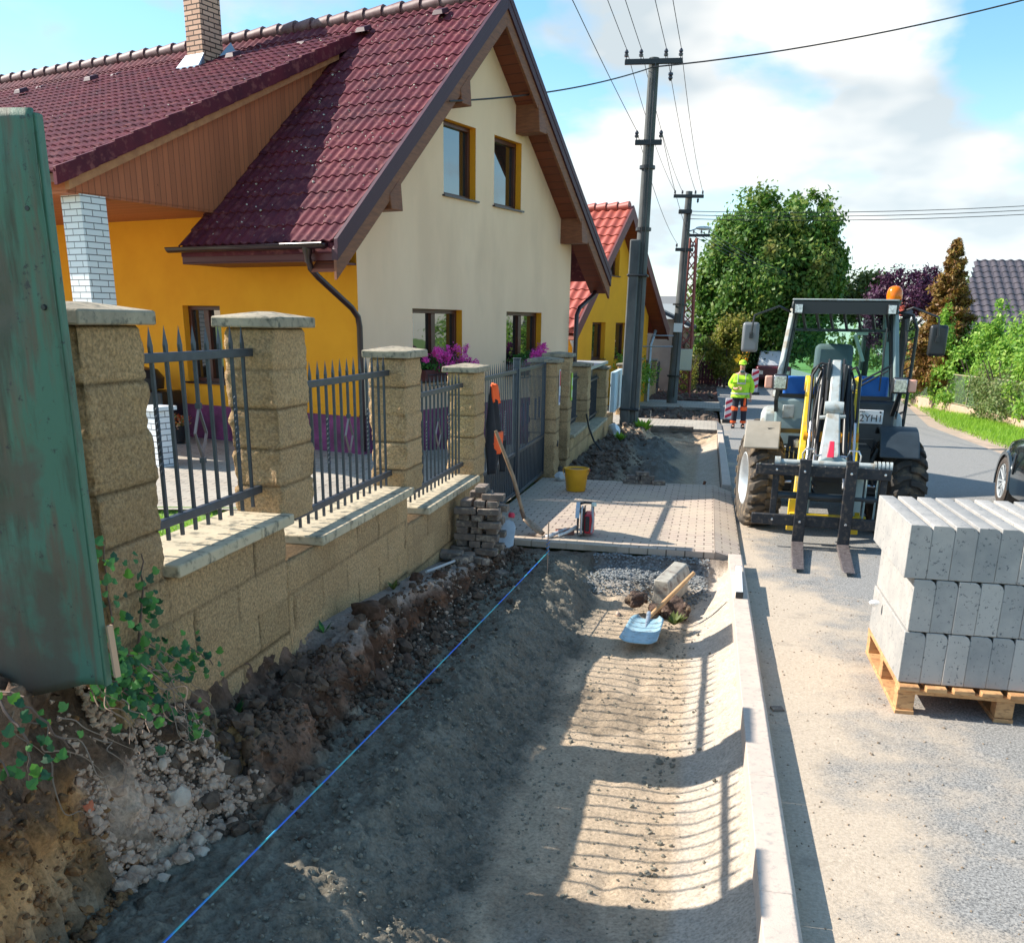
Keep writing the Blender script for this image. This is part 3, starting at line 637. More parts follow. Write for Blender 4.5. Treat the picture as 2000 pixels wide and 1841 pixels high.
# ================================================================ stone fence
def stone_body(name, parent, x0, x1, y0, y1, z0, z1, ch=.205, zref=None, blk=0, res=.02, amp=.012, seed=0):
    # rough split-face masonry: perimeter x height grid pushed in and out, recessed at the joints
    zref = z1 if zref is None else zref
    per = [(x1, y0), (x1, y1), (x0, y1), (x0, y0)]; S = []; acc = 0
    rr = [res, res, res*(1 if blk == 0 else 5), res]
    for k in range(4):
        a, b = per[k], per[(k+1) % 4]; ln = math.hypot(b[0]-a[0], b[1]-a[1]); n = max(2, int(ln/rr[k]))
        nx, ny = (b[1]-a[1])/ln, -(b[0]-a[0])/ln
        for i in range(n):
            t = i/n; S.append((a[0]+(b[0]-a[0])*t, a[1]+(b[1]-a[1])*t, nx, ny, acc+ln*t, min(t, 1-t)*ln, k))
        acc += ln
    nz = max(3, int((z1-z0)/res)); zs = np.linspace(z0, z1, nz+1)
    P = np.array([s[:4] for s in S]); su = np.array([s[4] for s in S]); ed = np.array([s[5] for s in S]); kk = np.array([s[6] for s in S])
    for i in range(len(S)):   # soften the corner normals
        if ed[i] < 1e-6:
            j = i-1; v = P[i, 2:4]+P[j, 2:4]; P[i, 2:4] = v/np.linalg.norm(v)
    SU, ZZ = np.meshgrid(su, zs); course = np.floor((zref-ZZ)/ch+1e-4); fz = (zref-ZZ)/ch-course; dz = np.minimum(fz, 1-fz)*ch
    if blk:
        off = (course % 2)*blk/2+seed*.13; fu = (SU+off)/blk; bu = np.floor(fu); du = np.minimum(fu-bu, 1-fu+bu)*blk
    else: bu = course*0; du = np.full_like(SU, 1.)
    d = np.minimum(dz, du)
    j = smooth01(.0085, .002, d); cor = smooth01(.07, .0, ed)[None, :] if not blk else 0
    disp = amp*(.1+.2*smooth01(0, .015, d))-.003*cor+amp*(1.0+1.6*cor)*fbm(SU+seed*3.1, ZZ+course*7+bu*3, 9, 4, seed+3)+amp*.8*fbm(SU, ZZ, 40, 3, seed+8)-j*.010
    hsh = vn(course*3.7+seed*11.3+.5, bu*5.1+.5, 5+seed); tint = .84+.28*hsh
    C = np.ones(SU.shape+(3,))*tint[..., None]; C[..., 2] *= .94+.12*vn(course+9.5, bu+seed+.5, 77)
    C *= (1-.62*j)[..., None]
    if blk:   # dirt splashed on the foot of the wall
        st = smooth01(.55, .25, ZZ-z0)*.35; C *= (1-st*np.clip(.7+fbm(SU, ZZ, 3, 4, 4)*1.5, 0, 1))[..., None]
    X = P[None, :, 0]+P[None, :, 2]*disp; Y = P[None, :, 1]+P[None, :, 3]*disp
    n = len(S); V = np.stack([X, Y, ZZ], -1).reshape(-1, 3); Fc = [(r*n+c, r*n+(c+1) % n, (r+1)*n+(c+1) % n, (r+1)*n+c) for r in range(nz) for c in range(n)]
    Fc.append(tuple(range(nz*n, nz*n+n)))
    o = obj(name, V, Fc, MT['split'], parent, True)
    at = o.data.color_attributes.new('Col', 'FLOAT_COLOR', 'POINT'); cc = np.ones((len(V), 4), np.float32); cc[:, :3] = C.reshape(-1, 3); at.data.foreach_set('color', cc.reshape(-1))
    return o
def cap(parent, x0, x1, y0, y1, z, ov=.045, th=.055, hip=.028, mat='coping_dark'):
    a, b, c, d = x0-ov, x1+ov, y0-ov, y1+ov; mx, my = (a+b)/2, (c+d)/2
    j = lambda: rnd.uniform(-.004, .004)
    mb = MB(); V = [(a+j(), c+j(), z+.002), (b+j(), c+j(), z+.002), (b+j(), d+j(), z+.002), (a+j(), d+j(), z+.002), (a, c, z+th), (b, c, z+th), (b, d, z+th), (a, d, z+th), (mx-.03, my-.03, z+th+hip), (mx+.03, my-.03, z+th+hip), (mx+.03, my+.03, z+th+hip), (mx-.03, my+.03, z+th+hip)]
    mb.add(V, [(3, 2, 1, 0), (0, 1, 5, 4), (1, 2, 6, 5), (2, 3, 7, 6), (3, 0, 4, 7), (4, 5, 9, 8), (5, 6, 10, 9), (6, 7, 11, 10), (7, 4, 8, 11), (8, 9, 10, 11)])
    return mb.build('cap', MT[mat], parent, bevel=.008)
def coping(parent, y0, y1, z, x0=-2.53, x1=-2.14):
    mb = MB(); y = y0; n = max(1, round((y1-y0)/.42)); st = (y1-y0)/n
    for i in range(n):
        j = rnd.uniform(-.004, .004); mb.box(x0, x1+j, y+.002, y+st-.002, z, z+.058+j*.3); y += st
    return mb.build('coping', MT['coping'], parent, bevel=.009)
def spear(mb, x, y, z0, z1, w=.015, tip=.13):
    h = w/2; mb.box(x-h, x+h, y-h, y+h, z0, z1-tip)
    a = z1-tip; q = h*.75; r = h*1.75
    mb.hexa([(x-h, y-h, a), (x+h, y-h, a), (x+h, y+h, a), (x-h, y+h, a), (x-q, y-r, a+tip*.35), (x+q, y-r, a+tip*.35), (x+q, y+r, a+tip*.35), (x-q, y+r, a+tip*.35)])
    b = a+tip*.35; mb.add([(x-q, y-r, b), (x+q, y-r, b), (x+q, y+r, b), (x-q, y+r, b), (x, y, z1)], [(0, 1, 4), (1, 2, 4), (2, 3, 4), (3, 0, 4)])
def twist(mb, x, y, z0, z1, w=.016, turns=5):
    n = turns*8; V = []; F_ = []
    for i in range(n+1):
        t = i/n; a = t*turns*math.pi/2*2; z = z0+(z1-z0)*t
        for k in range(4):
            b = a+k*math.pi/2+math.pi/4; V.append((x+math.cos(b)*w*.7, y+math.sin(b)*w*.7, z))
    for i in range(n):
        for k in range(4): F_.append((i*4+k, i*4+(k+1) % 4, (i+1)*4+(k+1) % 4, (i+1)*4+k))
    mb.add(V, F_)
def railing(parent, y0, y1, zt, zb, ys, x=-2.405, tip=.135, deco=True):
    for z in (zt, zb): rp = MB().box(x-.010, x+.022, y0-.01, y1+.01, z-.02, z+.02).build('rail', MT['iron'], parent, bevel=.003)
    mid = len(ys)//2
    zm = (zt+zb)/2
    for k, y in enumerate(ys):
        b = MB(); rz = rnd.uniform(-.003, .003)
        if deco and k == mid:
            b.box(x-.007, x+.007, y-.007, y+.007, zb-.085, zm-.14); b.box(x-.012, x+.012, y-.012, y+.012, zm-.14, zm-.115)
            b.build('lower_bar', MT['iron'], rp); b = MB(); spear(b, x, y, zm+.14, zt+tip+rz); b.box(x-.012, x+.012, y-.012, y+.012, zm+.115, zm+.14)
            b.build('upper_bar', MT['iron'], rp)
            dm = MB()
            for s in (-1, 1):
                dm.beam((x, y, zm-.115), (x+.016*s, y+.024*s, zm-.0), .006, .013, (1, 0, 0)); dm.beam((x+.016*s, y+.024*s, zm-.0), (x, y, zm+.115), .006, .013, (1, 0, 0))
            dm.build('diamond_ornament', MT['iron2'], rp)
        else:
            spear(b, x, y, zb-.085, zt+tip+rz); b.build('bar', MT['iron'], rp)
            if deco and abs(k-mid) == 3:
                t = MB(); twist(t, x, y, zm-.15, zm+.15); t.build('twisted_section', MT['iron'], rp)
    return rp
F1 = thing('stone_wall_fence', 'sand coloured stone wall fence with spiked railings between the green sheet and the driveway gate', 'fence', (0, 0, 0))
SEC = [(3.08, 4.67, -.35, .885), (4.672, 6.85, -.45, .675), (6.852, 9.47, -.55, .44)]
for i, (a, b, z0, z1) in enumerate(SEC): stone_body('wall', F1, -2.47, -2.2, a, b, z0, z1, blk=.41, seed=i, res=.018, amp=.006)
PIL = [(3.09, 3.49, .885, 1.915), (4.67, 5.08, .887, 1.90), (6.85, 7.27, .677, 1.68), (9.05, 9.48, .44, 1.475)]
for i, (a, b, z0, z1) in enumerate(PIL):
    p = stone_body('pillar', F1, -2.471, -2.199, a, b, z0 if i else -.3, z1, seed=10+i, res=.013, amp=.010); cap(p, -2.47, -2.2, a, b, z1)
coping(F1, 3.50, 4.69, .885); coping(F1, 5.06, 6.87, .675); coping(F1, 7.25, 9.04, .44)
railing(F1, 3.48, 4.67, 1.78, 1.07, [3.64+.119*k for k in range(9)], x=-2.335)
railing(F1, 5.08, 6.86, 1.577, .836, [5.18+.1225*k for k in range(14)], x=-2.335)
railing(F1, 7.26, 9.06, 1.36, .60, [7.37+.1225*k for k in range(14)], x=-2.335)
# gate
gz = lambda y: zk(y)+.035
G1 = thing('driveway_gate', 'wide blue grey double gate with spiked bars over closed lower sheets at the driveway', 'gate', (-2.38, 9.56, -.2))
def gate_leaf(parent, y0, y1, hinge):
    ox, oy, oz = -2.38, 9.56, -.2
    mb = MB(); b = lambda *a: mb.box(a[0]-ox, a[1]-ox, a[2]-oy, a[3]-oy, a[4]-oz, a[5]-oz)
    zt, zm, zb = 1.36, .30, gz((y0+y1)/2)
    for y in (y0, y1-.05): b(-2.405, -2.355, y, y+.05, zb, zt+.03)
    for z in (zt-.025, zm, zb): b(-2.40, -2.36, y0, y1, z, z+.045)
    lf = mb.build('gate_leaf', MT['iron'], parent, bevel=.004)
    s = MB(); s.box(-.006, .006, y0+.05-oy, y1-.05-oy, zb-oz+.04, zm-oz)
    k = y0+.12
    while k < y1-.08: s.box(.006, .012, k-oy, k+.006-oy, zb-oz+.04, zm-oz); k += .11
    s.build('lower_sheet', MT['iron'], lf)
    n = int((y1-y0-.12)/.105)
    for i in range(n+1):
        y = y0+.10+i*(y1-y0-.2)/n; bb = MB(); spear(bb, 0, y-oy, zm-oz, zt+.14-oz, w=.0105)
        if abs(i-n//2) == 3 or abs(i-n//2) == 6: twist(bb, 0, y-oy, .62-oz, .92-oz)
        bb.build('bar', MT['iron'], lf)
    return lf
gate_leaf(G1, 9.58, 12.0, 0); gate_leaf(G1, 12.12, 14.18, 1)
mb = MB(); mb.box(-.04, .04, 2.45, 2.55, .02, 1.70); mb.box(-.045, .045, 2.445, 2.555, 1.70, 1.72); mb.build('centre_post', MT['iron'], G1, bevel=.006)
# fence past the gate
F2 = thing('stone_wall_fence', 'stone pillars, low wall and railings running from the gate to the first concrete pole', 'fence')
P2 = [(14.2, 14.6, -.40, 1.38), (15.5, 15.9, -.42, 1.42), (18.1, 18.5, .09, 1.17), (21.5, 21.9, -.12, .98)]
for i, (a, b, z0, z1) in enumerate(P2):
    p = stone_body('pillar', F2, -2.601, -2.199, a, b, z0, z1, seed=20+i, res=.022, amp=.011); cap(p, -2.6, -2.2, a, b, z1)
stone_body('wall', F2, -2.6, -2.2, 15.902, 18.49, -.75, .09, blk=.41, seed=31, res=.03, amp=.005)
stone_body('wall', F2, -2.6, -2.2, 18.492, 23.4, -.85, -.12, blk=.41, seed=32, res=.03, amp=.005)
coping(F2, 15.95, 18.12, .09); coping(F2, 18.52, 21.48, -.12)
railing(F2, 15.9, 18.1, .98, .26, [16.0+.125*k for k in range(17)], deco=False)
railing(F2, 18.5, 21.5, .80, .05, [18.6+.125*k for k in range(23)], deco=False)
railing(F2, 21.9, 23.3, .72, -.02, [22.0+.13*k for k in range(10)], deco=False)
G2 = thing('garden_gate', 'narrow dark spiked pedestrian gate between the two tall pillars behind the yellow bucket', 'gate', (-2.38, 14.65, -.35))
mb = MB(); mb.box(-.02, .02, 0, .05, 0, 1.6); mb.box(-.02, .02, .77, .82, 0, 1.6); mb.box(-.02, .02, .05, .77, .05, .10); mb.box(-.02, .02, .05, .77, .60, .64); mb.box(-.02, .02, .05, .77, 1.50, 1.55); fr = mb.build('frame', MT['iron'], G2)
mb = MB(); mb.box(-.005, .005, .05, .77, .10, .60); mb.build('lower_sheet', MT['iron'], G2)
for i in range(6): mb = MB(); spear(mb, 0, .12+i*.115, .62, 1.75); mb.build('bar', MT['iron'], G2)
# labels and boxes on the pillars
sg = thing('house_sign', 'small red and white sign strip on the pillar between gate and garden gate', 'sign', (-2.185, 14.42, 1.02))
mb = MB(); mb.box(-.003, .008, -.05, .05, -.26, .26); mb.build('plate', M('sign_white', (.75, .75, .78), .5), sg)
mb = MB(); mb.box(.008, .010, -.045, .045, .02, .24); mb.build('red_field', M('sign_red', (.6, .04, .05), .5), sg)
mb = MB(); mb.box(.008, .010, -.04, .04, -.22, -.12); mb.build('blue_field', M('sign_blue', (.05, .08, .35), .5), sg)
sg = thing('warning_sign', 'small yellow green sign on the second tall pillar beside the garden gate', 'sign', (-2.185, 15.75, .95))
mb = MB(); mb.box(-.003, .008, -.07, .07, -.22, .22); mb.build('plate', M('sign_lime', (.45, .7, .06), .5), sg)
mb = MB(); mb.box(.008, .010, -.04, .04, .02, .14); mb.build('pale_field', M('sign_pale', (.75, .78, .7), .5), sg)
mb = MB(); mb.box(.008, .010, -.05, .05, -.17, -.05); mb.build('lower_field', M('sign_pale2', (.7, .75, .6), .5), sg)
lk = thing('lock_socket', 'round black socket in the stone pillar at the far side of the gate', 'socket', (-2.185, 14.42, .18)); mb = MB(); mb.lathe([(0, .004), (.045, .004), (.05, 0), (.05, -.01)], 14, axis='x'); mb.build('socket', MT['black'], lk)
cbx = thing('electricity_cabinet', 'plastered meter pillar under a flat pale metal roof in front of the first pole', 'cabinet', (-2.35, 19.0, 0))
mb = MB(); mb.box(-.2, .2, 0, 3.0, -.6, 1.06); mb.build('body', M('grey_plaster', (.30, .26, .20), .9, c2=(.24, .21, .16), vs=4, bump=.3), cbx)
cbx.location = (-2.72, 19.2, 0)
mb = MB(); mb.box(-.30, .42, -.15, 3.4, 1.06, 1.12); mb.build('roof', M('pale_metal_roof', (.42, .46, .45), .4, metal=.4), cbx)
mb0 = thing('meter_box', 'pale blue upright meter box on the wall just before the first concrete pole', 'meter box', (-2.16, 22.6, -.05))
mb = MB(); mb.box(-.06, .05, 0, 1.9, 0, .92); mb.build('case', M('pale_blue_plastic', (.50, .66, .74), .5), mb0, bevel=.01)
mb = MB(); mb.box(.05, .06, .12, .9, .08, .84); mb.box(.05, .06, 1.0, 1.78, .08, .84); mb.build('door', M('pale_blue_door', (.56, .72, .80), .5), mb0)
# fence past the first pole
F3 = thing('stone_wall_fence', 'neighbouring sand coloured stone fence with narrow grey gate just past the first concrete pole', 'fence')
for i, (a, b, z0, z1) in enumerate([(28.4, 28.8, -.75, .78), (32.6, 33.0, -.8, .80), (36.4, 37.0, -.9, .62), (42, 42.6, -1.1, .45)]):
    p = stone_body('pillar', F3, -2.601, -2.199, a, b, z0, z1, seed=40+i, res=.04, amp=.010); cap(p, -2.6, -2.2, a, b, z1)
stone_body('wall', F3, -2.6, -2.2, 37, 42, -1.2, -.25, blk=.41, seed=41, res=.05, amp=.005)
railing(F3, 37, 42, .30, -.15, [37.1+.17*k for k in range(29)], deco=False)
G3 = thing('garden_gate', 'grey barred gate past the first concrete pole opening on the far paving', 'gate', (-2.4, 28.9, -.6))
mb = MB(); mb.box(-.03, .03, 0, .06, 0, 1.35); mb.box(-.03, .03, 3.6, 3.66, 0, 1.35); mb.box(-.03, .03, 0, 3.66, .02, .08); mb.box(-.03, .03, 0, 3.66, 1.2, 1.26); mb.build('frame', MT['iron'], G3)
mb = MB(); mb.box(-.008, .008, .06, 3.6, .08, .55); mb.build('lower_sheet', MT['iron'], G3)
for i in range(26): mb = MB(); spear(mb, 0, .14+i*.135, .5, 1.45, w=.02); mb.build('bar', MT['iron'], G3)
F4 = thing('metal_fence', 'low silver grey railing fence beyond the second concrete pole', 'fence')
for k in range(9): mb = MB(); mb.box(-2.33, -2.27, 44+k*2.2, 44.08+k*2.2, -1.3, .3); mb.build('post', MT['iron'], F4)
for k in range(8):
    mb = MB(); mb.box(-2.31, -2.29, 44.08+k*2.2, 46.2+k*2.2, .12, .18); mb.box(-2.31, -2.29, 44.08+k*2.2, 46.2+k*2.2, -.95, -.9)
    for j in range(12): mb.box(-2.31, -2.29, 44.2+k*2.2+j*.165, 44.23+k*2.2+j*.165, -.95, .25)
    mb.build('railing_panel', MT['iron'], F4)
# rusty green sheet
def rustysheet():
    m, nt, b = NT('rusty_green_painted_steel'); setin(b, Roughness=.55, Metallic=.0); v = pos(nt)
    st = node(nt, 'ShaderNodeMapping', {0: v, 3: (5.5, 3, .7)}).outputs[0]
    f1 = noisef(nt, st, 1.6, 6, .65); f2 = noisef(nt, v, 26, 6, .75); f3 = noisef(nt, v, 5, 4, .6)
    col = mixc(nt, ramp(nt, f1, [(.38, 0.), (.50, 1.)]), (.055, .06, .04), (.068, .16, .112))
    col = mixc(nt, ramp(nt, noisef(nt, st, 2.6, 4), [(.5, 0.), (.62, .85)]), col, (.13, .085, .06))
    col = mixc(nt, ramp(nt, f2, [(.60, 0.), (.66, .9)]), col, (.035, .028, .035))
    s = node(nt, 'ShaderNodeSeparateXYZ', {0: v}); lowz = node(nt, 'ShaderNodeMapRange', {0: s.outputs[2], 1: 1.3, 2: .75, 3: -.12, 4: .10}).outputs[0]
    xl = node(nt, 'ShaderNodeMapRange', {0: s.outputs[0], 1: -1.955, 2: -2.05, 3: -.03, 4: .20}).outputs[0]; a = node(nt, 'ShaderNodeMath', {0: node(nt, 'ShaderNodeMath', {0: f3, 1: lowz}, operation='ADD').outputs[0], 1: xl}, operation='ADD').outputs[0]
    col = mixc(nt, ramp(nt, a, [(.56, 0.), (.72, .9)]), col, (.095, .08, .06))
    col = mixc(nt, ramp(nt, noisef(nt, v, 60, 5, .8), [(.66, 0.), (.69, 1.)]), col, (.16, .06, .03))
    nt.links.new(col, b.inputs['Base Color']); addbump(nt, b, f2, .35, .006); addbump(nt, b, f1, .3, .01); return m
MT['rusty'] = rustysheet()
GS = thing('steel_sheet', 'tall green painted steel sheet with rust streaks at the left edge of the picture', 'steel sheet', (-1.91, 2.6, .64), rz=math.radians(2))
X, Zg = np.meshgrid(np.linspace(-1.3, 0, 60), np.linspace(0, 1.86, 60)); bot = .13+np.clip(-X-.06, 0, 2)*-.29
zz = bot+(1.86-bot)*(Zg/1.86); yy = .012*np.sin(X*9)+.010*fbm(X, Zg, 3, 3, 6)
vs = np.stack([X, yy, zz], -1).reshape(-1, 3); nf = [(r*60+c, r*60+c+1, (r+1)*60+c+1, (r+1)*60+c) for r in range(59) for c in range(59)]
o = obj('panel', vs, nf, MT['rusty'], GS, True); sm = o.modifiers.new('t', 'SOLIDIFY'); sm.thickness = .012
mb = MB(); mb.box(-.006, .008, .006, .04, .12, 1.85); mb.build('folded_edge', MT['rusty'], GS, bevel=.004)
mb = MB(); mb.beam((.02, .03, .14), (.008, .035, .32), .02, .012); o = mb.build('wooden_lath', M('pale_lath', (.55, .34, .22), .8), None, loc=(-1.895, 2.6, .65)); tag(o, 'short pale wooden lath standing behind the edge of the green sheet', 'lath')
for hx, hz in ((-.045, 1.60), (-.035, 1.33)):
    mb = MB(); mb.lathe([(0, -.012), (.007, -.012), (.009, -.004), (.009, 0)], 10, (hx, 0, hz), 'y'); mb.build('bolt_hole', MT['black'], GS)
# ================================================================ the houses
def tile_surface(name, parent, mat, U0, U1, V0, V1, org, ud, vd, nrm, period=.165, course=.345, amp=.022, step=.022, du=.0206, clip=None, sub=2):
    # interlocking wave tiles: rows overlap like steps, columns roll
    us = np.arange(U0, U1+1e-6, du); rows = int(math.ceil((V1-V0)/course)); org, ud, vd, nrm = map(np.array, (org, ud, vd, nrm))
    vv = []; hh = []
    for r in range(rows):
        a = V0+r*course; b = min(V1, a+course)
        vv += [a, a+.004, b]; hh += [0., step, .004]
    vv[0] = V0; vv = np.array(vv); hh = np.array(hh)
    U, V = np.meshgrid(us, vv); H = hh[:, None]+0*U; ph = (U/period) % 1.0
    wave = np.where(ph < .62, np.sin(ph/.62*np.pi)**.8, -.25*np.sin((ph-.62)/.38*np.pi))
    row = np.floor((V-V0+.001)/course); jit = (vn(row+.5, np.floor(U/(period*2))+.5, 3)-.5)*.006
    P = org+U[..., None]*ud+V[..., None]*vd+(H+amp*wave+jit)[..., None]*nrm
    n = len(us); m = len(vv); Fs = []
    idx = lambda r, c: r*n+c
    keep = np.ones((m-1, n-1), bool)
    if clip is not None: keep = clip(U[:-1, :-1], V[:-1, :-1])
    for r in range(m-1):
        for c in np.nonzero(keep[r])[0]: Fs.append((r*n+c, r*n+c+1, (r+1)*n+c+1, (r+1)*n+c))
    o = obj(name, P.reshape(-1, 3), Fs, mat, parent, True)
    try: o.data.set_sharp_from_angle(angle=math.radians(50))
    except Exception: pass
    return o
def wallpanel(mb, W, holes, breaks, topf, z0, place):
    # wall in (a, z) with rectangular holes; topf(a) gives the roof line; place(a, z) -> 3D
    xs = sorted(set([0, W]+breaks+[h[0] for h in holes]+[h[1] for h in holes]))
    for a, b in zip(xs[:-1], xs[1:]):
        segs = [z0]; hs = sorted([h for h in holes if h[0] <= a+1e-6 and h[1] >= b-1e-6], key=lambda h: h[2]); cur = z0
        for h in hs:
            mb.add([place(a, cur), place(b, cur), place(b, h[2]), place(a, h[2])], [(0, 1, 2, 3)]); cur = h[3]
        mb.add([place(a, cur), place(b, cur), place(b, topf(b)), place(a, topf(a))], [(0, 1, 2, 3)])
def window(parent, a0, a1, z0, z1, plane, wallmat, panes=1, depth=.16, name='window', curtain=True, sill=True, framemat='winframe', light_ribbon=False):
    # plane: 'g' gable facing +x at x=0 (a along y) ; 'w' side wall facing -y at y=0 (a along -x)
    if plane == 'g': pl = lambda a, z, d: (-d, a, z)
    else: pl = lambda a, z, d: (-a, d, z)
    rv = MB(); c = [(a0, z0), (a1, z0), (a1, z1), (a0, z1)]
    for i in range(4):
        p, q = c[i], c[(i+1) % 4]; rv.add([pl(*p, 0.002), pl(*q, 0.002), pl(*q, depth), pl(*p, depth)], [(0, 1, 2, 3)])
    fr = MB(); fw = .065
    def bx(x0, x1, y0, y1, d0, d1, m=fr):
        P = [pl(x, z, d) for d in (d0, d1) for x, z in ((x0, y0), (x1, y0), (x1, y1), (x0, y1))]; m.add(P, [(0, 1, 2, 3), (7, 6, 5, 4), (0, 4, 5, 1), (1, 5, 6, 2), (2, 6, 7, 3), (3, 7, 4, 0)])
    d0 = depth-.05; d1 = depth+.03
    bx(a0, a1, z0, z0+fw, d0, d1); bx(a0, a1, z1-fw, z1, d0, d1); bx(a0, a0+fw, z0+fw, z1-fw, d0, d1); bx(a1-fw, a1, z0+fw, z1-fw, d0, d1)
    for k in range(1, panes): m_ = a0+(a1-a0)*k/panes; bx(m_-.055, m_+.055, z0+fw, z1-fw, d0-.01, d1)
    f = fr.build(name, MT[framemat], parent, bevel=.005)
    rv.build('reveal', wallmat, f)
    g = MB(); bx(a0+fw, a1-fw, z0+fw, z1-fw, depth+.0, depth+.006, g); g.build('pane', MT['glass'], f)
    dk = MB(); bx(a0, a1, z0, z1, depth+.25, depth+.26, dk); 
    if sill:
        s = MB(); bx(a0-.04, a1+.05, z0-.02, z0+.006, -.05, depth-.04, s); s.build('sill', MT['gutter'], f)
    return f
def house(root, W, zc, pitch, Llen, ov_v, ov_e, holesg, wall_side, wall_gable, tile, z0, plinthz=None, ridge_mat=None, side_holes=(), Lmax_low=None):
    t = math.tan(pitch); apex = W/2
    top = lambda a: zc+t*min(a, W-a)
    mb = MB(); wallpanel(mb, W, holesg, [apex], top, z0, lambda a, z: (0, a, z)); mb.build('gable_wall', MT[wall_gable], root)
    mb = MB(); wallpanel(mb, Llen, side_holes, [], lambda a: zc, z0, lambda a, z: (-a, 0, z)); mb.build('side_wall', MT[wall_side], root)
    mb = MB(); mb.add([(0, W, z0), (-Llen, W, z0), (-Llen, W, zc), (0, W, zc)], [(0, 1, 2, 3)]); mb.add([(-Llen, 0, z0), (-Llen, W, z0), (-Llen, W, zc), (-Llen, apex, top(apex)), (-Llen, 0, zc)], [(0, 1, 2, 3, 4)])
    mb.build('back_wall', MT[wall_gable], root)
    return top
H1 = thing('gabled_house', 'large cream house with orange lit side, red brown tiled roof, brick chimney and purple plinth', 'house', (-4.94, 13.3, 0), rz=-.3239)
W1, PT = 6.66, math.atan(.91); t1 = .91; ZC = 3.40; APX = 3.33
UWN = [(2.19, 3.12, 3.82, 4.90), (3.70, 4.62, 3.82, 4.90)]; LWN = [(1.31, 2.71, 1.02, 2.125), (4.17, 5.49, 1.02, 2.125)]
SH = [(2.74, 3.57, .94, 2.12), (5.1, 6.3, .95, 2.10)]
top1 = house(H1, W1, ZC, PT, 15.5, .42, .9, UWN+LWN, 'orange', 'cream', 'rooftile', -.3, side_holes=SH)
for h in UWN: window(H1, *h, 'g', MT['orange'], 1)  # reveals carry the same orange bounce in their colour
for h in LWN: window(H1, *h, 'g', MT['orange'], 2)
window(H1, *SH[0], 'w', MT['orange'], 2); window(H1, *SH[1], 'w', MT['orange'], 2)
mb = MB(); mb.add([(.025, -.025, -.35), (.025, W1+.02, -.35), (.025, W1+.02, .585), (.025, -.025, .585), (-15, -.025, -.35), (-15, -.025, .585), (0, -.0, .585), (0, W1, .585), (-15, 0, .585)], [(0, 1, 2, 3), (4, 0, 3, 5), (3, 2, 7, 6), (5, 3, 6, 8)])
mb.build('plinth', MT['plinth'], H1)
# roof surfaces. local: x = towards street, y = along the gable, z up. roof top z = 3.77 + .91 a
cp, sp_ = math.cos(PT), math.sin(PT)
RZ = 3.74; VL = (APX+.95)/cp
org = (0, -.92, RZ-.92*t1)
tile_surface('roof', H1, MT['rooftile'], -2.5, .40, 0, VL-.05, org, (1, 0, 0), (0, cp, sp_), (0, -sp_, cp))
vlo = (2.55+.92)/cp
tile_surface('roof', H1, MT['rooftile'], -15.8, -2.5, vlo, VL-.05, org, (1, 0, 0), (0, cp, sp_), (0, -sp_, cp), du=.0275)
mb = MB(); th = .12   # roof slabs under the tiles, and the far slope
zr = RZ-.03; zt_ = lambda a: zr+t1*(a if a <= APX else W1-a)
for (x0, x1, a0, a1) in ((-2.48, .36, -.9, APX), (-15.8, -2.48, 2.2, APX)):
    mb.hexa([(x0, a0, zt_(a0)-th), (x1, a0, zt_(a0)-th), (x1, a1, zt_(a1)-th), (x0, a1, zt_(a1)-th), (x0, a0, zt_(a0)), (x1, a0, zt_(a0)), (x1, a1, zt_(a1)), (x0, a1, zt_(a1))])
mb.hexa([(-15.8, APX, zt_(APX)-th), (.36, APX, zt_(APX)-th), (.36, W1+.9, zt_(W1+.9)-th), (-15.8, W1+.9, zt_(W1+.9)-th), (-15.8, APX, zt_(APX)), (.36, APX, zt_(APX)), (.36, W1+.9, zt_(W1+.9)), (-15.8, W1+.9, zt_(W1+.9))])
mb.build('roof_slab', MT['rooftile'], H1)
# verge: dark metal edge, barge boards, soffit
def verge_run(a0, a1, x0, x1, dz0, dz1, name, mat, bev=.004):
    m_ = MB(); z = lambda a: RZ+t1*(a if a <= APX else W1-a)
    m_.hexa([(x0, a0, z(a0)+dz0), (x1, a0, z(a0)+dz0), (x1, a1, z(a1)+dz0), (x0, a1, z(a1)+dz0), (x0, a0, z(a0)+dz1), (x1, a0, z(a0)+dz1), (x1, a1, z(a1)+dz1), (x0, a1, z(a1)+dz1)]); return m_.build(name, mat, H1, bevel=bev)
for a0, a1 in ((-.95, APX), (APX, W1+.95)):
    verge_run(a0, a1, .405, .47, -.06, .065, 'verge_flashing', MT['verge'])
    verge_run(a0, a1, .36, .462, -.20, -.06, 'verge_flashing', MT['verge'])
    verge_run(a0, a1, .39, .435, -.44, -.19, 'barge_board', MT['timber'])
    verge_run(a0, a1, .0, .39, -.34, -.30, 'soffit', MT['soffit'], 0)
for a in (.35, 2.13, 4.53, 6.31):
    z = RZ+t1*(a if a <= APX else W1-a)-.36; m_ = MB(); s = 1 if a < APX else -1
    m_.hexa([(-.02, a-.13, z-.30), (.47, a-.13, z-.30), (.47, a+.13, z-.30), (-.02, a+.13, z-.30), (-.02, a-.13, z+.02-s*.12), (.44, a-.13, z+.02-s*.12), (.44, a+.13, z+.02+s*.12), (-.02, a+.13, z+.02+s*.12)]); m_.build('purlin_end', MT['timber'], H1, bevel=.01)
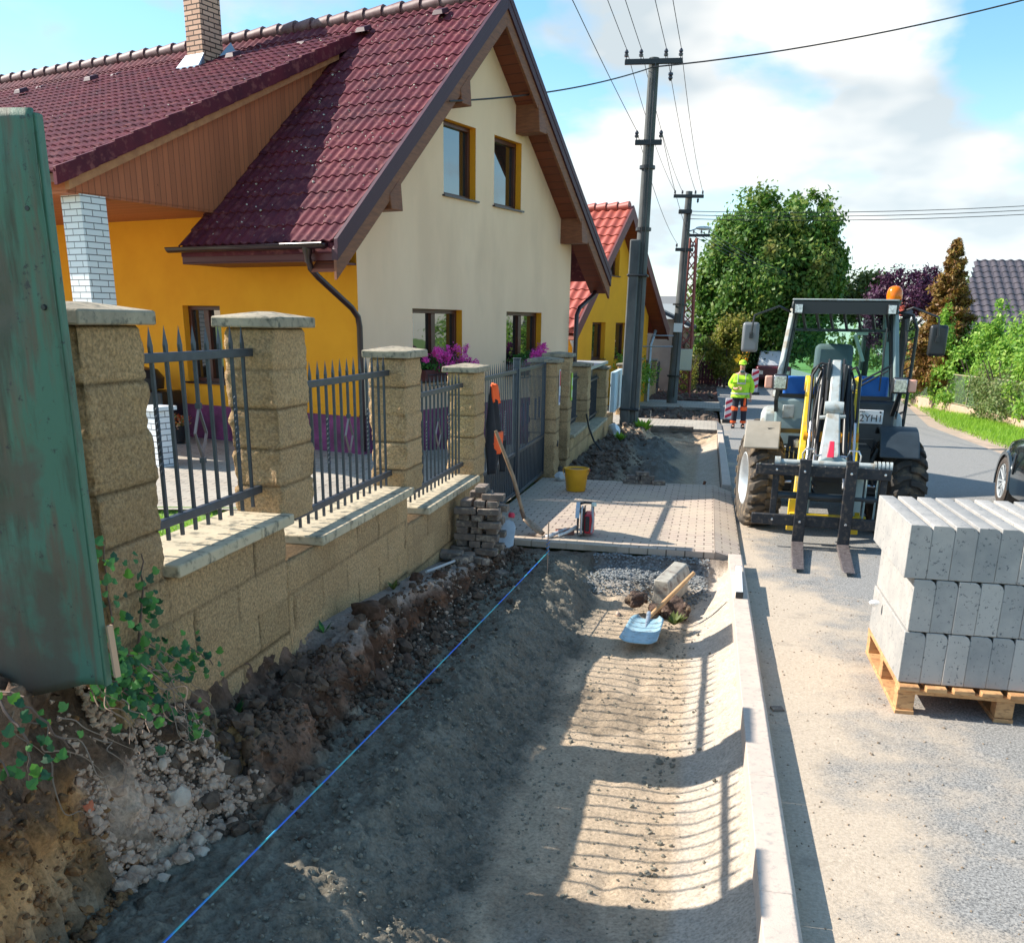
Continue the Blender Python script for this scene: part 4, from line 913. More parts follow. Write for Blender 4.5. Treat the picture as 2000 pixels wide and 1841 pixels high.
# eaves: fascia, gutters, downpipes
ez = RZ-.92*t1
m_ = MB(); m_.box(-2.5, .38, -.87, -.84, ez-.22, ez-.02); m_.box(-2.5, -.01, -.87, 0, ez-.23, ez-.205); m_.build('eaves_board', M('dark_red_eaves', (.10, .012, .015), .5), H1)
def gutter(y, x0, x1, z, parent, mat='gutter'):
    m_ = MB(); n = 9; V = []; F_ = []
    for x in (x0, x1):
        for k in range(n+1):
            t = math.pi*k/n; V.append((x, y-.065*math.cos(t), z-.065*math.sin(t)))
    for k in range(n): F_.append((k, k+1, n+2+k, n+1+k))
    m_.add(V, F_); m_.add(V[:n+1], [tuple(range(n+1))]); m_.add(V[n+1:], [tuple(range(n+1))]); m_.tube([(x0, y-.068, z), (x1, y-.068, z)], .01, 6)
    o = m_.build('gutter', MT[mat], parent, True); sm = o.modifiers.new('t', 'SOLIDIFY'); sm.thickness = .004; return o
gutter(-1.0, -2.62, .30, ez-.02, H1)
def downpipe(pts, parent, r=.042, mat='gutter', name='downpipe'):
    m_ = MB(); m_.tube(pts, r, 12)
    for z in (.6, 1.9):
        if pts[-1][2] < z < pts[-2][2]: p = pts[-1]; m_.lathe([(r+.002, z-.02), (r+.012, z-.02), (r+.012, z+.02), (r+.002, z+.02)], 12, (p[0], p[1], 0))
    return m_.build(name, MT[mat], parent, True)
downpipe([(-.02, -.98, ez-.06), (-.02, -.98, ez-.17), (-.015, -.94, ez-.32), (.0, -.82, ez-.42), (.08, -.24, ez-.80), (.09, -.12, ez-.92), (.09, -.09, ez-1.05), (.09, -.09, 1.5), (.09, -.09, .1)], H1)
m_ = MB(); m_.lathe([(.07, 0), (.068, -.05), (.045, -.12), (.042, -.2)], 12, (-.02, -.98, ez-.055)); m_.build('gutter_outlet', MT['gutter'], H1, True)
gutter(W1+1.0, -4, .30, ez-.02, H1)
downpipe([(.12, W1+.98, ez-.06), (.12, W1+.96, ez-.25), (.12, W1+.85, ez-.40), (.13, W1+.2, ez-.66), (.13, W1+.08, ez-.80), (.13, W1+.06, 1.2), (.13, W1+.06, -.2)], H1, .045)
# ridge tiles
m_ = MB(); x = -15.8
while x < .35:
    m_.tube([(x, APX, RZ+t1*APX+.015), (x+.36, APX, RZ+t1*APX+.035), (x+.40, APX, RZ+t1*APX+.035)], [.095, .115, .12], 10); x += .385
m_.build('ridge_tiles', M('greyish_red_ridge_tile', (.10, .03, .035), .6, c2=(.17, .10, .10), vs=6), H1, True)
# long low roof over the porch
DT = .475; dz = lambda a: 3.60+DT*(a+3.05); A1_ = (RZ-3.60-DT*3.05+.03)/(DT-t1); A1_ = 2.92
dc = math.cos(math.atan(DT)); ds = math.sin(math.atan(DT)); DL = (A1_+3.05)/dc
tile_surface('porch_roof', H1, MT['rooftile'], -15.8, -2.12, 0, DL, (0, -3.05, 3.60), (1, 0, 0), (0, dc, ds), (0, -ds, dc), period=.165, course=.30, amp=.022, step=.026, du=.0275)
m_ = MB(); th = .1
m_.hexa([(-15.8, -3.0, dz(-3.0)-.13), (-2.16, -3.0, dz(-3.0)-.13), (-2.16, A1_, dz(A1_)-.13), (-15.8, A1_, dz(A1_)-.13), (-15.8, -3.0, dz(-3.0)-.03), (-2.16, -3.0, dz(-3.0)-.03), (-2.16, A1_, dz(A1_)-.03), (-15.8, A1_, dz(A1_)-.03)]); m_.build('porch_roof_slab', MT['timber'], H1)
m_ = MB(); a = -3.05; k = 0   # verge tiles of the porch roof
while a < A1_-.1:
    b = min(a+.315, A1_); m_.hexa([(-2.17, a, dz(a)-.15), (-2.10, a, dz(a)-.15), (-2.10, b, dz(b)-.16), (-2.17, b, dz(b)-.16), (-2.17, a, dz(a)+.06), (-2.10, a, dz(a)+.06), (-2.10, b, dz(b)+.035), (-2.17, b, dz(b)+.035)]); a += .30
m_.build('porch_verge_tiles', MT['rooftile'], H1, bevel=.006)
m_ = MB(); m_.hexa([(-2.24, -2.85, dz(-2.85)-.27), (-2.16, -2.85, dz(-2.85)-.27), (-2.16, 2.4, dz(2.4)-.24), (-2.24, 2.4, dz(2.4)-.24), (-2.24, -2.85, dz(-2.85)-.14), (-2.16, -2.85, dz(-2.85)-.14), (-2.16, 2.4, dz(2.4)-.14), (-2.24, 2.4, dz(2.4)-.14)]); m_.build('fascia_board', MT['timber_light'], H1)
# clad triangle between the two roofs
m_ = MB(); m_.add([(-2.30, -2.80, 3.43), (-2.30, .05, 3.43), (-2.30, .9, RZ+t1*.9-.1), (-2.30, 2.6, RZ+t1*2.6-.05), (-2.30, 2.6, dz(2.6)-.13), (-2.30, -2.80, dz(-2.80)-.13)], [(0, 1, 2, 3, 4, 5)])
m_.add([(-2.30, -2.80, 3.43), (-15, -2.80, 3.43), (-15, -2.80, dz(-2.8)-.13), (-2.30, -2.80, dz(-2.8)-.13)], [(3, 2, 1, 0)]); m_.build('cladding', MT['cladding'], H1)
m_ = MB(); m_.box(-15, -2.31, -2.79, 0, 3.40, 3.43); m_.build('porch_ceiling', MT['cladding'], H1)
m_ = MB(); m_.beam((-2.34, -.35, 3.47), (-2.34, 1.9, 3.47+2.05), .03, .14); m_.build('valley_flashing', MT['verge'], H1)
m_ = MB(); m_.box(-2.67, -2.29, -2.62, -2.24, -.2, 3.41); m_.build('porch_pillar', MT['whitebrick'], H1)
m_ = MB(); m_.box(-6.6, -6.22, -2.62, -2.24, -.2, 3.41); m_.build('porch_pillar', MT['whitebrick'], H1)
m_ = MB(); m_.box(-1.0, -.72, -2.75, -2.45, 0, .78); m_.box(-1.04, -.68, -2.79, -2.41, .78, .83); o = m_.build('planter_pillar', MT['whitebrick'])
o.location = (-4.94, 13.3, 0); o.rotation_euler = (0, 0, -.3239); o.data.transform(Matrix.Translation((-.55, .1, 0))); tag(o, 'low white brick pillar seen through the first railing near the house window', 'pillar')
# chimney
m_ = MB(); m_.box(-5.52, -5.13, 2.32, 2.80, 5.6, 8.3); ch = m_.build('chimney', MT['chimney'], H1, bevel=.006)
m_ = MB(); m_.box(-5.58, -5.07, 2.26, 2.86, 8.3, 8.38); m_.build('chimney_cap', MT['coping'], ch)
m_ = MB(); z = lambda a: RZ+t1*a+.05
m_.hexa([(-5.62, 2.12, dz(2.12)-.02), (-5.03, 2.12, dz(2.12)-.02), (-5.09, 2.30, dz(2.3)), (-5.56, 2.30, dz(2.3)), (-5.60, 2.12, dz(2.12)+.06), (-5.05, 2.12, dz(2.12)+.06), (-5.10, 2.31, dz(2.3)+.20), (-5.55, 2.31, dz(2.3)+.20)])
m_.hexa([(-5.13, 2.25, z(2.2)-.1), (-4.98, 2.25, z(2.2)-.1), (-4.98, 3.0, z(2.95)), (-5.13, 3.0, z(2.95)), (-5.13, 2.25, z(2.2)+.16), (-5.05, 2.25, z(2.2)+.04), (-5.05, 3.0, z(2.95)+.06), (-5.13, 3.0, z(2.95)+.18)]); m_.build('flashing', MT['zinc'], ch)
# vents and snow hooks on the tiles
for (x, a, porch) in ((-3.2, 2.75, 0), (-4.3, 2.2, 1), (-2.0, 2.85, 0), (-.55, 2.95, 0), (-8.0, 2.2, 1), (-7.9, 2.72, 0), (-10.2, 2.72, 0), (-10.0, 2.1, 1)):
    z = (dz(a) if (porch or 0) else RZ+t1*a)+.06
    if not porch: z += .02
    m_ = MB(); m_.hexa([(x-.11, a-.10, z-.02), (x+.11, a-.10, z-.02), (x+.09, a+.13, z+.07), (x-.09, a+.13, z+.07), (x-.08, a-.08, z+.06), (x+.08, a-.08, z+.06), (x+.07, a+.1, z+.13), (x-.07, a+.1, z+.13)]); m_.build('roof_vent', MT['verge'], H1, bevel=.01)
rl = random.Random(3); m_ = MB()
for i in range(420):
    x = rl.uniform(-2.4, .35); v = rl.uniform(.1, VL-.3); a = -.92+v*cp
    if rl.random() < .35: x = rl.uniform(-12, -2.3)
    on_p = x < -2.12
    z = dz(a) if on_p else RZ+t1*a
    rock(m_, (x, a, z+.035), rl.uniform(.008, .02), i*1.3, (1, .8, .35), 1)
m_.build('lichen_spots', MT['lichen'], H1)
# flower boxes
def flowerbox(loc, rz, n, label, w, sd, spread, colr=(.62, .05, .50)):
    fb = thing('flower_box', label, 'flower box', loc, rz); m_ = MB(); m_.box(0, .2, 0, w, 0, .17); m_.build('trough', M('dark_red_trough', (.10, .02, .02), .6), fb, bevel=.01)
    m_ = MB(); m_.tube([(.24, 0, .10), (.24, w, .10)], .008, 6); m_.tube([(.24, 0, -.06), (.24, w, -.06)], .008, 6)
    for k in range(7): m_.tube([(.24, w*k/6, -.06), (.24, w*k/6, .12)], .006, 5)
    m_.build('holder', MT['black'], fb)
    leaves('foliage', [(.12, w*.5, .24, .15, w*.5, .12)], 900, .035, leafmat('geranium_leaves', [(.03, .10, .02), (.06, .2, .03)], .3), fb, sd)
    r3 = random.Random(sd); fl = []
    for k in range(n):
        y = r3.uniform(0, w) if spread is None else r3.gauss(spread[0], spread[1]); fl.append((.18+r3.uniform(-.05, .14), min(w, max(0, y)), .36+r3.uniform(-.18, .12), .062, .062, .055, 1))
    leaves('flowers', fl, n*120, .026, leafmat('pink_geranium_petals', [(.90, .07, .52), (1.0, .16, .66), (.80, .05, .42)], .35), fb, sd+1, K=8, sig=.35, shell=.7, asp=1.1)
def H1P(x, y, z): c, s = math.cos(-.3239), math.sin(-.3239); return (-4.94+x*c-y*s, 13.3+x*s+y*c, z)
flowerbox(H1P(.02, 1.35, 1.04), -.3239, 26, 'window box of magenta geraniums under the nearer lower window', 1.3, 5, (.55, .30))
flowerbox(H1P(.02, 4.2, 1.04), -.3239, 14, 'window box of pink geraniums under the farther lower window', 1.25, 8, (.75, .22))
# ---- second house, yellow
K2 = 1.25
H2 = thing('gabled_house', 'smaller bright yellow house with orange red tiled roof behind the cream house', 'house', (-3.35*K2, 24*K2, 0), rz=-.3239)
W2 = 4.86*K2; zz2 = lambda z: 1.95+(z-1.95)*K2
A2 = W2/2; t2 = (zz2(5.0)-zz2(2.62))/(A2); zc2 = zz2(2.3)-.05
hol = [(1.12*K2, 1.92*K2, zz2(1.05), zz2(1.975)), (2.58*K2, 3.33*K2, zz2(1.05), zz2(1.975)), (1.83*K2, 2.63*K2, zz2(3.14), zz2(3.81))]
tp2 = math.atan(t2); zc2 = zz2(4.55)-t2*A2
house(H2, W2, zc2, tp2, 12, .4, .6, hol, 'yellow', 'yellow', 'rooftile2', -1.2)
for h in hol: window(H2, *h, 'g', MT['yellow'], 1, depth=.2)
RZ2 = zc2+.30; c2_, s2_ = math.cos(tp2), math.sin(tp2)
tile_surface('roof', H2, MT['rooftile2'], -12, .50, 0, (A2+.78)/c2_, (0, -.75, RZ2-.75*t2), (1, 0, 0), (0, c2_, s2_), (0, -s2_, c2_), period=.30, course=.40, amp=.035, step=.035, du=.0375)
m_ = MB(); q = lambda a: RZ2-.04+t2*(a if a <= A2 else W2-a)
for a0, a1 in ((-.72, A2), (A2, W2+.75)): m_.hexa([(-12, a0, q(a0)-.12), (.46, a0, q(a0)-.12), (.46, a1, q(a1)-.12), (-12, a1, q(a1)-.12), (-12, a0, q(a0)), (.46, a0, q(a0)), (.46, a1, q(a1)), (-12, a1, q(a1))])
m_.build('roof_slab', MT['rooftile2'], H2)
BB2 = M('maroon_barge_board', (.13, .03, .03), .5)
for a0, a1 in ((-.78, A2), (A2, W2+.8)):
    m_ = MB(); m_.hexa([(.47, a0, q(a0)-.30), (.53, a0, q(a0)-.30), (.53, a1, q(a1)-.30), (.47, a1, q(a1)-.30), (.47, a0, q(a0)+.10), (.53, a0, q(a0)+.10), (.53, a1, q(a1)+.10), (.47, a1, q(a1)+.10)]); m_.build('barge_board', BB2, H2)
    m_ = MB(); m_.hexa([(0, a0, q(a0)-.27), (.47, a0, q(a0)-.27), (.47, a1, q(a1)-.27), (0, a1, q(a1)-.27), (0, a0, q(a0)-.24), (.47, a0, q(a0)-.24), (.47, a1, q(a1)-.24), (0, a1, q(a1)-.24)]); m_.build('soffit', MT['soffit'], H2)
m_ = MB(); x = -12
while x < .4: m_.tube([(x, A2, q(A2)+.06), (x+.38, A2, q(A2)+.09)], [.12, .15], 10); x += .40
m_.build('ridge_tiles', MT['rooftile2'], H2, True)
for y, r_ in ((-.05, 1), (W2+.1, 1)): downpipe([(.1, y*1.0+(-.6 if y < 0 else .5), zc2-.3), (.1, y*1.0+(-.5 if y < 0 else .4), zc2-.5), (.1, y, zc2-1.0), (.1, y, -1)], H2, .06, 'zinc')
# ---- third house: dark roof, brick part
H3 = thing('farm_building', 'dark roofed brick building half hidden behind the second pole', 'building', (-4.6, 37.5, -.8))
m_ = MB(); m_.box(-7, 0, 0, 6, 0, 3.0); m_.build('wall', brickmat('dull_red_brick', (.22, .07, .05), (.30, .12, .08), (.25, .2, .17), .6, .2, .04, .3), H3)
m_ = MB(); m_.prism([(-.8, 2.7), (3, 6.4), (6.8, 2.7), (6.8, 2.5), (3, 6.1), (-.8, 2.5)], -7.5, .9, 'x'); m_.build('roof', M('dark_slate', (.03, .035, .045), .6), H3)
for y in (1.2, 3.6): m_ = MB(); m_.box(-.05, .03, y, y+1.1, 1.2, 2.2); m_.build('window', M('pale_window', (.45, .42, .36), .5), H3)
m_ = MB(); m_.box(-3, 1.2, -1.5, -1.3, 0, 1.6); m_.build('shed_wall', M('pinkish_render', (.38, .22, .17), .9), H3)
# beige low house with dark roof, downpipe
H4 = thing('low_house', 'low beige house with dark slate lean roof beyond the rusty lattice mast', 'house', (-1.55, 47, -1.1))
m_ = MB(); m_.box(-6, 0, 0, 9, -.2, 3.3); m_.build('wall', M('greyish_render', (.36, .29, .235), .9, c2=(.28, .22, .18), vs=1.5), H4)
m_ = MB(); m_.hexa([(-6, -.4, 5.9), (.75, -.4, 2.85), (.75, 9.4, 2.85), (-6, 9.4, 5.9), (-6, -.4, 6.05), (.75, -.4, 3.0), (.75, 9.4, 3.0), (-6, 9.4, 6.05)]); m_.build('roof', M('blue_black_slate', (.035, .045, .06), .5), H4)
downpipe([(.6, -.1, 2.8), (.5, -.12, 2.4), (.1, -.12, 2.0), (.08, -.12, 1.7), (.08, -.12, 0)], H4, .07)
H5 = thing('low_house', 'pale beige house beside the big tree at the end of the street', 'house', (-1.2, 60, -1.4))
m_ = MB(); m_.box(-9, 1.6, 0, 7, -.2, 3.3); m_.build('wall', M('beige_render', (.48, .36, .28), .9), H5)
m_ = MB(); m_.box(1.55, 1.66, 1, 2.4, .9, 2.4); m_.box(-1.8, -.3, -.06, .04, 1.1, 2.4); m_.build('window', MT['winframe'], H5)
m_ = MB(); m_.prism([(-.5, 3.2), (3.5, 4.6), (7.5, 3.2)], -9.3, 1.9, 'x'); m_.build('roof', M('grey_roof_sheet', (.28, .30, .31), .7), H5)
H6 = thing('gabled_house', 'far grey walled house peeping over the dark roofed building', 'house', (-6, 72, -1.6))
m_ = MB(); m_.box(-6, 4, 0, 8, 0, 3.4); m_.build('wall', M('grey_render', (.42, .42, .40), .9), H6)
m_ = MB(); m_.prism([(-.4, 3.3), (4, 5.6), (8.4, 3.3)], -6.4, 4.4, 'x'); m_.build('roof', M('grey_tiles', (.20, .20, .20), .7), H6)
WF = thing('board_fence', 'dark purple board fence across the end of the pavement', 'fence', (-1.0, 56, -1.35))
m_ = MB()
for k in range(16): m_.box(-.9+k*.17, -.75+k*.17, 0, .04, 0, 1.35+.03*((k*7) % 3))
m_.build('boards', M('dark_purple_boards', (.09, .02, .035), .7), WF); m_ = MB(); m_.box(-.9, 1.82, .04, .09, .3, .4); m_.box(-.9, 1.82, .04, .09, 1.0, 1.1); m_.build('rail', M('dark_wood', (.05, .03, .03), .7), WF)
# ---- grey roofed house on the right
H7 = thing('bungalow', 'house with dark purplish grey tiled roof behind the right hand hedge', 'house', (9.35, 41, -.8))
ML = M('purple_grey_roof_tile', (.10, .085, .095), .5, c2=(.075, .065, .075), vs=2)
m_ = MB(); m_.box(.3, 12, .4, 9, 0, 2.9); m_.build('wall', M('pale_render', (.5, .45, .38), .9), H7)
dd = math.atan2(3.0, 4.6)
tile_surface('roof', H7, ML, 0, 13, 0, 5.6, (0, 0, 2.5), (1, 0, 0), (0, math.cos(dd), math.sin(dd)), (0, -math.sin(dd), math.cos(dd)), period=.34, course=.42, amp=.05, step=.03, du=.056, clip=lambda U, V: U > V*.28-.1)
m_ = MB(); m_.prism([(0, 2.5), (4.65, 5.55), (9.3, 2.5)], 1.8, 13, 'x'); m_.build('roof_back', ML, H7)
m_ = MB(); m_.box(-.9, .3, 6, 8, 3.3, 4.0); m_.build('annex_roof', MT['rooftile2'], H7)
# ================================================================ poles and wires
CONC = M('weathered_pole_concrete', (.155, .16, .155), .9, c2=(.085, .09, .09), vs=3, bump=.4, bs=60, stretch=(1, 1, .35), spec=.2)
BLK = MT['black']; INS = M('dark_glazed_insulator', (.03, .03, .045), .25, spec=.7)
def insulator(mb, x, y, z, s=1, down=False):
    d = -1 if down else 1
    mb.tube([(x, y, z), (x, y, z+.05*s*d)], .012*s, 6)
    prof = [(0, .05), (.045, .05), (.05, .09), (.03, .11), (.045, .13), (.045, .15), (.02, .19), (0, .2)]
    mb.lathe([(r*s, h*s*d) for r, h in prof], 10, (x, y, z))
def steelarm(parent, L_, z, y, x=0, nm='crossarm'):
    m_ = MB(); m_.box(x-L_/2, x+L_/2, y-.03, y+.03, z-.055, z+.055); o = m_.build(nm, BLK, parent, bevel=.01); return o
P1 = thing('utility_pole', 'tall tapered concrete power pole with stub support nearest the yellow house', 'utility pole', (-1.76, 23.5, -.60), rot=(0, math.radians(.6), 0))
m_ = MB(); m_.tube([(0, 0, -.4), (0, 0, 8.12)], [.17, .112], 20); m_.build('pole', CONC, P1, True)
m_ = MB(); m_.box(-.27, -.03, -.28, -.13, -.4, 4.4); m_.build('stub_support', CONC, P1, bevel=.03)
for z in (.55, 3.6): m_ = MB(); m_.box(-.295, .185, -.30, .185, z, z+.05); m_.build('clamp', BLK, P1, bevel=.02)
for z in (4.6, 5.9): m_ = MB(); m_.lathe([(.17, 0), (.18, 0), (.18, .07), (.17, .07)], 16, (0, 0, z)); m_.build('band', BLK, P1)
arm = steelarm(P1, 1.26, 8.02, -.15, .0)
for x in (-.60, -.28, .26, .58): m_ = MB(); insulator(m_, x, -.15, 8.07, 1); m_.build('insulator', INS, arm)
m_ = MB(); m_.tube([(.40, -.15, 8.0), (.39, -.15, 7.82)], .012, 6); insulator(m_, .39, -.15, 7.85, 1.1, True); m_.build('hanging_insulator', INS, arm)
arm = steelarm(P1, .60, 6.42, -.17)
for x in (-.27, .27): m_ = MB(); insulator(m_, x, -.17, 6.47, 1); m_.build('insulator', INS, arm)
m_ = MB(); m_.tube([(.05, -.17, 8.0), (.05, -.19, 6.3), (.07, -.21, 3), (.09, -.23, .2)], .016, 6); m_.tube([(-.05, -.17, 7.7), (-.04, -.19, 6.3), (-.02, -.21, 3)], .01, 6); m_.build('cable', BLK, P1)
P2_ = thing('utility_pole', 'second concrete power pole carrying a street lamp, beside the rusty lattice mast', 'utility pole', (-1.22, 35.5, -.85), rot=(0, math.radians(1.0), 0))
m_ = MB(); m_.tube([(0, 0, -.4), (0, 0, 7.15)], [.20, .115], 18); m_.build('pole', CONC, P2_, True)
arm = steelarm(P2_, 1.02, 6.98, -.16)
for x in (-.47, -.22, .22, .46): m_ = MB(); insulator(m_, x, -.16, 7.02, .75); m_.build('insulator', INS, arm)
m_ = MB(); insulator(m_, .32, -.16, 6.95, .9, True); m_.build('hanging_insulator', INS, arm)
m_ = MB(); m_.box(-.30, .16, -.25, -.13, 6.42, 6.56); m_.build('bracket', BLK, P2_, bevel=.02)
arm = steelarm(P2_, .62, 5.28, -.16)
for x in (-.27, .27): m_ = MB(); insulator(m_, x, -.16, 5.33, .8); m_.build('insulator', INS, arm)
m_ = MB(); m_.tube([(.04, -.18, 6.9), (.06, -.25, 3), (.06, -.26, .3)], .02, 6); m_.build('cable', BLK, P2_)
m_ = MB(); m_.tube([(.1, 0, 5.88), (.30, -.02, 5.95), (.40, -.03, 6.0)], .022, 8); la = m_.build('lamp_arm', MT['zinc'], P2_, True)
m_ = MB(); V = []; m_.lathe([(.0, 0), (.05, .02), (.095, .14), (.11, .30), (.085, .46), (.03, .54), (0, .55)], 14, (0, 0, 0), 'x'); o = m_.build('lamp_head', M('lamp_glass', (.55, .6, .6), .25, metal=.3), la, True); o.location = (.32, -.03, 5.99); o.scale = (1, 1, .62)
for z, h in ((2.55, .3),): m_ = MB(); m_.box(-.14, .16, -.30, -.24, z, z+h); m_.build('number_plate', M('blank_white_plate', (.72, .74, .74), .5), P2_)
for z in (1.0, 3.45): MB().lathe([(.22, 0), (.25, 0), (.25, .06), (.22, .06)], 16, (0, 0, z)).build('band', BLK, P2_)
m_ = MB(); m_.tube([(-1.5, -.05, 2.0), (0, -.1, 2.05)], .025, 6); m_.tube([(-.9, -.05, 2.4), (0, -.1, 2.42)], .025, 6); m_.build('side_stay', MT['zinc'], P2_)
RUST = M('rusty_red_steel', (.34, .09, .065), .7, c2=(.20, .05, .04), vs=8)
LM = thing('lattice_mast', 'rusty red steel lattice mast right behind the second pole', 'mast', (-.98, 41, -.95))
m_ = MB(); b0, b1, Hh = .27, .13, 6.2
cs = [(-1, -1), (1, -1), (1, 1), (-1, 1)]
for sx, sy in cs: m_.beam((sx*b0, sy*b0, -.2), (sx*b1, sy*b1, Hh), .085, .085)
m_.build('legs', RUST, LM); m_ = MB(); n = 15
for k in range(n):
    z0, z1 = Hh*k/n, Hh*(k+1)/n; w0, w1 = b0+(b1-b0)*k/n, b0+(b1-b0)*(k+1)/n
    for i in range(4):
        a, b = cs[i], cs[(i+1) % 4]; m_.beam((a[0]*w0, a[1]*w0, z0), (b[0]*w1, b[1]*w1, z1), .035, .04); m_.beam((b[0]*w0, b[1]*w0, z0), (a[0]*w1, a[1]*w1, z1), .035, .04)
m_.build('lattice', RUST, LM)
a_ = steelarm(LM, 1.0, 6.3, -.1, .15)
for x in (-.3, 0, .3, .6): m_ = MB(); insulator(m_, x, -.1, 6.35, .8); m_.build('insulator', INS, a_)
JB = thing('junction_box', 'pale junction box hanging on the rusty lattice mast near its foot', 'box', (-.95, 40.6, .15)); m_ = MB(); m_.box(-.26, .26, -.12, .05, 0, .85); m_.build('case', M('pale_box', (.55, .55, .42), .6), JB, bevel=.02); m_ = MB(); m_.box(-.22, .22, -.13, -.12, .05, .8); m_.build('door', M('pale_box_door', (.6, .6, .45), .6), JB)
P3_ = thing('utility_pole', 'small distant power pole in front of the purple tree', 'utility pole', (13.2, 90, -1.6)); m_ = MB(); m_.tube([(0, 0, 0), (0, 0, 8)], [.25, .18], 10); m_.build('pole', BLK, P3_, True)
for z in (7.0, 7.6): steelarm(P3_, 1.7, z, 0)
for x in (-.7, 0, .7): m_ = MB(); insulator(m_, x, 0, 7.65, 1.6); m_.build('insulator', INS, P3_)
WM = M('dark_wire', (.03, .03, .035), .5)
def wire(a, b, sag, r, label, grp=None, n=24):
    a, b = Vector(a), Vector(b); pts = []
    for i in range(n+1): t = i/n; p = a.lerp(b, t); p.z -= sag*4*t*(1-t); pts.append(p)
    m_ = MB(); m_.tube(pts, r, 5); o = m_.build('power_line', WM, None, True); tag(o, label, 'power line', grp); return o
wa = H1P(.48, 1.65, 4.98)
wire(wa, (-1.68, 23.3, 7.30), .12, .013, 'black service cable from the purlin of the cream house to the first pole')
wire((-1.68, 23.3, 7.30), (11.5, 23.6, 9.9), .45, .016, 'thick black cable from the first pole crossing the sky to the right')
g = 'bare wires between the first and second pole'
for i, (xa, xb) in enumerate(((-.60, -.47), (-.28, -.22), (.26, .22), (.58, .46))):
    wire((-1.76+xa+.08, 23.35, 7.68), (-1.22+xb+.12, 35.34, 6.28), .25, .007, ['leftmost', 'second from left', 'third from left', 'rightmost'][i]+' top wire running from the first to the second pole', g)
    wire((-1.76+xa+.08, 23.35, 7.68), (-2.4+xa*1.0+(i-1.5)*.05, -12, 9.6), .5, .008, ['leftmost', 'second from left', 'third from left', 'rightmost'][i]+' top wire running from the first pole overhead towards the camera', 'bare wires above the trench')
for i, x in enumerate((-.27, .27)):
    wire((-1.76+x+.07, 23.33, 6.05), (-1.22+x+.09, 35.34, 4.65), .25, .007, ['left', 'right'][i]+' lower wire between the lower arms of the two concrete poles', g)
wire((-1.76-.20, 23.33, 6.05), (-3.2, -10, 8.2), .4, .007, 'thin lower wire running from the left lower arm of the first pole overhead', 'bare wires above the trench')
for i in range(3): wire((-1.0, 35.3, 5.65-.12*i), (26, 42, 8.0-.16*i), .6, .012, ['upper', 'middle', 'lower'][i]+' thin wire of three crossing the sky to the right from the second pole', 'thin wires crossing to the right')
for i in range(4): wire((-.98+.3*i-.3, 41, 5.5), (12.6+.4*i, 90, 6.1), 1.2, .014, ['first', 'second', 'third', 'fourth'][i]+' wire, counted from the left, hanging before the big tree from mast to far pole', 'wires before the big tree')
# ================================================================ wheel loader
GR = M('loader_light_grey_paint', (.46, .50, .49), .45, c2=(.36, .38, .36), vs=5, spec=.5, c3=(.30, .26, .20), s3=9, bump=.12, bs=50)
GRG = M('loader_grey_green_paint', (.25, .33, .33), .4, c2=(.21, .28, .28), vs=6, spec=.5)
GRD = M('loader_dark_grey_paint', (.025, .036, .045), .45, c2=(.018, .026, .033), vs=8)
YEL = M('loader_yellow_paint', (.80, .56, .02), .4, c2=(.70, .45, .02), vs=7, spec=.5, c3=(.42, .30, .12), s3=11, bump=.1, bs=60)
ORG = M('loader_orange_paint', (.80, .33, .01), .45)
TYR = M('tyre_rubber', (.045, .038, .032), .85, c2=(.028, .027, .027), vs=10, bump=.3, bs=40, c3=(.15, .105, .065), s3=7)
TYRD = M('muddy_tyre_rubber', (.105, .085, .065), .9, c2=(.045, .04, .036), vs=7, bump=.4, bs=40, c3=(.22, .16, .10), s3=12)
RIM = M('silver_rim', (.62, .66, .68), .4, metal=.3, c2=(.5, .53, .55), vs=10)
STL = M('bright_hydraulic_steel', (.6, .6, .62), .2, metal=.9)
LO = thing('wheel_loader', 'compact grey and yellow wheel loader with pallet forks standing on the road', 'wheel loader', (1.50, 11.72, -.385), rot=(-.022, 0, -.075))
def loaderglass():
    m, nt, b = NT('green_tinted_cab_glass'); setin(b, Base_Color=(.76, .95, .88, 1), Roughness=.0, IOR=1.1)
    b.inputs['Transmission Weight'].default_value = 1; b.inputs['Specular IOR Level'].default_value = .5; return m
CG = loaderglass()
def LB(name, mat, fn, parent=LO, **k): m_ = MB(); fn(m_); return m_.build(name, mat, parent, **k)
TR, TW = .565, .40
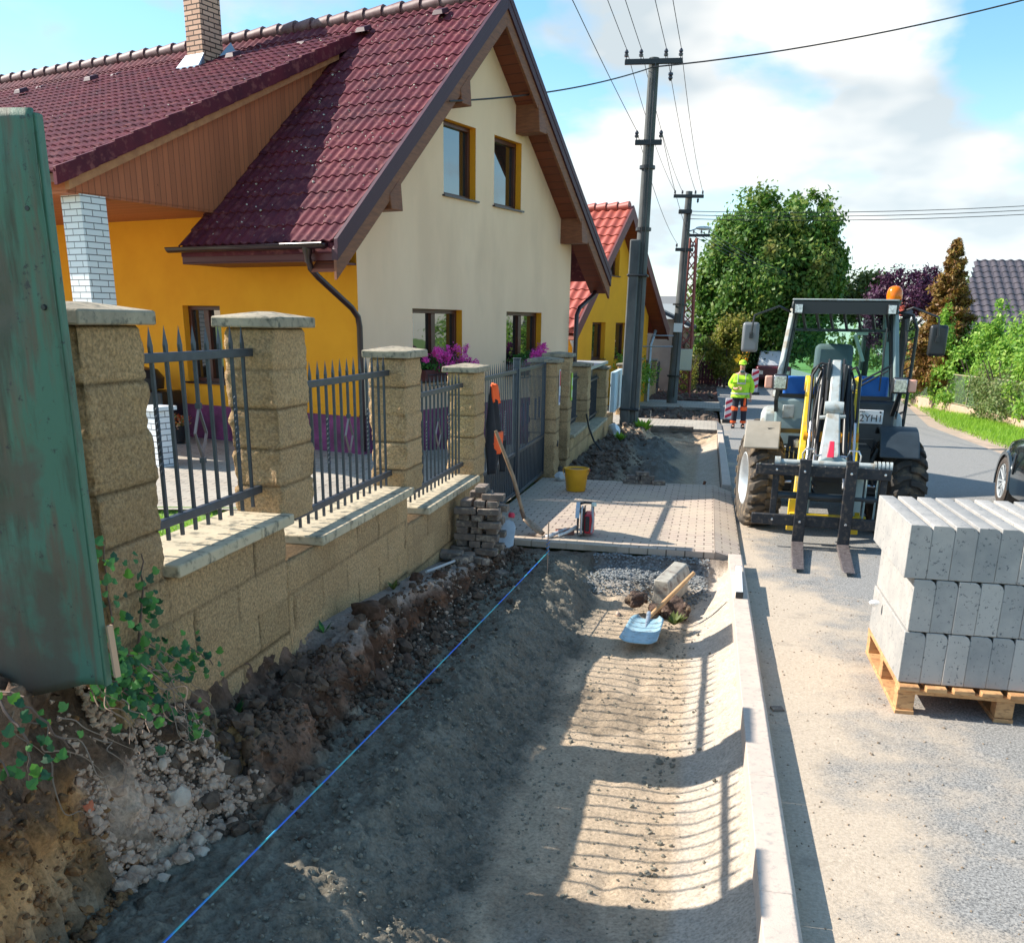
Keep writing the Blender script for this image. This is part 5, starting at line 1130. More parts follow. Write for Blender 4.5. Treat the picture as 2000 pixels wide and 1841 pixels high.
def wheel(cx, cy, tm, side):
    # tyre carcass + lugs + rim
    m_ = MB(); w = TW/2
    m_.lathe([(.29, -w*.80), (.33, -w*.95), (.42, -w*1.0), (.49, -w*.94), (.525, -w*.7), (.535, 0), (.525, w*.7), (.49, w*.94), (.42, w*1.0), (.33, w*.95), (.29, w*.80)], 56, (0, 0, 0), 'x')
    t = m_.build('tyre', tm, None, True); t.parent = LO; t.location = (cx, cy, TR); t.rotation_euler = (0, 0, .21 if cy < 1 else 0)
    lg = MB(); n = 22
    for k in range(n):
        for s in (-1, 1):
            a = 2*math.pi*(k+(.5 if s > 0 else 0))/n; P = []
            # lug: from shoulder to centre, swept
            for (x, da, r0, r1, wd) in ((s*w*1.01, .10, .455, .520, .085), (s*w*.80, .06, .51, .566, .085), (s*w*.42, -.03, .52, .572, .075), (-s*w*.04, -.05, .52, .568, .06)):
                for rr in (r0, r1):
                    for sg in (-1, 1):
                        aa = a+da+sg*wd*(.92 if rr == r1 else 1.1); P.append((x, rr*math.cos(aa), rr*math.sin(aa)))
            F_ = []
            for j in range(3):
                o = j*4; F_ += [(o, o+1, o+5, o+4), (o+2, o+6, o+7, o+3), (o, o+4, o+6, o+2), (o+1, o+3, o+7, o+5)]
            F_ += [(0, 2, 3, 1), (12, 13, 15, 14)]; lg.add(P, F_)
    l = lg.build('tread_lugs', tm, t, bevel=.008, seg=1)
    r_ = MB(); s = side
    r_.lathe([(.30, s*w*.82), (.315, s*w*.90), (.30, s*w*.93), (.27, s*w*.80), (.255, s*w*.35), (.20, s*w*.22), (.13, s*w*.30), (.11, s*w*.50), (.0, s*w*.52)], 40, (0, 0, 0), 'x'); r_.build('rim', RIM, t, True)
    b_ = MB()
    for k in range(8): a = k*math.pi/4; b_.lathe([(0, s*w*.34), (.014, s*w*.34), (.014, s*w*.24)], 6, (0, .165*math.cos(a), .165*math.sin(a)), 'x')
    b_.build('wheel_nuts', STL, t)
    return t
wheel(-.80, 0, TYRD, -1); wheel(.75, 0, TYR, 1); wheel(-.80, 2.1, TYRD, -1); wheel(.80, 2.1, TYR, 1)
# fenders
def fender(cx, w, mat, a0=.25, a1=1.45, r=.70, cy=0):
    m_ = MB(); n = 10; V = []
    for k in range(n+1):
        a = math.pi*(a0+(a1-a0)*k/n)-math.pi*.25
        for rr in (r, r+.03):
            for x in (cx-w/2, cx+w/2): V.append((x, cy-rr*math.cos(a), TR+rr*math.sin(a)*.98))
    F_ = []
    for k in range(n): o = k*4; F_ += [(o, o+4, o+5, o+1), (o+2, o+3, o+7, o+6), (o, o+2, o+6, o+4), (o+1, o+5, o+7, o+3)]
    F_ += [(0, 1, 3, 2), (n*4, n*4+2, n*4+3, n*4+1)]; m_.add(V, F_); return m_
FD = M('dusty_fender_plastic', (.33, .29, .23), .6, c2=(.26, .23, .18), vs=6)
fender(-.80, .40, FD, .46, .92, r=.67).build('front_fender', FD, LO, bevel=.014, seg=3)
fender(.70, .42, GRD, .44, .92, r=.67).build('front_fender', GRD, LO, bevel=.014, seg=3)
LB('fender_bracket', BLK, lambda m: m.beam((-.75, -.28, 1.17), (-.3, -.1, 1.16), .06, .05))
for s, mt in ((-1, GR), (1, GR)): LB('step_cover', mt, lambda m: m.hexa([(s*.70-.17, .75, .95), (s*.70+.17, .75, .95), (s*.70+.17, 1.5, .95), (s*.70-.17, 1.5, .95), (s*.70-.16, .78, 1.36), (s*.70+.12, .78, 1.36), (s*.70+.12, 1.4, 1.36), (s*.70-.16, 1.4, 1.36)]), bevel=.07)
# chassis
LB('chassis', GRD, lambda m: (m.box(-.42, .42, -.25, .55, .45, 1.0), m.box(-.50, .50, .5, 2.6, .5, 1.05), m.box(-.62, .62, -.12, .12, .47, .66)))
LB('front_panel', GRG, lambda m: m.hexa([(-.68, .52, .92), (-.20, .52, .92), (-.20, 1.0, .92), (-.68, 1.0, .92), (-.70, .56, 1.50), (-.22, .56, 1.50), (-.22, 1.0, 1.50), (-.70, 1.0, 1.50)]), bevel=.03)
LB('front_panel', GRD, lambda m: m.hexa([(.18, .52, .80), (.70, .52, .80), (.70, 1.0, .80), (.18, 1.0, .80), (.18, .56, 1.50), (.72, .56, 1.50), (.72, 1.0, 1.50), (.18, 1.0, 1.50)]), bevel=.03)
LB('panel_plate', GR, lambda m: m.box(-.60, -.46, .515, .53, 1.26, 1.42), bevel=.01)
LB('cowl', GRD, lambda m: m.box(-.22, .20, .56, 1.0, .8, 1.52), bevel=.02)
# rear body
LB('engine_hood', GR, lambda m: m.box(-.60, .60, 1.75, 3.0, 1.0, 1.55), bevel=.08)
# cab: pillars, roof, glass, seat
cb = [(-.70, .58, 1.50), (.70, .58, 1.50), (.70, 1.85, 1.50), (-.70, 1.85, 1.50)]; ct = [(-.585, .80, 2.56), (.585, .80, 2.56), (.585, 1.80, 2.56), (-.585, 1.80, 2.56)]
for k in range(4): LB('cab_pillar', GR if k == 0 else GRG, lambda m: m.beam(cb[k], ct[k], .06, .085), bevel=.012)
LB('window_seal', BLK, lambda m: (m.beam((-.655, .60, 1.52), (-.545, .79, 2.5), .03, .05), m.beam((.655, .60, 1.52), (.545, .79, 2.5), .03, .05), m.beam((-.655, .60, 1.53), (.655, .60, 1.53), .04, .05), m.beam((-.62, 1.84, 1.53), (.62, 1.84, 1.53), .05, .06)))
LB('cab_roof', GRD, lambda m: m.hexa([(-.62, .66, 2.56), (.62, .66, 2.56), (.62, 1.86, 2.56), (-.62, 1.86, 2.56), (-.61, .68, 2.66), (.61, .68, 2.66), (.60, 1.84, 2.68), (-.60, 1.84, 2.68)]), bevel=.025)
LB('roof_lip', GR, lambda m: m.box(-.61, .61, .66, .72, 2.655, 2.675), bevel=.006)
LB('roof_guard_frame', BLK, lambda m: (m.box(-.60, .60, .60, .66, 2.50, 2.64), m.box(-.56, .56, .745, .775, 2.30, 2.335)))
for k in range(7):
    x = -.48+k*.16; LB('roof_guard_bar', BLK, lambda m: m.beam((x, .63, 2.52), (x+.06, .76, 2.32), .026, .03))
LB('windscreen', CG, lambda m: m.hexa([(-.63, .60, 1.54), (.63, .60, 1.54), (.63, .607, 1.54), (-.63, .607, 1.54), (-.54, .775, 2.50), (.54, .775, 2.50), (.54, .782, 2.50), (-.54, .782, 2.50)]))
LB('rear_window', CG, lambda m: m.hexa([(-.62, 1.83, 1.60), (.62, 1.83, 1.60), (.62, 1.837, 1.60), (-.62, 1.837, 1.60), (-.54, 1.80, 2.50), (.54, 1.80, 2.50), (.54, 1.807, 2.50), (-.54, 1.807, 2.50)]))
LB('operator_seat', M('seat_fabric', (.10, .13, .15), .8), lambda m: (m.box(-.27, .20, 1.25, 1.42, 1.55, 2.16), m.box(-.27, .20, .95, 1.30, 1.40, 1.56)), bevel=.07, seg=3)
LB('dashboard', M('blue_cab_interior', (.02, .12, .55), .5), lambda m: (m.box(-.62, -.26, .70, .98, 1.30, 1.76), m.box(.22, .62, .72, 1.0, 1.30, 1.78), m.box(-.3, .3, .72, .85, 1.30, 1.64)), bevel=.03)
LB('steering_column', BLK, lambda m: (m.tube([(-.03, .80, 1.5), (-.03, 1.0, 1.78)], .03, 8), m.tube([(-.03+.17*math.cos(a), 1.0+.08*math.sin(a), 1.80+.13*math.sin(a)) for a in [i*math.pi/10 for i in range(20)]], .015, 6, closed=True)))
LB('interior_cable_duct', M('pale_green_duct', (.5, .62, .56), .5), lambda m: (m.beam((.22, 1.72, 2.28), (.36, 1.76, 1.95), .05, .03), m.box(.24, .38, 1.7, 1.72, 2.28, 2.36)))
LB('wiper', BLK, lambda m: (m.tube([(.60, .575, 1.92), (.27, .555, 1.72), (.10, .545, 1.60)], .014, 6), m.tube([(.57, .555, 1.86), (.10, .53, 1.56)], .012, 6), m.tube([(.50, .57, 2.35), (.50, .56, 1.62)], .010, 6)))
# lamps, mirrors, beacon
LENS = M('lamp_lens', (.70, .72, .75), .12, metal=.7, c2=(.25, .26, .28), vs=40); AMB = M('amber_indicator', (.75, .38, .28), .3)
for s in (-1, 1):
    h = LB('headlight', BLK, lambda m: m.box(s*.66-.085, s*.66+.085, -.12, .02, 1.62, 1.80), bevel=.025)
    m_ = MB(); m_.box(s*.66-.068, s*.66+.068, -.132, -.119, 1.637, 1.783); m_.build('lens', LENS, h, bevel=.012)
    m_ = MB(); m_.box(s*.79-.045, s*.79+.045, -.09, .02, 1.64, 1.78); m_.build('indicator', AMB, h, bevel=.015)
    m_ = MB(); m_.beam((s*.68, .0, 1.64), (s*.69, .35, 1.50), .04, .04); m_.beam((s*.69, .35, 1.50), (s*.68, .55, 1.35), .045, .045); m_.build('bracket', BLK, h)
    w = LB('work_light', BLK, lambda m: m.box(s*.53-.05, s*.53+.05, .54, .61, 2.50, 2.61), bevel=.012); m_ = MB(); m_.box(s*.53-.042, s*.53+.042, .530, .54, 2.508, 2.602); m_.build('lens', LENS, w)
    mr = LB('mirror', BLK if s > 0 else M('mirror_grey_shell', (.16, .17, .18), .4), lambda m: m.box(s*1.07-.10, s*1.07+.10, .50, .59, 2.04, 2.39), bevel=.035, seg=3)
    m_ = MB(); m_.tube([(s*.62, .70, 2.52), (s*.76, .55, 2.58), (s*1.04, .46, 2.47), (s*1.06, .46, 2.25)], .013, 7); m_.box(s*1.06-.02, s*1.06+.02, .455, .5, 2.20, 2.27); m_.build('mirror_arm', BLK, mr)
bc = LB('beacon_base', BLK, lambda m: (m.tube([(.64, 1.7, 2.2), (.64, 1.7, 2.66)], .02, 8), m.lathe([(0, 0), (.095, 0), (.10, .05), (.08, .06)], 18, (.64, 1.7, 2.66))), smooth=True)
m_ = MB(); m_.lathe([(.092, 0), (.098, .05), (.094, .10), (.075, .145), (.04, .165), (0, .17)], 20, (.64, 1.7, 2.72)); mo, nt_, b_ = NT('orange_beacon_plastic'); setin(b_, Base_Color=(1, .22, .0, 1), Roughness=.15); b_.inputs['Transmission Weight'].default_value = .25; m_.build('beacon_dome', mo, bc, True)
# exhaust and ladder like guard on the right
LB('exhaust_stack', BLK, lambda m: (m.tube([(.80, 1.55, 1.0), (.80, 1.55, 2.50)], .05, 12), m.tube([(.80, 1.55, 2.50), (.82, 1.50, 2.58)], .05, 12)), smooth=True)
LB('side_guard', BLK, lambda m: (m.tube([(.90, 1.3, .8), (.92, 1.3, 2.35), (.85, 1.3, 2.52), (.70, 1.3, 2.55)], .022, 8), m.tube([(.80, 1.3, 1.3), (.90, 1.3, 1.35)], .015, 6), [m.tube([(.80, 1.3, 1.6+.12*i), (.91, 1.3, 1.66+.12*i)], .010, 6) for i in range(7)]))
LB('cab_hose', MT['rubberhose'], lambda m: m.tube([(.70, .62, 2.45), (.74, .60, 2.2), (.73, .58, 1.9), (.75, .56, 1.6), (.72, .50, 1.3)], .014, 7), smooth=True)
# loader arms
for s in (-1, 1):
    LB('lift_arm', YEL, lambda m: (m.hexa([(s*.315-.04, -.95, .44), (s*.315+.04, -.95, .44), (s*.315+.04, -.80, .40), (s*.315-.04, -.80, .40), (s*.27-.04, .05, 1.78), (s*.27+.04, .05, 1.78), (s*.27+.04, .30, 1.70), (s*.27-.04, .30, 1.70)]), m.lathe([(0, -.03), (.09, -.03), (.09, .03), (0, .03)], 20, (s*.30, .15, 1.70), 'x')), bevel=.012)
    LB('lift_arm_foot', YEL, lambda m: (m.box(s*.345-.05, s*.345+.05, -1.05, -.98, .14, .50), ), bevel=.01)
    LB('boom_side_plate', GR, lambda m: m.hexa([(s*.21-.012, -.35, .75), (s*.21+.012, -.35, .75), (s*.21+.012, .0, .75), (s*.21-.012, .0, .75), (s*.20-.012, .0, 1.78), (s*.20+.012, .0, 1.78), (s*.20+.012, .25, 1.72), (s*.20-.012, .25, 1.72)]), bevel=.008)
    LB('lift_cylinder', BLK, lambda m: (m.tube([(s*.24, .25, .95), (s*.27, -.35, 1.02)], .05, 12), m.tube([(s*.14, -.02, 1.90), (s*.15, -.40, 1.25), (s*.16, -.6, .95)], .035, 10)), smooth=True)
    LB('cylinder_rod', STL, lambda m: (m.tube([(s*.235, -.55, 1.30), (s*.245, -.86, .90)], .016, 10), m.tube([(s*.16, -.6, .95), (s*.17, -.95, .62)], .018, 10)), smooth=True)
    LB('hydraulic_hose', MT['rubberhose'], lambda m: (m.tube([(s*.12, .05, 1.62), (s*.14, -.05, 1.86), (s*.21, -.08, 1.90), (s*.262, -.12, 1.80), (s*.262, -.40, 1.35), (s*.25, -.52, 1.18)], .017, 8), m.tube([(s*.09, .0, 1.5), (s*.11, -.05, 1.80), (s*.17, -.10, 1.84), (s*.215, -.16, 1.70), (s*.19, -.40, 1.2)], .013, 8), m.tube([(s*.20, -.78, .98), (s*.255, -.95, .86), (s*.21, -1.02, .72), (s*.24, -1.1, .55)], .015, 8)), smooth=True)
    LB('hose_guard', STL, lambda m: m.tube([(s*.07, -1.02, .985), (s*.16, -1.06, .98), (s*.185, -1.09, 1.05), (s*.27, -1.10, 1.05), (s*.30, -1.10, 1.0), (s*.29, -1.08, .88)], .010, 7), smooth=True)
LB('boom_filler', BLK, lambda m: m.hexa([(-.16, -.30, .6), (.16, -.30, .6), (.16, .1, .6), (-.16, .1, .6), (-.15, .05, 1.75), (.15, .05, 1.75), (.15, .3, 1.70), (-.15, .3, 1.70)]))
LB('cross_tube', ORG, lambda m: m.tube([(-.30, -.42, 1.13), (.30, -.42, 1.13)], .058, 16), smooth=True)
LB('tilt_lever', GR, lambda m: (m.hexa([(-.14, -1.20, .88), (.09, -1.20, .88), (.09, -1.06, .86), (-.14, -1.06, .86), (-.08, -.62, 1.46), (.06, -.62, 1.46), (.06, -.50, 1.42), (-.08, -.50, 1.42)]), m.hexa([(-.07, -.62, 1.40), (.055, -.62, 1.40), (.055, -.5, 1.36), (-.07, -.5, 1.36), (-.06, -.12, 1.98), (.045, -.12, 1.98), (.045, -.02, 1.95), (-.06, -.02, 1.95)])), bevel=.018)
LB('lever_link', GR, lambda m: (m.tube([(-.15, -.66, 1.36), (-.06, -.68, 1.37), (.12, -.66, 1.38)], .022, 10), m.lathe([(0, -.10), (.075, -.10), (.085, 0), (.075, .10), (0, .10)], 14, (-.01, -.60, 1.46), 'x')), smooth=True)
LB('valve_block', BLK, lambda m: (m.box(-.11, -.07, -.28, -.1, 1.55, 1.95), m.box(.07, .11, -.28, -.1, 1.55, 1.93), m.box(-.22, -.11, -.2, 0, 1.45, 1.62), m.box(.11, .2, -.2, 0, 1.42, 1.62)), bevel=.01)
LB('tilt_hose', MT['rubberhose'], lambda m: (m.tube([(-.08, -.10, 1.92), (-.17, -.08, 1.94), (-.26, .05, 1.86), (-.28, .2, 1.7)], .012, 7), m.tube([(.07, -.12, 1.98), (.075, -.3, 1.7), (.08, -.45, 1.5)], .014, 7), m.tube([(-.09, -.12, 1.98), (-.095, -.3, 1.7), (-.10, -.5, 1.45)], .014, 7)), smooth=True)
LB('red_reflector', M('red_marker', (.75, .03, .07), .4), lambda m: m.hexa([(-.055, -1.19, .98), (.02, -1.19, .98), (.02, -1.17, .98), (-.055, -1.17, .98), (-.035, -1.085, 1.14), (.015, -1.085, 1.14), (.015, -1.04, 1.14), (-.035, -1.04, 1.14)]), bevel=.006)
LB('quick_hitch', GRG, lambda m: (m.hexa([(-.31, -1.16, .86), (.27, -1.16, .86), (.27, -1.06, .86), (-.31, -1.06, .86), (-.10, -1.14, .98), (.06, -1.14, .98), (.06, -1.06, .98), (-.10, -1.06, .98)]), m.box(-.30, -.22, -1.12, -1.04, .35, .88), m.box(.18, .26, -1.12, -1.04, .35, .88)), bevel=.012)
LB('hitch_tube', GR, lambda m: (m.tube([(-.62, -1.17, .905), (.56, -1.17, .905)], .035, 14), m.lathe([(0, -.03), (.06, -.03), (.06, .03), (0, .03)], 14, (-.60, -1.17, .905), 'x'), [m.lathe([(.04, -.012), (.055, -.012), (.055, .012), (.04, .012)], 14, (.40+.04*i, -1.17, .905), 'x') for i in range(5)]), smooth=True)
for ch in list(LO.children):
    if ch.name.split('.')[0] in ('lift_arm', 'boom_side_plate', 'lift_cylinder', 'cylinder_rod', 'hydraulic_hose', 'hose_guard', 'boom_filler', 'cross_tube', 'tilt_lever', 'lever_link', 'valve_block', 'tilt_hose', 'red_reflector', 'lift_arm_foot'): ch.location.x = -.045-(.03 if ch.name.startswith('lift_arm') and ch.data.vertices[0].co.x > 0 else 0)
# fork carriage
FKM = M('black_fork_paint', (.010, .013, .020), .5, c2=(.022, .024, .028), vs=14, spec=.4, c3=(.09, .07, .055), s3=22, bump=.2, bs=70)
LB('carriage_beam', FKM, lambda m: m.box(-.82, .56, -1.33, -1.28, .78, .895), bevel=.01)
LB('carriage_beam', FKM, lambda m: m.box(-.82, .56, -1.33, -1.28, .24, .36), bevel=.01)
for x in (-.60, .50): LB('carriage_post', FKM, lambda m: m.box(x-.035, x+.035, -1.28, -1.20, .25, .88), bevel=.008)
for x in (-.33, .18): LB('carriage_post', FKM, lambda m: m.box(x-.02, x+.02, -1.27, -1.22, .30, .82), bevel=.006)
LB('carriage_tube', GRD, lambda m: m.tube([(-.58, -1.23, .56), (.50, -1.23, .56)], .038, 14), smooth=True)
LB('carriage_frame', GRG, lambda m: (m.tube([(.33, -1.25, .35), (.33, -1.25, .78), (.44, -1.25, .78), (.44, -1.25, .35)], .012, 6, closed=True), m.box(.23, .30, -1.26, -1.24, .42, .80)))
LB('yellow_crossbar', YEL, lambda m: m.box(-.42, .38, -1.12, -1.05, .30, .35), bevel=.006)
LB('notches', STL, lambda m: [m.box(-.79+.135*i, -.775+.135*i, -1.335, -1.30, .893, .902) for i in range(10)])
for x in (-.31, .16):
    f = LB('fork_tine', FKM, lambda m: m.box(x-.062, x+.062, -1.385, -1.34, .06, .95), bevel=.012)
    m_ = MB(); m_.hexa([(x-.062, -2.56, .035), (x+.062, -2.56, .035), (x+.062, -1.345, .035), (x-.062, -1.345, .035), (x-.055, -2.56, .047), (x+.055, -2.56, .047), (x+.062, -1.345, .085), (x-.062, -1.345, .085)]); m_.build('fork_blade', M('worn_fork_steel', (.20, .17, .17), .5, metal=.5, c2=(.10, .08, .08), vs=18, c3=(.3, .27, .25), s3=50), f, bevel=.006)
    m_ = MB(); m_.box(x-.062, x+.062, -1.385, -1.28, .93, .965); m_.build('fork_hook', FKM, f, bevel=.008)
LB('axle_stuff', GRD, lambda m: (m.tube([(-.6, 0, TR), (.6, 0, TR)], .09, 12), m.box(-.18, .18, -.16, .2, .35, .72), m.tube([(-.55, -.2, .95), (-.35, -.25, .90), (-.30, -.2, .7)], .03, 8), m.tube([(.5, -.2, 1.0), (.42, -.25, .8), (.5, -.2, .6)], .025, 8)))
LB('hydraulic_fittings', STL, lambda m: [m.tube([(-.58+.05*i, -.28, .86), (-.58+.05*i, -.28, .95+.02*(i % 3))], .009, 6) for i in range(6)]+[m.lathe([(0, 0), (.05, 0), (.05, .08), (0, .1)], 10, (-.40, -.22, .98))])
for x in (-.60, -.31, .16, .50):
    for z in (.30, .84): LB('bolt', STL, lambda m: m.lathe([(0, -1.40 if abs(x) < .4 else -1.345), (.014, -1.398 if abs(x) < .4 else -1.343), (.014, -1.33)], 6, (x, 0, z), 'y'))
for i, (x, z0) in enumerate(((-.22, 1.2), (-.17, 1.05), (.13, 1.15), (.17, .98))):
    LB('boom_hose', MT['rubberhose'], lambda m: m.tube([(x, -.25, z0+.5), (x*1.2, -.55, z0+.12), (x*1.1, -.85, z0-.12), (x*1.3, -1.05, z0-.42), (x*.8, -1.15, z0-.55)], .014, 7), smooth=True)
for s in (-1, 1):
    LB('mud_flap', BLK, lambda m: m.box(s*.76-.18, s*.76+.18, .62, .64, .55, 1.0), bevel=.006)
    LB('axle_hub', GRD, lambda m: m.tube([(s*.40, .0, TR), (s*.62, 0, TR)], .14, 14), smooth=True)
    LB('steering_rod', STL, lambda m: m.tube([(s*.12, -.18, TR+.02), (s*.52, -.16, TR)], .018, 8), smooth=True)
# licence plate with writing
def text(name, s, size, mat, parent, loc, rot, ext=.0015):
    cu = bpy.data.curves.new(name, 'FONT'); cu.body = s; cu.size = size; cu.extrude = ext; cu.align_x = 'CENTER'; cu.align_y = 'CENTER'
    t_ = bpy.data.objects.new('tmp', cu); COL.objects.link(t_); dg = bpy.context.evaluated_depsgraph_get(); me = bpy.data.meshes.new_from_object(t_.evaluated_get(dg))
    bpy.data.objects.remove(t_); me.materials.clear(); me.materials.append(mat); o = bpy.data.objects.new(name, me); COL.objects.link(o); o.parent = parent; o.location = loc; o.rotation_euler = rot; return o
INK = M('black_ink', (.01, .01, .015), .5)
pl = LB('licence_plate', M('white_number_plate', (.80, .82, .85), .35), lambda m: m.box(.285, .575, .475, .487, 1.235, 1.40), bevel=.006)
text('plate_lettering', '2YH1', .115, INK, pl, (.44, .472, 1.298), (math.pi/2, 0, 0))
text('plate_small_lettering', 'MEX', .03, INK, pl, (.335, .472, 1.378), (math.pi/2, 0, 0))
m_ = MB(); m_.lathe([(0, 0), (.012, 0), (.012, .003)], 12, (.54, .473, 1.375), 'y'); m_.build('plate_seal', INK, pl)
# ================================================================ pallet of kerb stones
WDP = M('pallet_wood', (.60, .34, .15), .8, c2=(.44, .22, .09), vs=5, stretch=(1, 1, 3), bump=.3, c3=(.30, .15, .07), s3=20)
PA = thing('pallet', 'new wooden pallet on the asphalt under the stack of concrete kerb stones', 'pallet', (1.25, 5.56, -.255), rot=(-.022, 0, -.01))
PA.scale = (1, 1, 1.28)
for i in range(8): MB().box(.0+.152*i, .115+.152*i, -.04, 1.20, .125, .148).build('deck_board', WDP, PA, bevel=.004)
for y in (0, .55, 1.1): MB().box(0, 1.2, y-.01, y+.09, .103, .124).build('stringer_board', WDP, PA, bevel=.003)
for x in (0, .55, 1.1):
    for y in (0, .55, 1.1): MB().box(x+.004, x+.104, y+.0, y+.1, .022, .102).build('foot_block', WDP, PA, bevel=.004)
for x in (0, .55, 1.1): MB().box(x, x+.108, -.01, 1.19, 0, .021).build('bottom_board', WDP, PA, bevel=.003)
def kb(w=.1205, h=.312, l=1.14):
    m_ = MB(); m_.prism([(-w/2, 0), (w/2, 0), (w/2, h-.035), (w/2-.012, h-.012), (w/2-.034, h), (-w/2, h)], 0, l, 'y'); return m_
kbp = None; rows = ['bottom', 'middle', 'top']; kr = random.Random(12); nth = ['first', 'second', 'third', 'fourth', 'fifth', 'sixth', 'seventh', 'eighth', 'ninth', 'tenth']
for r_ in range(3):
    for c_ in range(10):
        if kbp is None: o = kbp = kb().build('kerb_stone', MT['block'], bevel=.004)
        else: o = kbp.copy(); COL.objects.link(o)
        o.location = (1.25+.058+.1215*c_+(.012 if r_ == 1 else (-.05 if r_ == 2 else 0)), 5.575+kr.uniform(-.003, .003)+r_*.006, -.058+.317*r_); o.rotation_euler = (-.022, 0, -.01+kr.uniform(-.002, .002))
        tag(o, 'concrete kerb stone on the pallet, %s from the left in the %s row' % (nth[c_], rows[r_]), 'kerb stone', 'kerb stones stacked on the pallet')
o = MB(); rock(o, (0, 0, 0), .035, 3, (1, .6, .7), 2); o = o.build('foil_scrap', M('clear_foil', (.85, .87, .88), .3), None, True, loc=(1.20, 6.35, .20)); tag(o, 'crumpled scrap of white foil sticking out beside the kerb stone stack', 'foil')
# ================================================================ tools and small things
HND = M('ash_wood_handle', (.55, .33, .16), .55, c2=(.42, .23, .10), vs=12, stretch=(1, 1, .3))
HND2 = M('worn_wood_handle', (.40, .27, .17), .6, c2=(.28, .17, .10), vs=12)
# blue shovel in the trench
SV = thing('shovel', 'flat blue grey shovel with pale wooden handle lying on the trench sand', 'shovel', (0, 0, 0))
a, b = Vector((-.335, 7.60, -.40)), Vector((.01, 8.0, -.09))
MB().tube([a, a.lerp(b, .35), b], [.019, .02, .017], 12).build('handle', HND, SV, True)
X, Yg = np.meshgrid(np.linspace(-1, 1, 15), np.linspace(0, 1, 15)); w_ = .135+.012*Yg; w_ = w_*(1-np.where(Yg < .18, (1-Yg/.18)**2*.35*np.abs(X)**.5, 0))
px = X*w_; py = -Yg*.64; pz = .035*np.abs(X)**4+.018*(1-Yg)**2-.012*(1-X**2)*0+.004
vs = np.stack([px, py, pz], -1).reshape(-1, 3); bl = obj('blade', vs, [(r*15+c, (r+1)*15+c, (r+1)*15+c+1, r*15+c+1) for r in range(14) for c in range(14)], M('blue_grey_painted_steel', (.25, .42, .50), .42, c2=(.36, .50, .55), vs=14, c3=(.2, .24, .25), s3=25, spec=.5), SV, True)
sm = bl.modifiers.new('t', 'SOLIDIFY'); sm.thickness = .004; bl.location = (-.335, 7.58, -.425); bl.rotation_euler = (math.radians(-1), 0, math.radians(-4))
MB().tube([(-.335, 7.64, -.375), (-.34, 7.50, -.405), (-.345, 7.36, -.412)], [.023, .016, .006], 10).build('socket', MT['zinc'], SV, True)
# old kerb stone with dirt
KS = thing('old_kerb_stone', 'old weathered kerb stone standing upright in the trench beside the blue shovel', 'kerb stone', (-.27, 8.05, -.46), rz=math.radians(-14))
m_ = MB(); m_.prism([(-.075, 0), (.085, 0), (.085, .20), (.05, .27), (-.075, .27)], 0, .62, 'y'); o = m_.build('stone_body', M('old_concrete', (.42, .39, .33), .9, c2=(.30, .275, .235), vs=9, bump=.5, bs=70, c3=(.17, .13, .11), s3=11), KS, bevel=.012); o.rotation_euler = (math.radians(3), math.radians(4), 0)
for i, (p, s, sq, lab) in enumerate([((-.47, 8.02, -.37), .11, (.7, .6, 1.2), 'dark crumbly soil lump stuck to the left of the old kerb stone'), ((-.13, 7.98, -.43), .14, (1.3, .8, .45), 'flat brown soil lump under the handle of the blue shovel'), ((-.30, 7.93, -.42), .08, (1, .6, .6), 'small brown lump between the old kerb stone and the blue shovel')]):
    m_ = MB(); rock(m_, (0, 0, 0), s, i*4.4+1.2, sq, 3); o = m_.build('soil_clod', M('crumbly_clod', (.10, .06, .045), .95, c2=(.05, .032, .026), vs=25, bump=1, bs=60, c3=(.25, .18, .12), s3=14), None, True, loc=p); tag(o, lab, 'soil clod')
    o.modifiers.new('s', 'SUBSURF').levels = 1
    tx = bpy.data.textures.new('cl', 'CLOUDS'); tx.noise_scale = .03; dm = o.modifiers.new('d', 'DISPLACE'); dm.texture = tx; dm.strength = .035
MB0 = MB(); rock(MB0, (0, 0, 0), .028, 8, (1, .8, .8), 2); tag(MB0.build('stone', STONEMAT, None, True, loc=(-.62, 7.9, nearz(-.62, 7.9)+.015)), 'small pale stone on the sand to the left of the old kerb stone', 'stone')
# level on the kerb
LV = thing('spirit_level', 'white aluminium level lying along the kerb at the driveway end of the trench', 'spirit level', (.385, 7.55, zk(7.55)+.003), rot=(math.atan(-SL), 0, math.radians(-1.2)))
m_ = MB(); m_.box(-.028, .028, 0, .98, 0, .055); m_.build('body', M('white_aluminium', (.80, .80, .80), .35, metal=.2), LV, bevel=.004)
m_ = MB(); m_.box(-.03, .03, -.012, 0, .002, .053); m_.box(-.03, .03, .98, .992, .002, .053); m_.build('end_caps', BLK, LV)
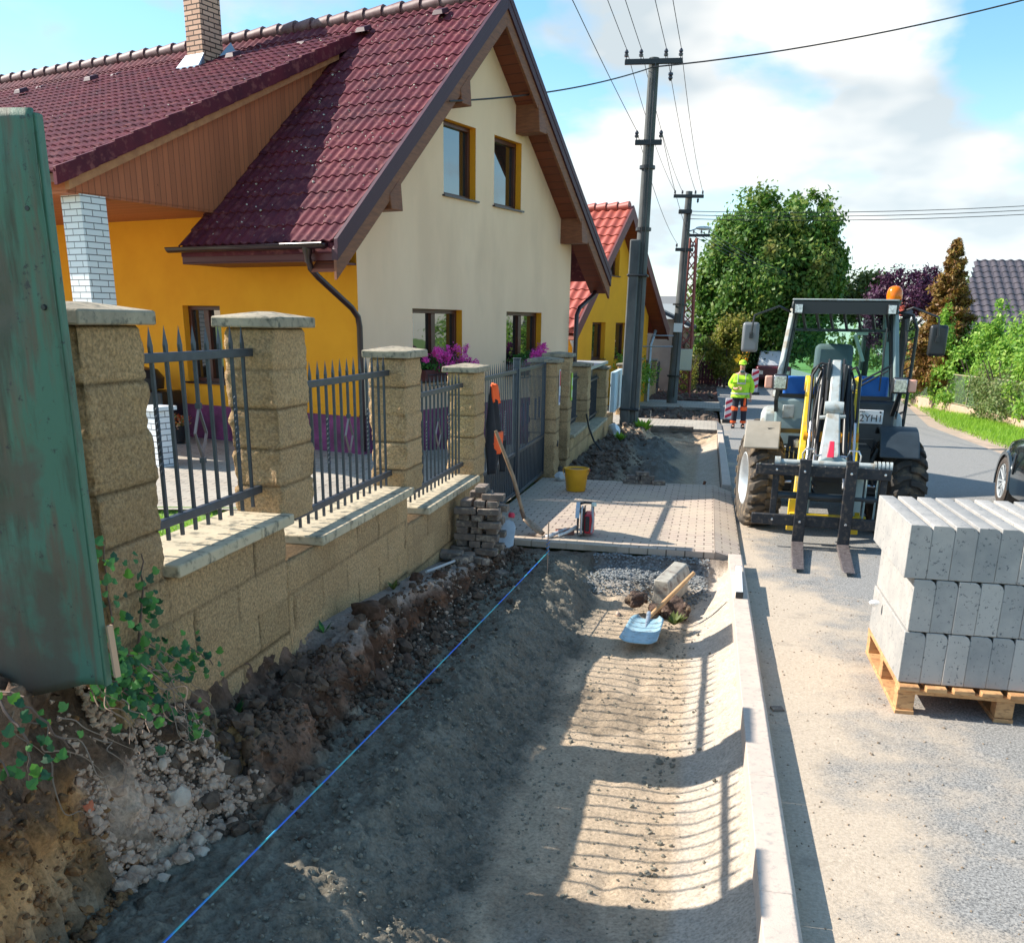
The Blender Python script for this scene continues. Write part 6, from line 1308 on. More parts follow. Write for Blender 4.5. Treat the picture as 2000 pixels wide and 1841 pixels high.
# string and stake
ST = thing('stake', 'thin rusty steel stake holding the blue string near the paving', 'stake', (-1.30, 8.16, -.25)); MB().tube([(0, 0, -.1), (.002, 0, .50)], .006, 8).build('rod', M('steel_pin', (.35, .27, .22), .5, metal=.5), ST, True)
MB().tube([(.012*math.cos(t), .012*math.sin(t), .20+t*.006) for t in [i*.6 for i in range(40)]], .0035, 5).build('knot', M('blue_twine', (.02, .25, .62), .6), ST, True)
m_ = MB(); sa, sb = Vector((-1.30, 8.16, -.03)), Vector((-1.66, .9, .045)); pts = []
for i in range(80):
    t = i/79; p = sa.lerp(sb, t); p.z -= .02*4*t*(1-t); pts.append(p)
def stringmat():
    m, nt, b = NT('blue_green_string'); setin(b, Roughness=.5); s = node(nt, 'ShaderNodeSeparateXYZ', {0: pos(nt)}); n = noisef(nt, pos(nt, (1, 6, 1)), .6, 2)
    nt.links.new(mixc(nt, ramp(nt, n, [(.45, 0.), (.56, 1.)]), (.02, .16, .75), (.06, .45, .50)), b.inputs['Base Color']); return m
m_.tube(pts, .0042, 6); tag(m_.build('string_line', stringmat(), None, True), 'taut blue string running along the bank from the steel stake towards the camera', 'string')
ST2 = thing('stake', 'thin pin standing in the soil before the far entrance paving', 'stake', (-1.3, 23.6, -.6)); MB().tube([(0, 0, -.1), (0, 0, .55)], .008, 6).build('rod', STL, ST2)
o = MB().tube([(0, 0, -.1), (.10, -.02, .28)], .022, 8).build('wooden_peg', M('brown_peg', (.22, .09, .05), .7)); o.location = (-.02, 14.6, -.60); tag(o, 'brown wooden peg leaning in the second trench just past the paving', 'peg')
# long shovel against the gate
SH = thing('shovel', 'long handled rusty shovel leaning against the driveway gate', 'shovel')
top, sk, tip = Vector((-2.10, 9.56, .88)), Vector((-1.79, 9.62, -.04)), Vector((-1.60, 9.66, -.20))
MB().tube([top, top.lerp(sk, .5)+Vector((.03, 0, -.01)), sk], [.018, .021, .019], 12).build('handle', HND2, SH, True)
d = (tip-sk).normalized(); sx = Vector((0, 1, 0)); nz_ = d.cross(sx)
vs = []; n_ = 9
for r_ in range(8):
    t = r_/7; hw = .11*(.55+.45*min(1, t*3))*(1 if t < .7 else 1-.75*((t-.7)/.3)**1.6)
    for c_ in range(n_): u = -1+2*c_/(n_-1); vs.append(sk+d*(t*.27-.01)+sx*u*hw-nz_*(.03*(u*u-1)))
o = obj('blade', vs, [(r_*n_+c_, r_*n_+c_+1, (r_+1)*n_+c_+1, (r_+1)*n_+c_) for r_ in range(7) for c_ in range(n_-1)], M('rusty_shovel_steel', (.20, .12, .07), .6, metal=.3, c2=(.33, .25, .18), vs=20), SH, True); o.modifiers.new('t', 'SOLIDIFY').thickness = .004
MB().tube([sk+d*.07, sk-d*.0, sk+(top-sk).normalized()*.12], [.012, .024, .022], 10).build('socket', M('rusty_socket', (.16, .10, .07), .6), SH, True)
# scraper blade
SB = thing('float_board', 'upright grey metal float with red knob leaning beside the brick stack', 'float', (-1.84, 8.86, -.23), rot=(math.radians(-14), math.radians(6), math.radians(10)))
m_ = MB(); m_.prism([(-.075, 0), (.075, 0), (.075, .26), (.055, .31), (.0, .335), (-.04, .31), (-.075, .20)], 0, .01, 'y'); m_.build('plate', M('brushed_grey_plate', (.42, .45, .50), .35, metal=.5, c2=(.33, .36, .42), vs=14), SB, bevel=.003)
MB().lathe([(0, -.02), (.03, -.018), (.034, .01), (.025, .03), (0, .032)], 12, (.02, -.0, .37)).build('knob', M('red_knob', (.6, .02, .06), .4), SB, True)
# bucket
BK = thing('bucket', 'yellow plastic bucket filled to the rim standing on the paving by the garden gate', 'bucket', (-1.69, 12.95, zk(12.95)+.004))
BY = M('yellow_plastic', (.85, .44, .02), .4, c2=(.75, .36, .02), vs=6, spec=.5)
MB().lathe([(0, .006), (.125, .0), (.135, .01), (.165, .30), (.178, .30), (.180, .315), (.166, .318), (.160, .30)], 36).build('body', BY, BK, True)
MB().lathe([(0, .295), (.10, .292), (.162, .285)], 24).build('contents', M('brown_mortar', (.20, .12, .09), .9, c2=(.3, .2, .15), vs=30), BK, True)
MB().tube([(.182*math.cos(t), -.182*math.sin(t)*.35-.04, .30-.16*math.sin(t)) for t in [math.pi*i/14 for i in range(15)]], .005, 6).build('handle', M('bucket_handle', (.75, .38, .05), .5), BK, True)
for s in (-1, 1): MB().lathe([(0, 0), (.014, 0), (.014, .012), (0, .014)], 10, (s*.178, 0, .295), 'x').build('handle_lug', M('red_lug', (.5, .03, .05), .5), BK)
# cut-off saw
SW = thing('cut_off_saw', 'red and grey petrol cut off saw standing on the near edge of the driveway paving', 'power saw', (-1.19, 9.78, zk(9.78)+.004), rz=math.radians(4))
MB().lathe([(0, -.006), (.16, -.004), (.165, 0), (.16, .004), (0, .006)], 48, (-.05, 0, .172), 'x').build('cutting_disc', M('dark_disc', (.06, .06, .065), .5, c2=(.1, .1, .11), vs=30), SW, True)
m_ = MB(); n = 18; V = []
for k in range(n+1):
    a = math.radians(15+150*k/n)
    for rr, x in ((.15, -.07), (.185, -.07), (.185, -.03), (.15, -.03)): V.append((x, rr*math.cos(a), .172+rr*math.sin(a)))
m_.add(V, [(k*4+i, (k+1)*4+i, (k+1)*4+(i+1) % 4, k*4+(i+1) % 4) for k in range(n) for i in range(4)]+[(0, 1, 2, 3), (n*4+3, n*4+2, n*4+1, n*4)]); m_.build('blade_guard', M('grey_guard', (.5, .53, .56), .35, metal=.5), SW, True)
MB().box(-.022, .0, -.10, .12, .03, .30).build('arm', M('saw_arm', (.55, .57, .6), .4, metal=.4), SW, bevel=.01)
MB().box(.02, .12, -.07, .16, .03, .24).build('engine', M('saw_red', (.62, .03, .05), .4), SW, bevel=.02)
MB().box(.03, .075, -.085, -.065, .06, .22).build('side_cover', M('saw_dark', (.03, .03, .035), .5), SW, bevel=.008)
MB().box(.008, .022, -.06, .15, .02, .30).build('engine_plate', M('saw_black', (.025, .025, .03), .5), SW, bevel=.004)
MB().tube([(-.03, -.02, .345), (.02, -.03, .36), (.09, -.02, .355), (.105, 0, .30), (.10, .02, .22)], .014, 8).build('front_handle', BLK, SW, True)
MB().tube([(.10, -.08, .05), (.115, -.10, .18), (.10, -.08, .31), (.10, -.04, .35)], .012, 8).build('rear_handle', M('grey_handle', (.35, .38, .42), .4), SW, True)
MB().lathe([(0, 0), (.028, 0), (.03, .02), (.022, .035), (0, .035)], 14, (.115, -.06, .33)).build('filler_cap', M('pale_cap', (.6, .68, .6), .4), SW, True)
MB().tube([(-.06, -.05, .10), (-.16, -.12, .05), (-.24, -.2, .03)], [.022, .016, .014], 8).build('water_hose', M('pale_hose', (.6, .62, .62), .5), SW, True)
o = MB().box(-.02, .02, -.17, .17, 0, .03).build('aluminium_rail', M('alu_rail', (.7, .7, .72), .35, metal=.4), bevel=.004); o.location = (-1.45, 9.66, zk(9.66)+.02); o.rotation_euler = (math.radians(4), 0, math.radians(-28)); tag(o, 'short white metal rail lying on the paving left of the cut off saw', 'rail')
o = MB().box(-.09, .09, -.05, .05, 0, .05).build('brick_piece', M('red_brick_piece', (.35, .12, .09), .9, c2=(.45, .25, .2), vs=20)); o.location = (-1.38, 9.80, zk(9.8)+.004); o.rotation_euler = (0, 0, .5); tag(o, 'reddish brick piece propping the white rail beside the saw', 'brick')
# paving bricks in a leaning stack
BR = M('used_paving_brick', (.25, .19, .15), .95, c2=(.12, .10, .09), vs=9, bump=.6, bs=70, c3=(.42, .34, .26), s3=20)
bp_ = MB().box(-.10, .10, -.05, .05, 0, .058).build('paving_brick', BR, bevel=.006); kr = random.Random(3); first = True
def putbrick(x, y, z, rz, lab, grp, tilt=0):
    global first
    if first: o = bp_; first = False
    else: o = bp_.copy(); COL.objects.link(o)
    o.location = (x, y, z); o.rotation_euler = (tilt, kr.uniform(-.03, .03), rz); tag(o, lab, 'brick', grp)
ORD = ['lowest', 'second', 'third', 'fourth', 'fifth', 'sixth', 'seventh', 'eighth', 'ninth', 'tenth']
for L_i in range(10):
    z = -.07+L_i*.061
    cells = [(-2.08, 8.13, 'left front'), (-1.86, 8.12, 'right front'), (-2.06, 8.30, 'left back'), (-1.85, 8.32, 'right back')]
    if L_i % 2: cells = [(-2.10, 8.20, 'left'), (-1.98, 8.19, 'middle'), (-1.85, 8.20, 'right')]
    if L_i == 8: cells = [(-1.86, 8.2, 'right'), (-1.98, 8.3, 'middle')]
    if L_i == 9: cells = [(-1.99, 8.25, 'single top')]
    for (x, y, nm) in cells:
        putbrick(x+kr.uniform(-.018, .018)+.006*L_i, y+kr.uniform(-.02, .02), z, (math.pi/2 if L_i % 2 else 0)+kr.uniform(-.12, .12), 'old paving brick, %s one in the %s layer of the leaning stack' % (nm, ORD[L_i]), 'paving bricks in the leaning stack')
for i, (x, y, dz_, rz, lab) in enumerate([(-2.02, 7.92, .0, .3, 'loose paving brick just in front of the leaning brick stack'), (-1.88, 7.86, -.01, -.5, 'loose paving brick lying nearest the ditch in front of the brick stack'), (-2.10, 7.80, .03, .1, 'loose paving brick touching the stone wall before the brick stack'), (-1.98, 7.72, .0, 1.2, 'half buried brick nearest the camera before the brick stack'), (-1.74, 8.05, -.02, .9, 'tilted loose brick on the right side of the brick stack')]):
    putbrick(x, y, nearz(x, y)+.01+dz_, rz, lab, 'loose bricks by the leaning stack', kr.uniform(-.2, .3))
for i, (x, y, z, rz, lab) in enumerate([(-1.02, 13.95, 0, .1, 'left bottom brick of the small heap on the far paving edge'), (-.80, 13.98, 0, -.1, 'middle bottom brick of the small heap on the far paving edge'), (-.60, 13.96, 0, .2, 'right bottom brick of the small heap on the far paving edge'), (-.97, 13.97, .06, -.15, 'left upper brick of the small heap on the paving'), (-.76, 13.99, .06, .1, 'right upper brick of the small heap on the paving'), (-.84, 13.97, .12, .05, 'topmost brick of the small heap on the paving')]):
    putbrick(x, y, zk(y)+z+.003, rz, lab, 'small heap of bricks on the far paving edge')
kr2 = random.Random(8)
for i, lab in enumerate(['leftmost', 'second from left', 'third from left', 'fourth from left', 'fifth from left', 'rightmost']):
    putbrick(-1.35+i*.2, 24.05+kr2.uniform(-.05, .05), -.52, kr2.uniform(-.3, .3), lab+' of the loose bricks in front of the far entrance paving', 'loose bricks at the far paving')
putbrick(.56, 5.43, zk(5.43)-.13+.0, .3, 'reddish flat leaf like brick chip on the road beside the kerb', 'chip'); bpy.context.view_layer.update()
o = COL.objects[-1]; o.scale = (.35, .6, .25); o['category'] = 'brick chip'
o = MB().tube([(-2.08, 6.95, .045), (-2.02, 7.75, -.04)], .012, 8).build('grey_rod', M('grey_plastic_rod', (.5, .5, .5), .6)); tag(o, 'thin grey rod lying at the foot of the wall before the brick stack', 'rod')
# cable rising from the soil by the fence
o = MB().tube([(-2.15, 17.6, .35), (-2.1, 17.65, .1), (-2.0, 17.7, -.15), (-1.85, 17.6, -.30)], .018, 8).build('drain_hose', MT['rubberhose'], None, True); tag(o, 'black hose coming down from the fence into the dug soil', 'hose')
BG = MB(); rock(BG, (0, 0, .12), .17, 5.3, (1, .7, .9), 2); tag(BG.build('rubbish_bag', M('white_plastic_bag', (.72, .76, .80), .4), None, True, loc=(-1.95, 21.2, -.42)), 'crumpled white plastic bag at the foot of the first concrete pole', 'bag')
# jacket on the gate
JK = thing('work_jacket', 'black work jacket with orange panels hanging on the gate beside the fence pillar', 'jacket', (-2.20, 9.60, 0))
def cloth(name, pts, mat, parent, off=0, nu=10, nv=14):
    # pts: rows of (z, y left, y right)
    zz = [p[0] for p in pts]; V = []
    for r_ in range(nv+1):
        z = zz[0]+(zz[-1]-zz[0])*r_/nv; yl = np.interp(-z, [-q for q in zz], [p[1] for p in pts]); yr = np.interp(-z, [-q for q in zz], [p[2] for p in pts])
        for c_ in range(nu+1): u = c_/nu; V.append((off+.05*math.sin(math.pi*u)+.016*math.sin(u*14+z*6), yl+(yr-yl)*u, z))
    o = obj(name, V, [(r_*(nu+1)+c_, r_*(nu+1)+c_+1, (r_+1)*(nu+1)+c_+1, (r_+1)*(nu+1)+c_) for r_ in range(nv) for c_ in range(nu)], mat, parent, True); s_ = o.modifiers.new('t', 'SOLIDIFY'); s_.thickness = .02; return o
JB_, JO_ = M('black_fabric', (.012, .014, .02), .9), M('fluorescent_orange_fabric', (.95, .12, .02), .7)
cloth('body_fabric', [(1.32, .0, .10), (1.1, .0, .32), (.86, -.02, .52), (.70, -.02, .50), (.62, .0, .42), (.42, -.02, .20)], JB_, JK)
cloth('orange_shoulder', [(1.34, .0, .09), (1.2, .02, .22), (1.14, .12, .24)], JO_, JK, .02, 6, 6)
cloth('orange_band', [(.84, .05, .42), (.70, .05, .40), (.62, .12, .30)], JO_, JK, .03, 6, 6)
cloth('sleeve', [(.72, .42, .56), (.5, .46, .60), (.38, .48, .56)], JB_, JK, .02, 6, 8)
# ================================================================ the worker
def skinfig(name, P, E_, mat, parent, sub=2):
    me = bpy.data.meshes.new(name); me.from_pydata([p[:3] for p in P], E_, []); o = bpy.data.objects.new(name, me); COL.objects.link(o); o.parent = parent; me.materials.append(mat)
    sk_ = o.modifiers.new('skin', 'SKIN'); sk_.use_smooth_shade = True
    for i, p in enumerate(P): me.skin_vertices[0].data[i].radius = (p[3], p[4] if len(p) > 4 else p[3])
    me.skin_vertices[0].data[0].use_root = True
    o.modifiers.new('sub', 'SUBSURF').levels = sub; o.modifiers['sub'].render_levels = sub; return o
PW = thing('person', 'worker in bright yellow green jacket and cap and dark trousers standing on the street', 'person', (.90, 26.7, zk(26.7)-.128))
SKN = M('skin', (.50, .26, .18), .6)
# body: pelvis first; facing the camera (-y); x+ is to the right of the picture
BP = [(0, 0, .94, .13, .11), (0, 0, 1.15, .135, .10), (0, 0, 1.36, .15, .105), (0, 0, 1.47, .065), (0, -.01, 1.54, .055), (0, -.015, 1.62, .078, .088), (0, -.01, 1.70, .07, .085),
      (-.19, 0, 1.40, .055), (-.27, .0, 1.16, .042), (-.17, -.20, 1.05, .032), (-.10, -.26, 1.06, .036), (-.07, -.29, 1.07, .028),
      (.19, 0, 1.40, .055), (.26, .01, 1.14, .042), (.27, -.05, .90, .030), (.27, -.06, .83, .034), (.27, -.07, .78, .024),
      (-.10, 0, .88, .085), (-.11, -.01, .50, .058), (-.12, .02, .12, .042), (-.12, -.02, .05, .042), (-.125, -.15, .035, .035),
      (.10, 0, .88, .085), (.12, -.01, .50, .058), (.14, .03, .12, .042), (.14, -.01, .05, .042), (.15, -.14, .035, .035)]
BE = [(0, 1), (1, 2), (2, 3), (3, 4), (4, 5), (5, 6), (2, 7), (7, 8), (8, 9), (9, 10), (10, 11), (2, 12), (12, 13), (13, 14), (14, 15), (15, 16), (0, 17), (17, 18), (18, 19), (19, 20), (20, 21), (0, 22), (22, 23), (23, 24), (24, 25), (25, 26)]
body = skinfig('body', BP, BE, SKN, PW)
HV = M('fluorescent_yellow_green_fabric', (.50, .85, .03), .75, c2=(.36, .62, .03), vs=7, bump=.8, bs=14); GRY = M('reflective_grey_tape', (.42, .45, .40), .4); DK = M('dark_trousers', (.014, .016, .03), .85)
skinfig('jacket', [(0, 0, 1.02, .245, .17), (0, 0, 1.20, .235, .165), (0, 0, 1.34, .205, .145), (0, 0, 1.46, .085, .085), (-.19, 0, 1.37, .075), (-.30, 0, 1.15, .075), (-.18, -.17, 1.06, .062), (.19, 0, 1.37, .075), (.30, .01, 1.13, .075), (.28, -.03, .93, .062), (0, 0, .84, .25, .175)],
        [(0, 1), (1, 2), (2, 3), (2, 4), (4, 5), (5, 6), (2, 7), (7, 8), (8, 9), (0, 10)], HV, body)
skinfig('trousers', [(0, 0, .92, .17, .13), (-.10, 0, .80, .11), (-.115, -.01, .50, .085), (-.12, .01, .12, .075), (.10, 0, .80, .11), (.125, -.01, .50, .085), (.14, .02, .12, .075)], [(0, 1), (1, 2), (2, 3), (0, 4), (4, 5), (5, 6)], DK, body)
for s in (-1, 1):
    MB().lathe([(.088, .47), (.093, .50), (.092, .56), (.086, .58)], 14, (s*.12, -.005, 0)).build('orange_knee_band', JO_, body, True)
    MB().lathe([(.078, .14), (.082, .16), (.08, .20)], 14, (s*.13, .01, 0)).build('orange_hem', JO_, body, True)
    m_ = MB(); m_.box(s*.10-.011, s*.10+.011, -.185, -.13, 1.22, 1.45); m_.build('brace_tape', GRY, body, bevel=.01)
    rock_ = MB(); rock_.lathe([(0, 0), (.05, 0), (.055, .05), (.045, .10), (0, .11)], 10, (s*.13, -.02, 0)); rock_.box(s*.135-.045, s*.135+.045, -.19, .03, 0, .06); rock_.build('boot', BLK, body, bevel=.015)
m_ = MB(); m_.lathe([(.245, 0), (.25, .01), (.25, .035), (.245, .045)], 20, (0, 0, 0)); o = m_.build('chest_tape', GRY, body, True); o.location = (0, 0, 1.17); o.scale = (1.0, .76, 1)
o = MB().lathe([(.255, 0), (.26, .01), (.26, .035), (.255, .045)], 20).build('hem_tape', GRY, body, True); o.location = (0, 0, .90); o.scale = (1.0, .76, 1)
MB().box(.10, .16, -.13, -.05, .60, .85).build('orange_pocket', JO_, body, bevel=.02)
MB().lathe([(.10, 0), (.104, .03), (.09, .075), (.05, .11), (0, .12)], 18, (0, -.005, 1.68)).build('cap', HV, body, True)
MB().hexa([(-.07, -.08, 1.69), (.07, -.08, 1.69), (.05, -.16, 1.675), (-.05, -.16, 1.675), (-.07, -.08, 1.70), (.07, -.08, 1.70), (.05, -.16, 1.685), (-.05, -.16, 1.685)]).build('cap_peak', HV, body)
MB().box(-.06, .06, -.10, -.03, 1.46, 1.53).build('collar', M('grey_collar', (.10, .14, .14), .8), body, bevel=.02)
for s in (-1, 1): MB().lathe([(0, -.01), (.009, -.008), (.01, 0)], 8, (s*.028, -.098, 1.645), 'y').build('eye', BLK, body)
MB().hexa([(-.012, -.095, 1.60), (.012, -.095, 1.60), (.012, -.12, 1.605), (-.012, -.12, 1.605), (-.006, -.095, 1.645), (.006, -.095, 1.645), (.004, -.10, 1.645), (-.004, -.10, 1.645)]).build('nose', SKN, body, bevel=.003)
MB().box(-.022, .022, -.102, -.092, 1.572, 1.58).build('mouth', M('lips', (.3, .09, .07), .6), body)
def hand(c, dirv, side):
    # palm is part of the body; five short bent fingers
    dv = Vector(dirv).normalized(); px_ = dv.cross(Vector((0, 1, 0))).normalized() if abs(dv.y) < .9 else Vector((1, 0, 0)); dn = Vector((0, -1, 0)) if abs(dv.y) < .5 else Vector((0, 0, -1))
    for k in range(4):
        o_ = px_*(k-1.5)*.019; a = Vector(c)+o_; MB().tube([a, a+dv*.035, a+dv*.055+dn*.018, a+dv*(.06+.006*(1-abs(k-1.5)))+dn*.036], [.010, .009, .008, .006], 6).build('finger', SKN, body, True)
    a = Vector(c)-dv*.03+px_*side*.03; MB().tube([a, a+px_*side*.018+dv*.02, a+px_*side*.016+dv*.045+dn*.01], [.011, .010, .007], 6).build('thumb', SKN, body, True)
hand((.27, -.075, .775), (0, -.1, -1), -1); hand((-.05, -.30, 1.07), (1, -.3, 0), 1)
# ================================================================ traffic barriers, far machines
for i, (x, y, z, lab) in enumerate([(2.2, 47, -1.15, 'red and white striped barrier board standing behind the worker to the right'), (.66, 28.5, -.75, 'red and white marker board half hidden behind the worker to the left')]):
    t = thing('barrier_board', lab, 'barrier', (x, y, z)); s = 1 if i == 0 else .6
    MB().box(-.16*s, .16*s, -.02, .02, .1, 1.15*s).build('board', M('white_board', (.8, .75, .78), .5), t, bevel=.01)
    m_ = MB()
    for k in range(3): m_.hexa([(-.155*s, -.028, .2*s+.32*k*s), (.155*s, -.028, .35*s+.32*k*s), (.155*s, -.022, .35*s+.32*k*s), (-.155*s, -.022, .2*s+.32*k*s), (-.155*s, -.028, .34*s+.32*k*s), (.155*s, -.028, .49*s+.32*k*s), (.155*s, -.022, .49*s+.32*k*s), (-.155*s, -.022, .34*s+.32*k*s)])
    m_.build('red_stripes', M('red_stripe', (.6, .02, .06), .5), t); MB().box(-.25*s, .25*s, -.15, .15, 0, .1).build('foot', BLK, t)
EX = thing('excavator', 'small yellow excavator working far behind the worker', 'excavator', (1.5, 57, -1.3))
MB().box(-.75, .75, -.1, 1.9, .0, .45).build('tracks', BLK, EX, bevel=.1); MB().box(-.6, .6, .2, 1.8, .5, 1.25).build('body', YEL, EX, bevel=.12)
MB().box(-.5, .3, .6, 1.5, 1.25, 2.3).build('cab', GRD, EX, bevel=.05); m_ = MB(); m_.beam((.5, .2, 1.0), (.75, -.7, 2.5), .16, .22); m_.beam((.75, -.7, 2.5), (.2, -1.2, 1.5), .13, .18); m_.build('boom', ORG, EX, bevel=.02)
m_ = MB(); m_.prism([(-.9, 1.3), (-1.6, 1.75), (-1.75, 1.2), (-1.3, .8)], -.25, .45, 'x'); m_.build('bucket', YEL, EX, bevel=.03)
VN = thing('pickup_truck', 'white and dark red pickup truck parked far down the street behind the loader', 'truck', (3.6, 56, -1.25))
MB().box(-.95, .95, 0, 4.2, .35, 1.05).build('body', M('dark_red_paint', (.10, .01, .02), .3), VN, bevel=.1)
m_ = MB(); m_.hexa([(-.88, .9, 1.05), (.88, .9, 1.05), (.88, 2.8, 1.05), (-.88, 2.8, 1.05), (-.75, 1.35, 1.85), (.75, 1.35, 1.85), (.75, 2.7, 1.85), (-.75, 2.7, 1.85)]); cbn = m_.build('cabin', M('white_paint', (.7, .72, .75), .3), VN, bevel=.06)
MB().hexa([(-.76, .98, 1.10), (.76, .98, 1.10), (.76, 1.02, 1.10), (-.76, 1.02, 1.10), (-.66, 1.30, 1.75), (.66, 1.30, 1.75), (.66, 1.34, 1.75), (-.66, 1.34, 1.75)]).build('windscreen', MT['glass'], cbn)
for s in (-1, 1):
    MB().box(s*.72-.14, s*.72+.14, -.03, .02, .62, .82).build('headlight', LENS, VN)
    for y in (.8, 3.3): MB().lathe([(0, -.1), (.3, -.1), (.34, -.06), (.34, .06), (.3, .1), (0, .1)], 16, (s*.85, y, .34), 'x').build('wheel', BLK, VN, True)
# ================================================================ the dark car
CP = M('dark_blue_grey_car_paint', (.02, .032, .038), .15, metal=.4, spec=.7, coat=1.0)
CA = thing('parked_car', 'dark car at the right picture edge, only its front wing and alloy wheel showing', 'car', (5.15, 14.4, zk(14.4)-.128), rot=(math.atan(-SL), 0, math.radians(-3)))
# y forward, wheel axle at y=0; half width .93
st = [(.95, .40, .58, .55), (.88, .62, .76, .62), (.70, .78, .86, .72), (.45, .87, .93, .80), (0, .92, 1.01, .84), (-.45, .93, 1.06, .86), (-.9, .93, 1.10, .87), (-1.2, .93, 1.22, .75), (-1.7, .92, 1.52, .66), (-2.6, .92, 1.58, .64), (-3.2, .90, 1.45, .68), (-3.7, .86, 1.05, .78)]
V = []; NS = 14
for (y, hw, ht, shx) in st:
    for k in range(NS+1):
        u = k/NS
        # section from sill (left) over the top to sill (right)
        pr = [(-1, .22), (-1.02, .40), (-1, .60), (-.97, .72), (-.92, min(ht, .90)), (-shx, ht-.04), (-shx*.6, ht), (0, ht+.01)]
        j = k if k <= 7 else 14-k; x, z = pr[j]; x = x*hw*(1 if k <= 7 else -1); V.append((x, y, z))
F_ = [(r_*(NS+1)+c_, r_*(NS+1)+c_+1, (r_+1)*(NS+1)+c_+1, (r_+1)*(NS+1)+c_) for r_ in range(len(st)-1) for c_ in range(NS)]
F_ = [f for f in F_ if not (f[0] % (NS+1) in (0, 1, 12, 13) and f[0]//(NS+1) in (3, 4))]
F_.append(tuple(range(NS+1))); F_.append(tuple(range((len(st)-1)*(NS+1), len(st)*(NS+1)))[::-1])
bo = obj('body', V, F_, CP, CA, True); bo.modifiers.new('s', 'SUBSURF').levels = 2; bo.modifiers['s'].render_levels = 2
for s in (-1, 1):
    m_ = MB(); n = 20; Vv = []
    for k in range(n+1):
        a = math.pi*(-.06+1.12*k/n)
        for rr, x in ((.375, s*.90), (.375, s*.945), (.425, s*.945), (.44, s*.915)): Vv.append((x, rr*math.cos(a), .345+rr*math.sin(a)))
    m_.add(Vv, [(k*4+i, (k+1)*4+i, (k+1)*4+(i+1) % 4, k*4+(i+1) % 4) for k in range(n) for i in range(4)]+[(0, 1, 2, 3), (n*4+3, n*4+2, n*4+1, n*4)]); m_.build('wheel_arch', CP, CA, True)
    MB().lathe([(.10, s*.62), (.37, s*.62), (.37, s*.90), (.36, s*.91)], 24, (0, 0, .345), 'x').build('arch_liner', BLK, CA, True)
    for yy in (0, -2.75):
        tw = MB(); tw.lathe([(.225, s*.72), (.30, s*.70), (.335, s*.72), (.345, s*.76), (.345, s*.88), (.335, s*.925), (.30, s*.945), (.25, s*.94), (.243, s*.925)], 48, (0, yy, .345), 'x'); t = tw.build('tyre', M('car_tyre', (.10, .075, .06), .7, c2=(.05, .045, .04), vs=30), CA, True)
        rm = MB(); rm.lathe([(.243, s*.925), (.238, s*.935), (.225, s*.93), (.215, s*.88), (.21, s*.76)], 40, (0, yy, .345), 'x'); rm.lathe([(0, s*.915), (.035, s*.915), (.04, s*.905), (.045, s*.88)], 20, (0, yy, .345), 'x'); rm.build('rim', RIM, t, True)
        sp = MB()
        for k in range(10):
            a = 2*math.pi*k/10; tw_ = .07*(1 if k % 2 else -1); p0 = (s*.905, yy+.03*math.cos(a), .345+.03*math.sin(a)); p1 = (s*.92, yy+.222*math.cos(a+tw_), .345+.222*math.sin(a+tw_)); sp.beam(p0, p1, .018, .022, (1, 0, 0))
        sp.build('spokes', RIM, t, bevel=.003); MB().lathe([(0, s*.86), (.16, s*.86), (.16, s*.85), (0, s*.85)], 24, (0, yy, .345), 'x').build('brake_disc', BLK, t, True)
    MB().hexa([(s*.935, -.55, .50), (s*.95, -.55, .50), (s*.95, -.50, .52), (s*.935, -.50, .52), (s*.935, -.62, .78), (s*.95, -.62, .78), (s*.95, -.55, .80), (s*.935, -.55, .80)]).build('wing_vent', BLK, CA, bevel=.004)
    MB().hexa([(s*.93, -.66, .35), (s*.937, -.66, .35), (s*.937, -.655, .35), (s*.93, -.655, .35), (s*.93, -.62, .85), (s*.937, -.62, .85), (s*.937, -.615, .85), (s*.93, -.615, .85)]).build('door_gap', BLK, CA)
MB().hexa([(-.72, -.95, 1.0), (.72, -.95, 1.0), (.72, -.94, 1.0), (-.72, -.94, 1.0), (-.60, -1.55, 1.46), (.60, -1.55, 1.46), (.60, -1.54, 1.46), (-.60, -1.54, 1.46)]).build('windscreen', MT['glass'], CA)
# ================================================================ plants
GRN = leafmat('mixed_green_autumn_leaves', [(.04, .11, .015), (.08, .19, .025), (.13, .24, .035), (.21, .27, .05)], .4, patch=((.26, .23, .06), .22, .60))
BRI = leafmat('bright_green_leaves', [(.10, .24, .03), (.20, .40, .05), (.30, .50, .07), (.38, .50, .09)], .45)
OLV = leafmat('olive_green_leaves', [(.07, .11, .025), (.13, .17, .04), (.19, .22, .06)], .35)
DKG = leafmat('dark_green_leaves', [(.012, .035, .008), (.03, .08, .015), (.05, .11, .02)], .3)
PUR = leafmat('dark_purple_leaves', [(.035, .008, .03), (.07, .015, .05), (.10, .035, .08), (.05, .012, .025)], .25)
BRN = leafmat('golden_brown_conifer_foliage', [(.20, .11, .025), (.32, .22, .04), (.18, .08, .03), (.30, .15, .04)], .3)
YGL = leafmat('yellow_green_leaves', [(.14, .18, .03), (.28, .30, .04), (.30, .24, .05), (.10, .15, .03)], .4)
BRK = M('bark', (.10, .07, .05), .9, c2=(.06, .045, .035), vs=6, bump=.6, bs=30, stretch=(1, 1, .3))
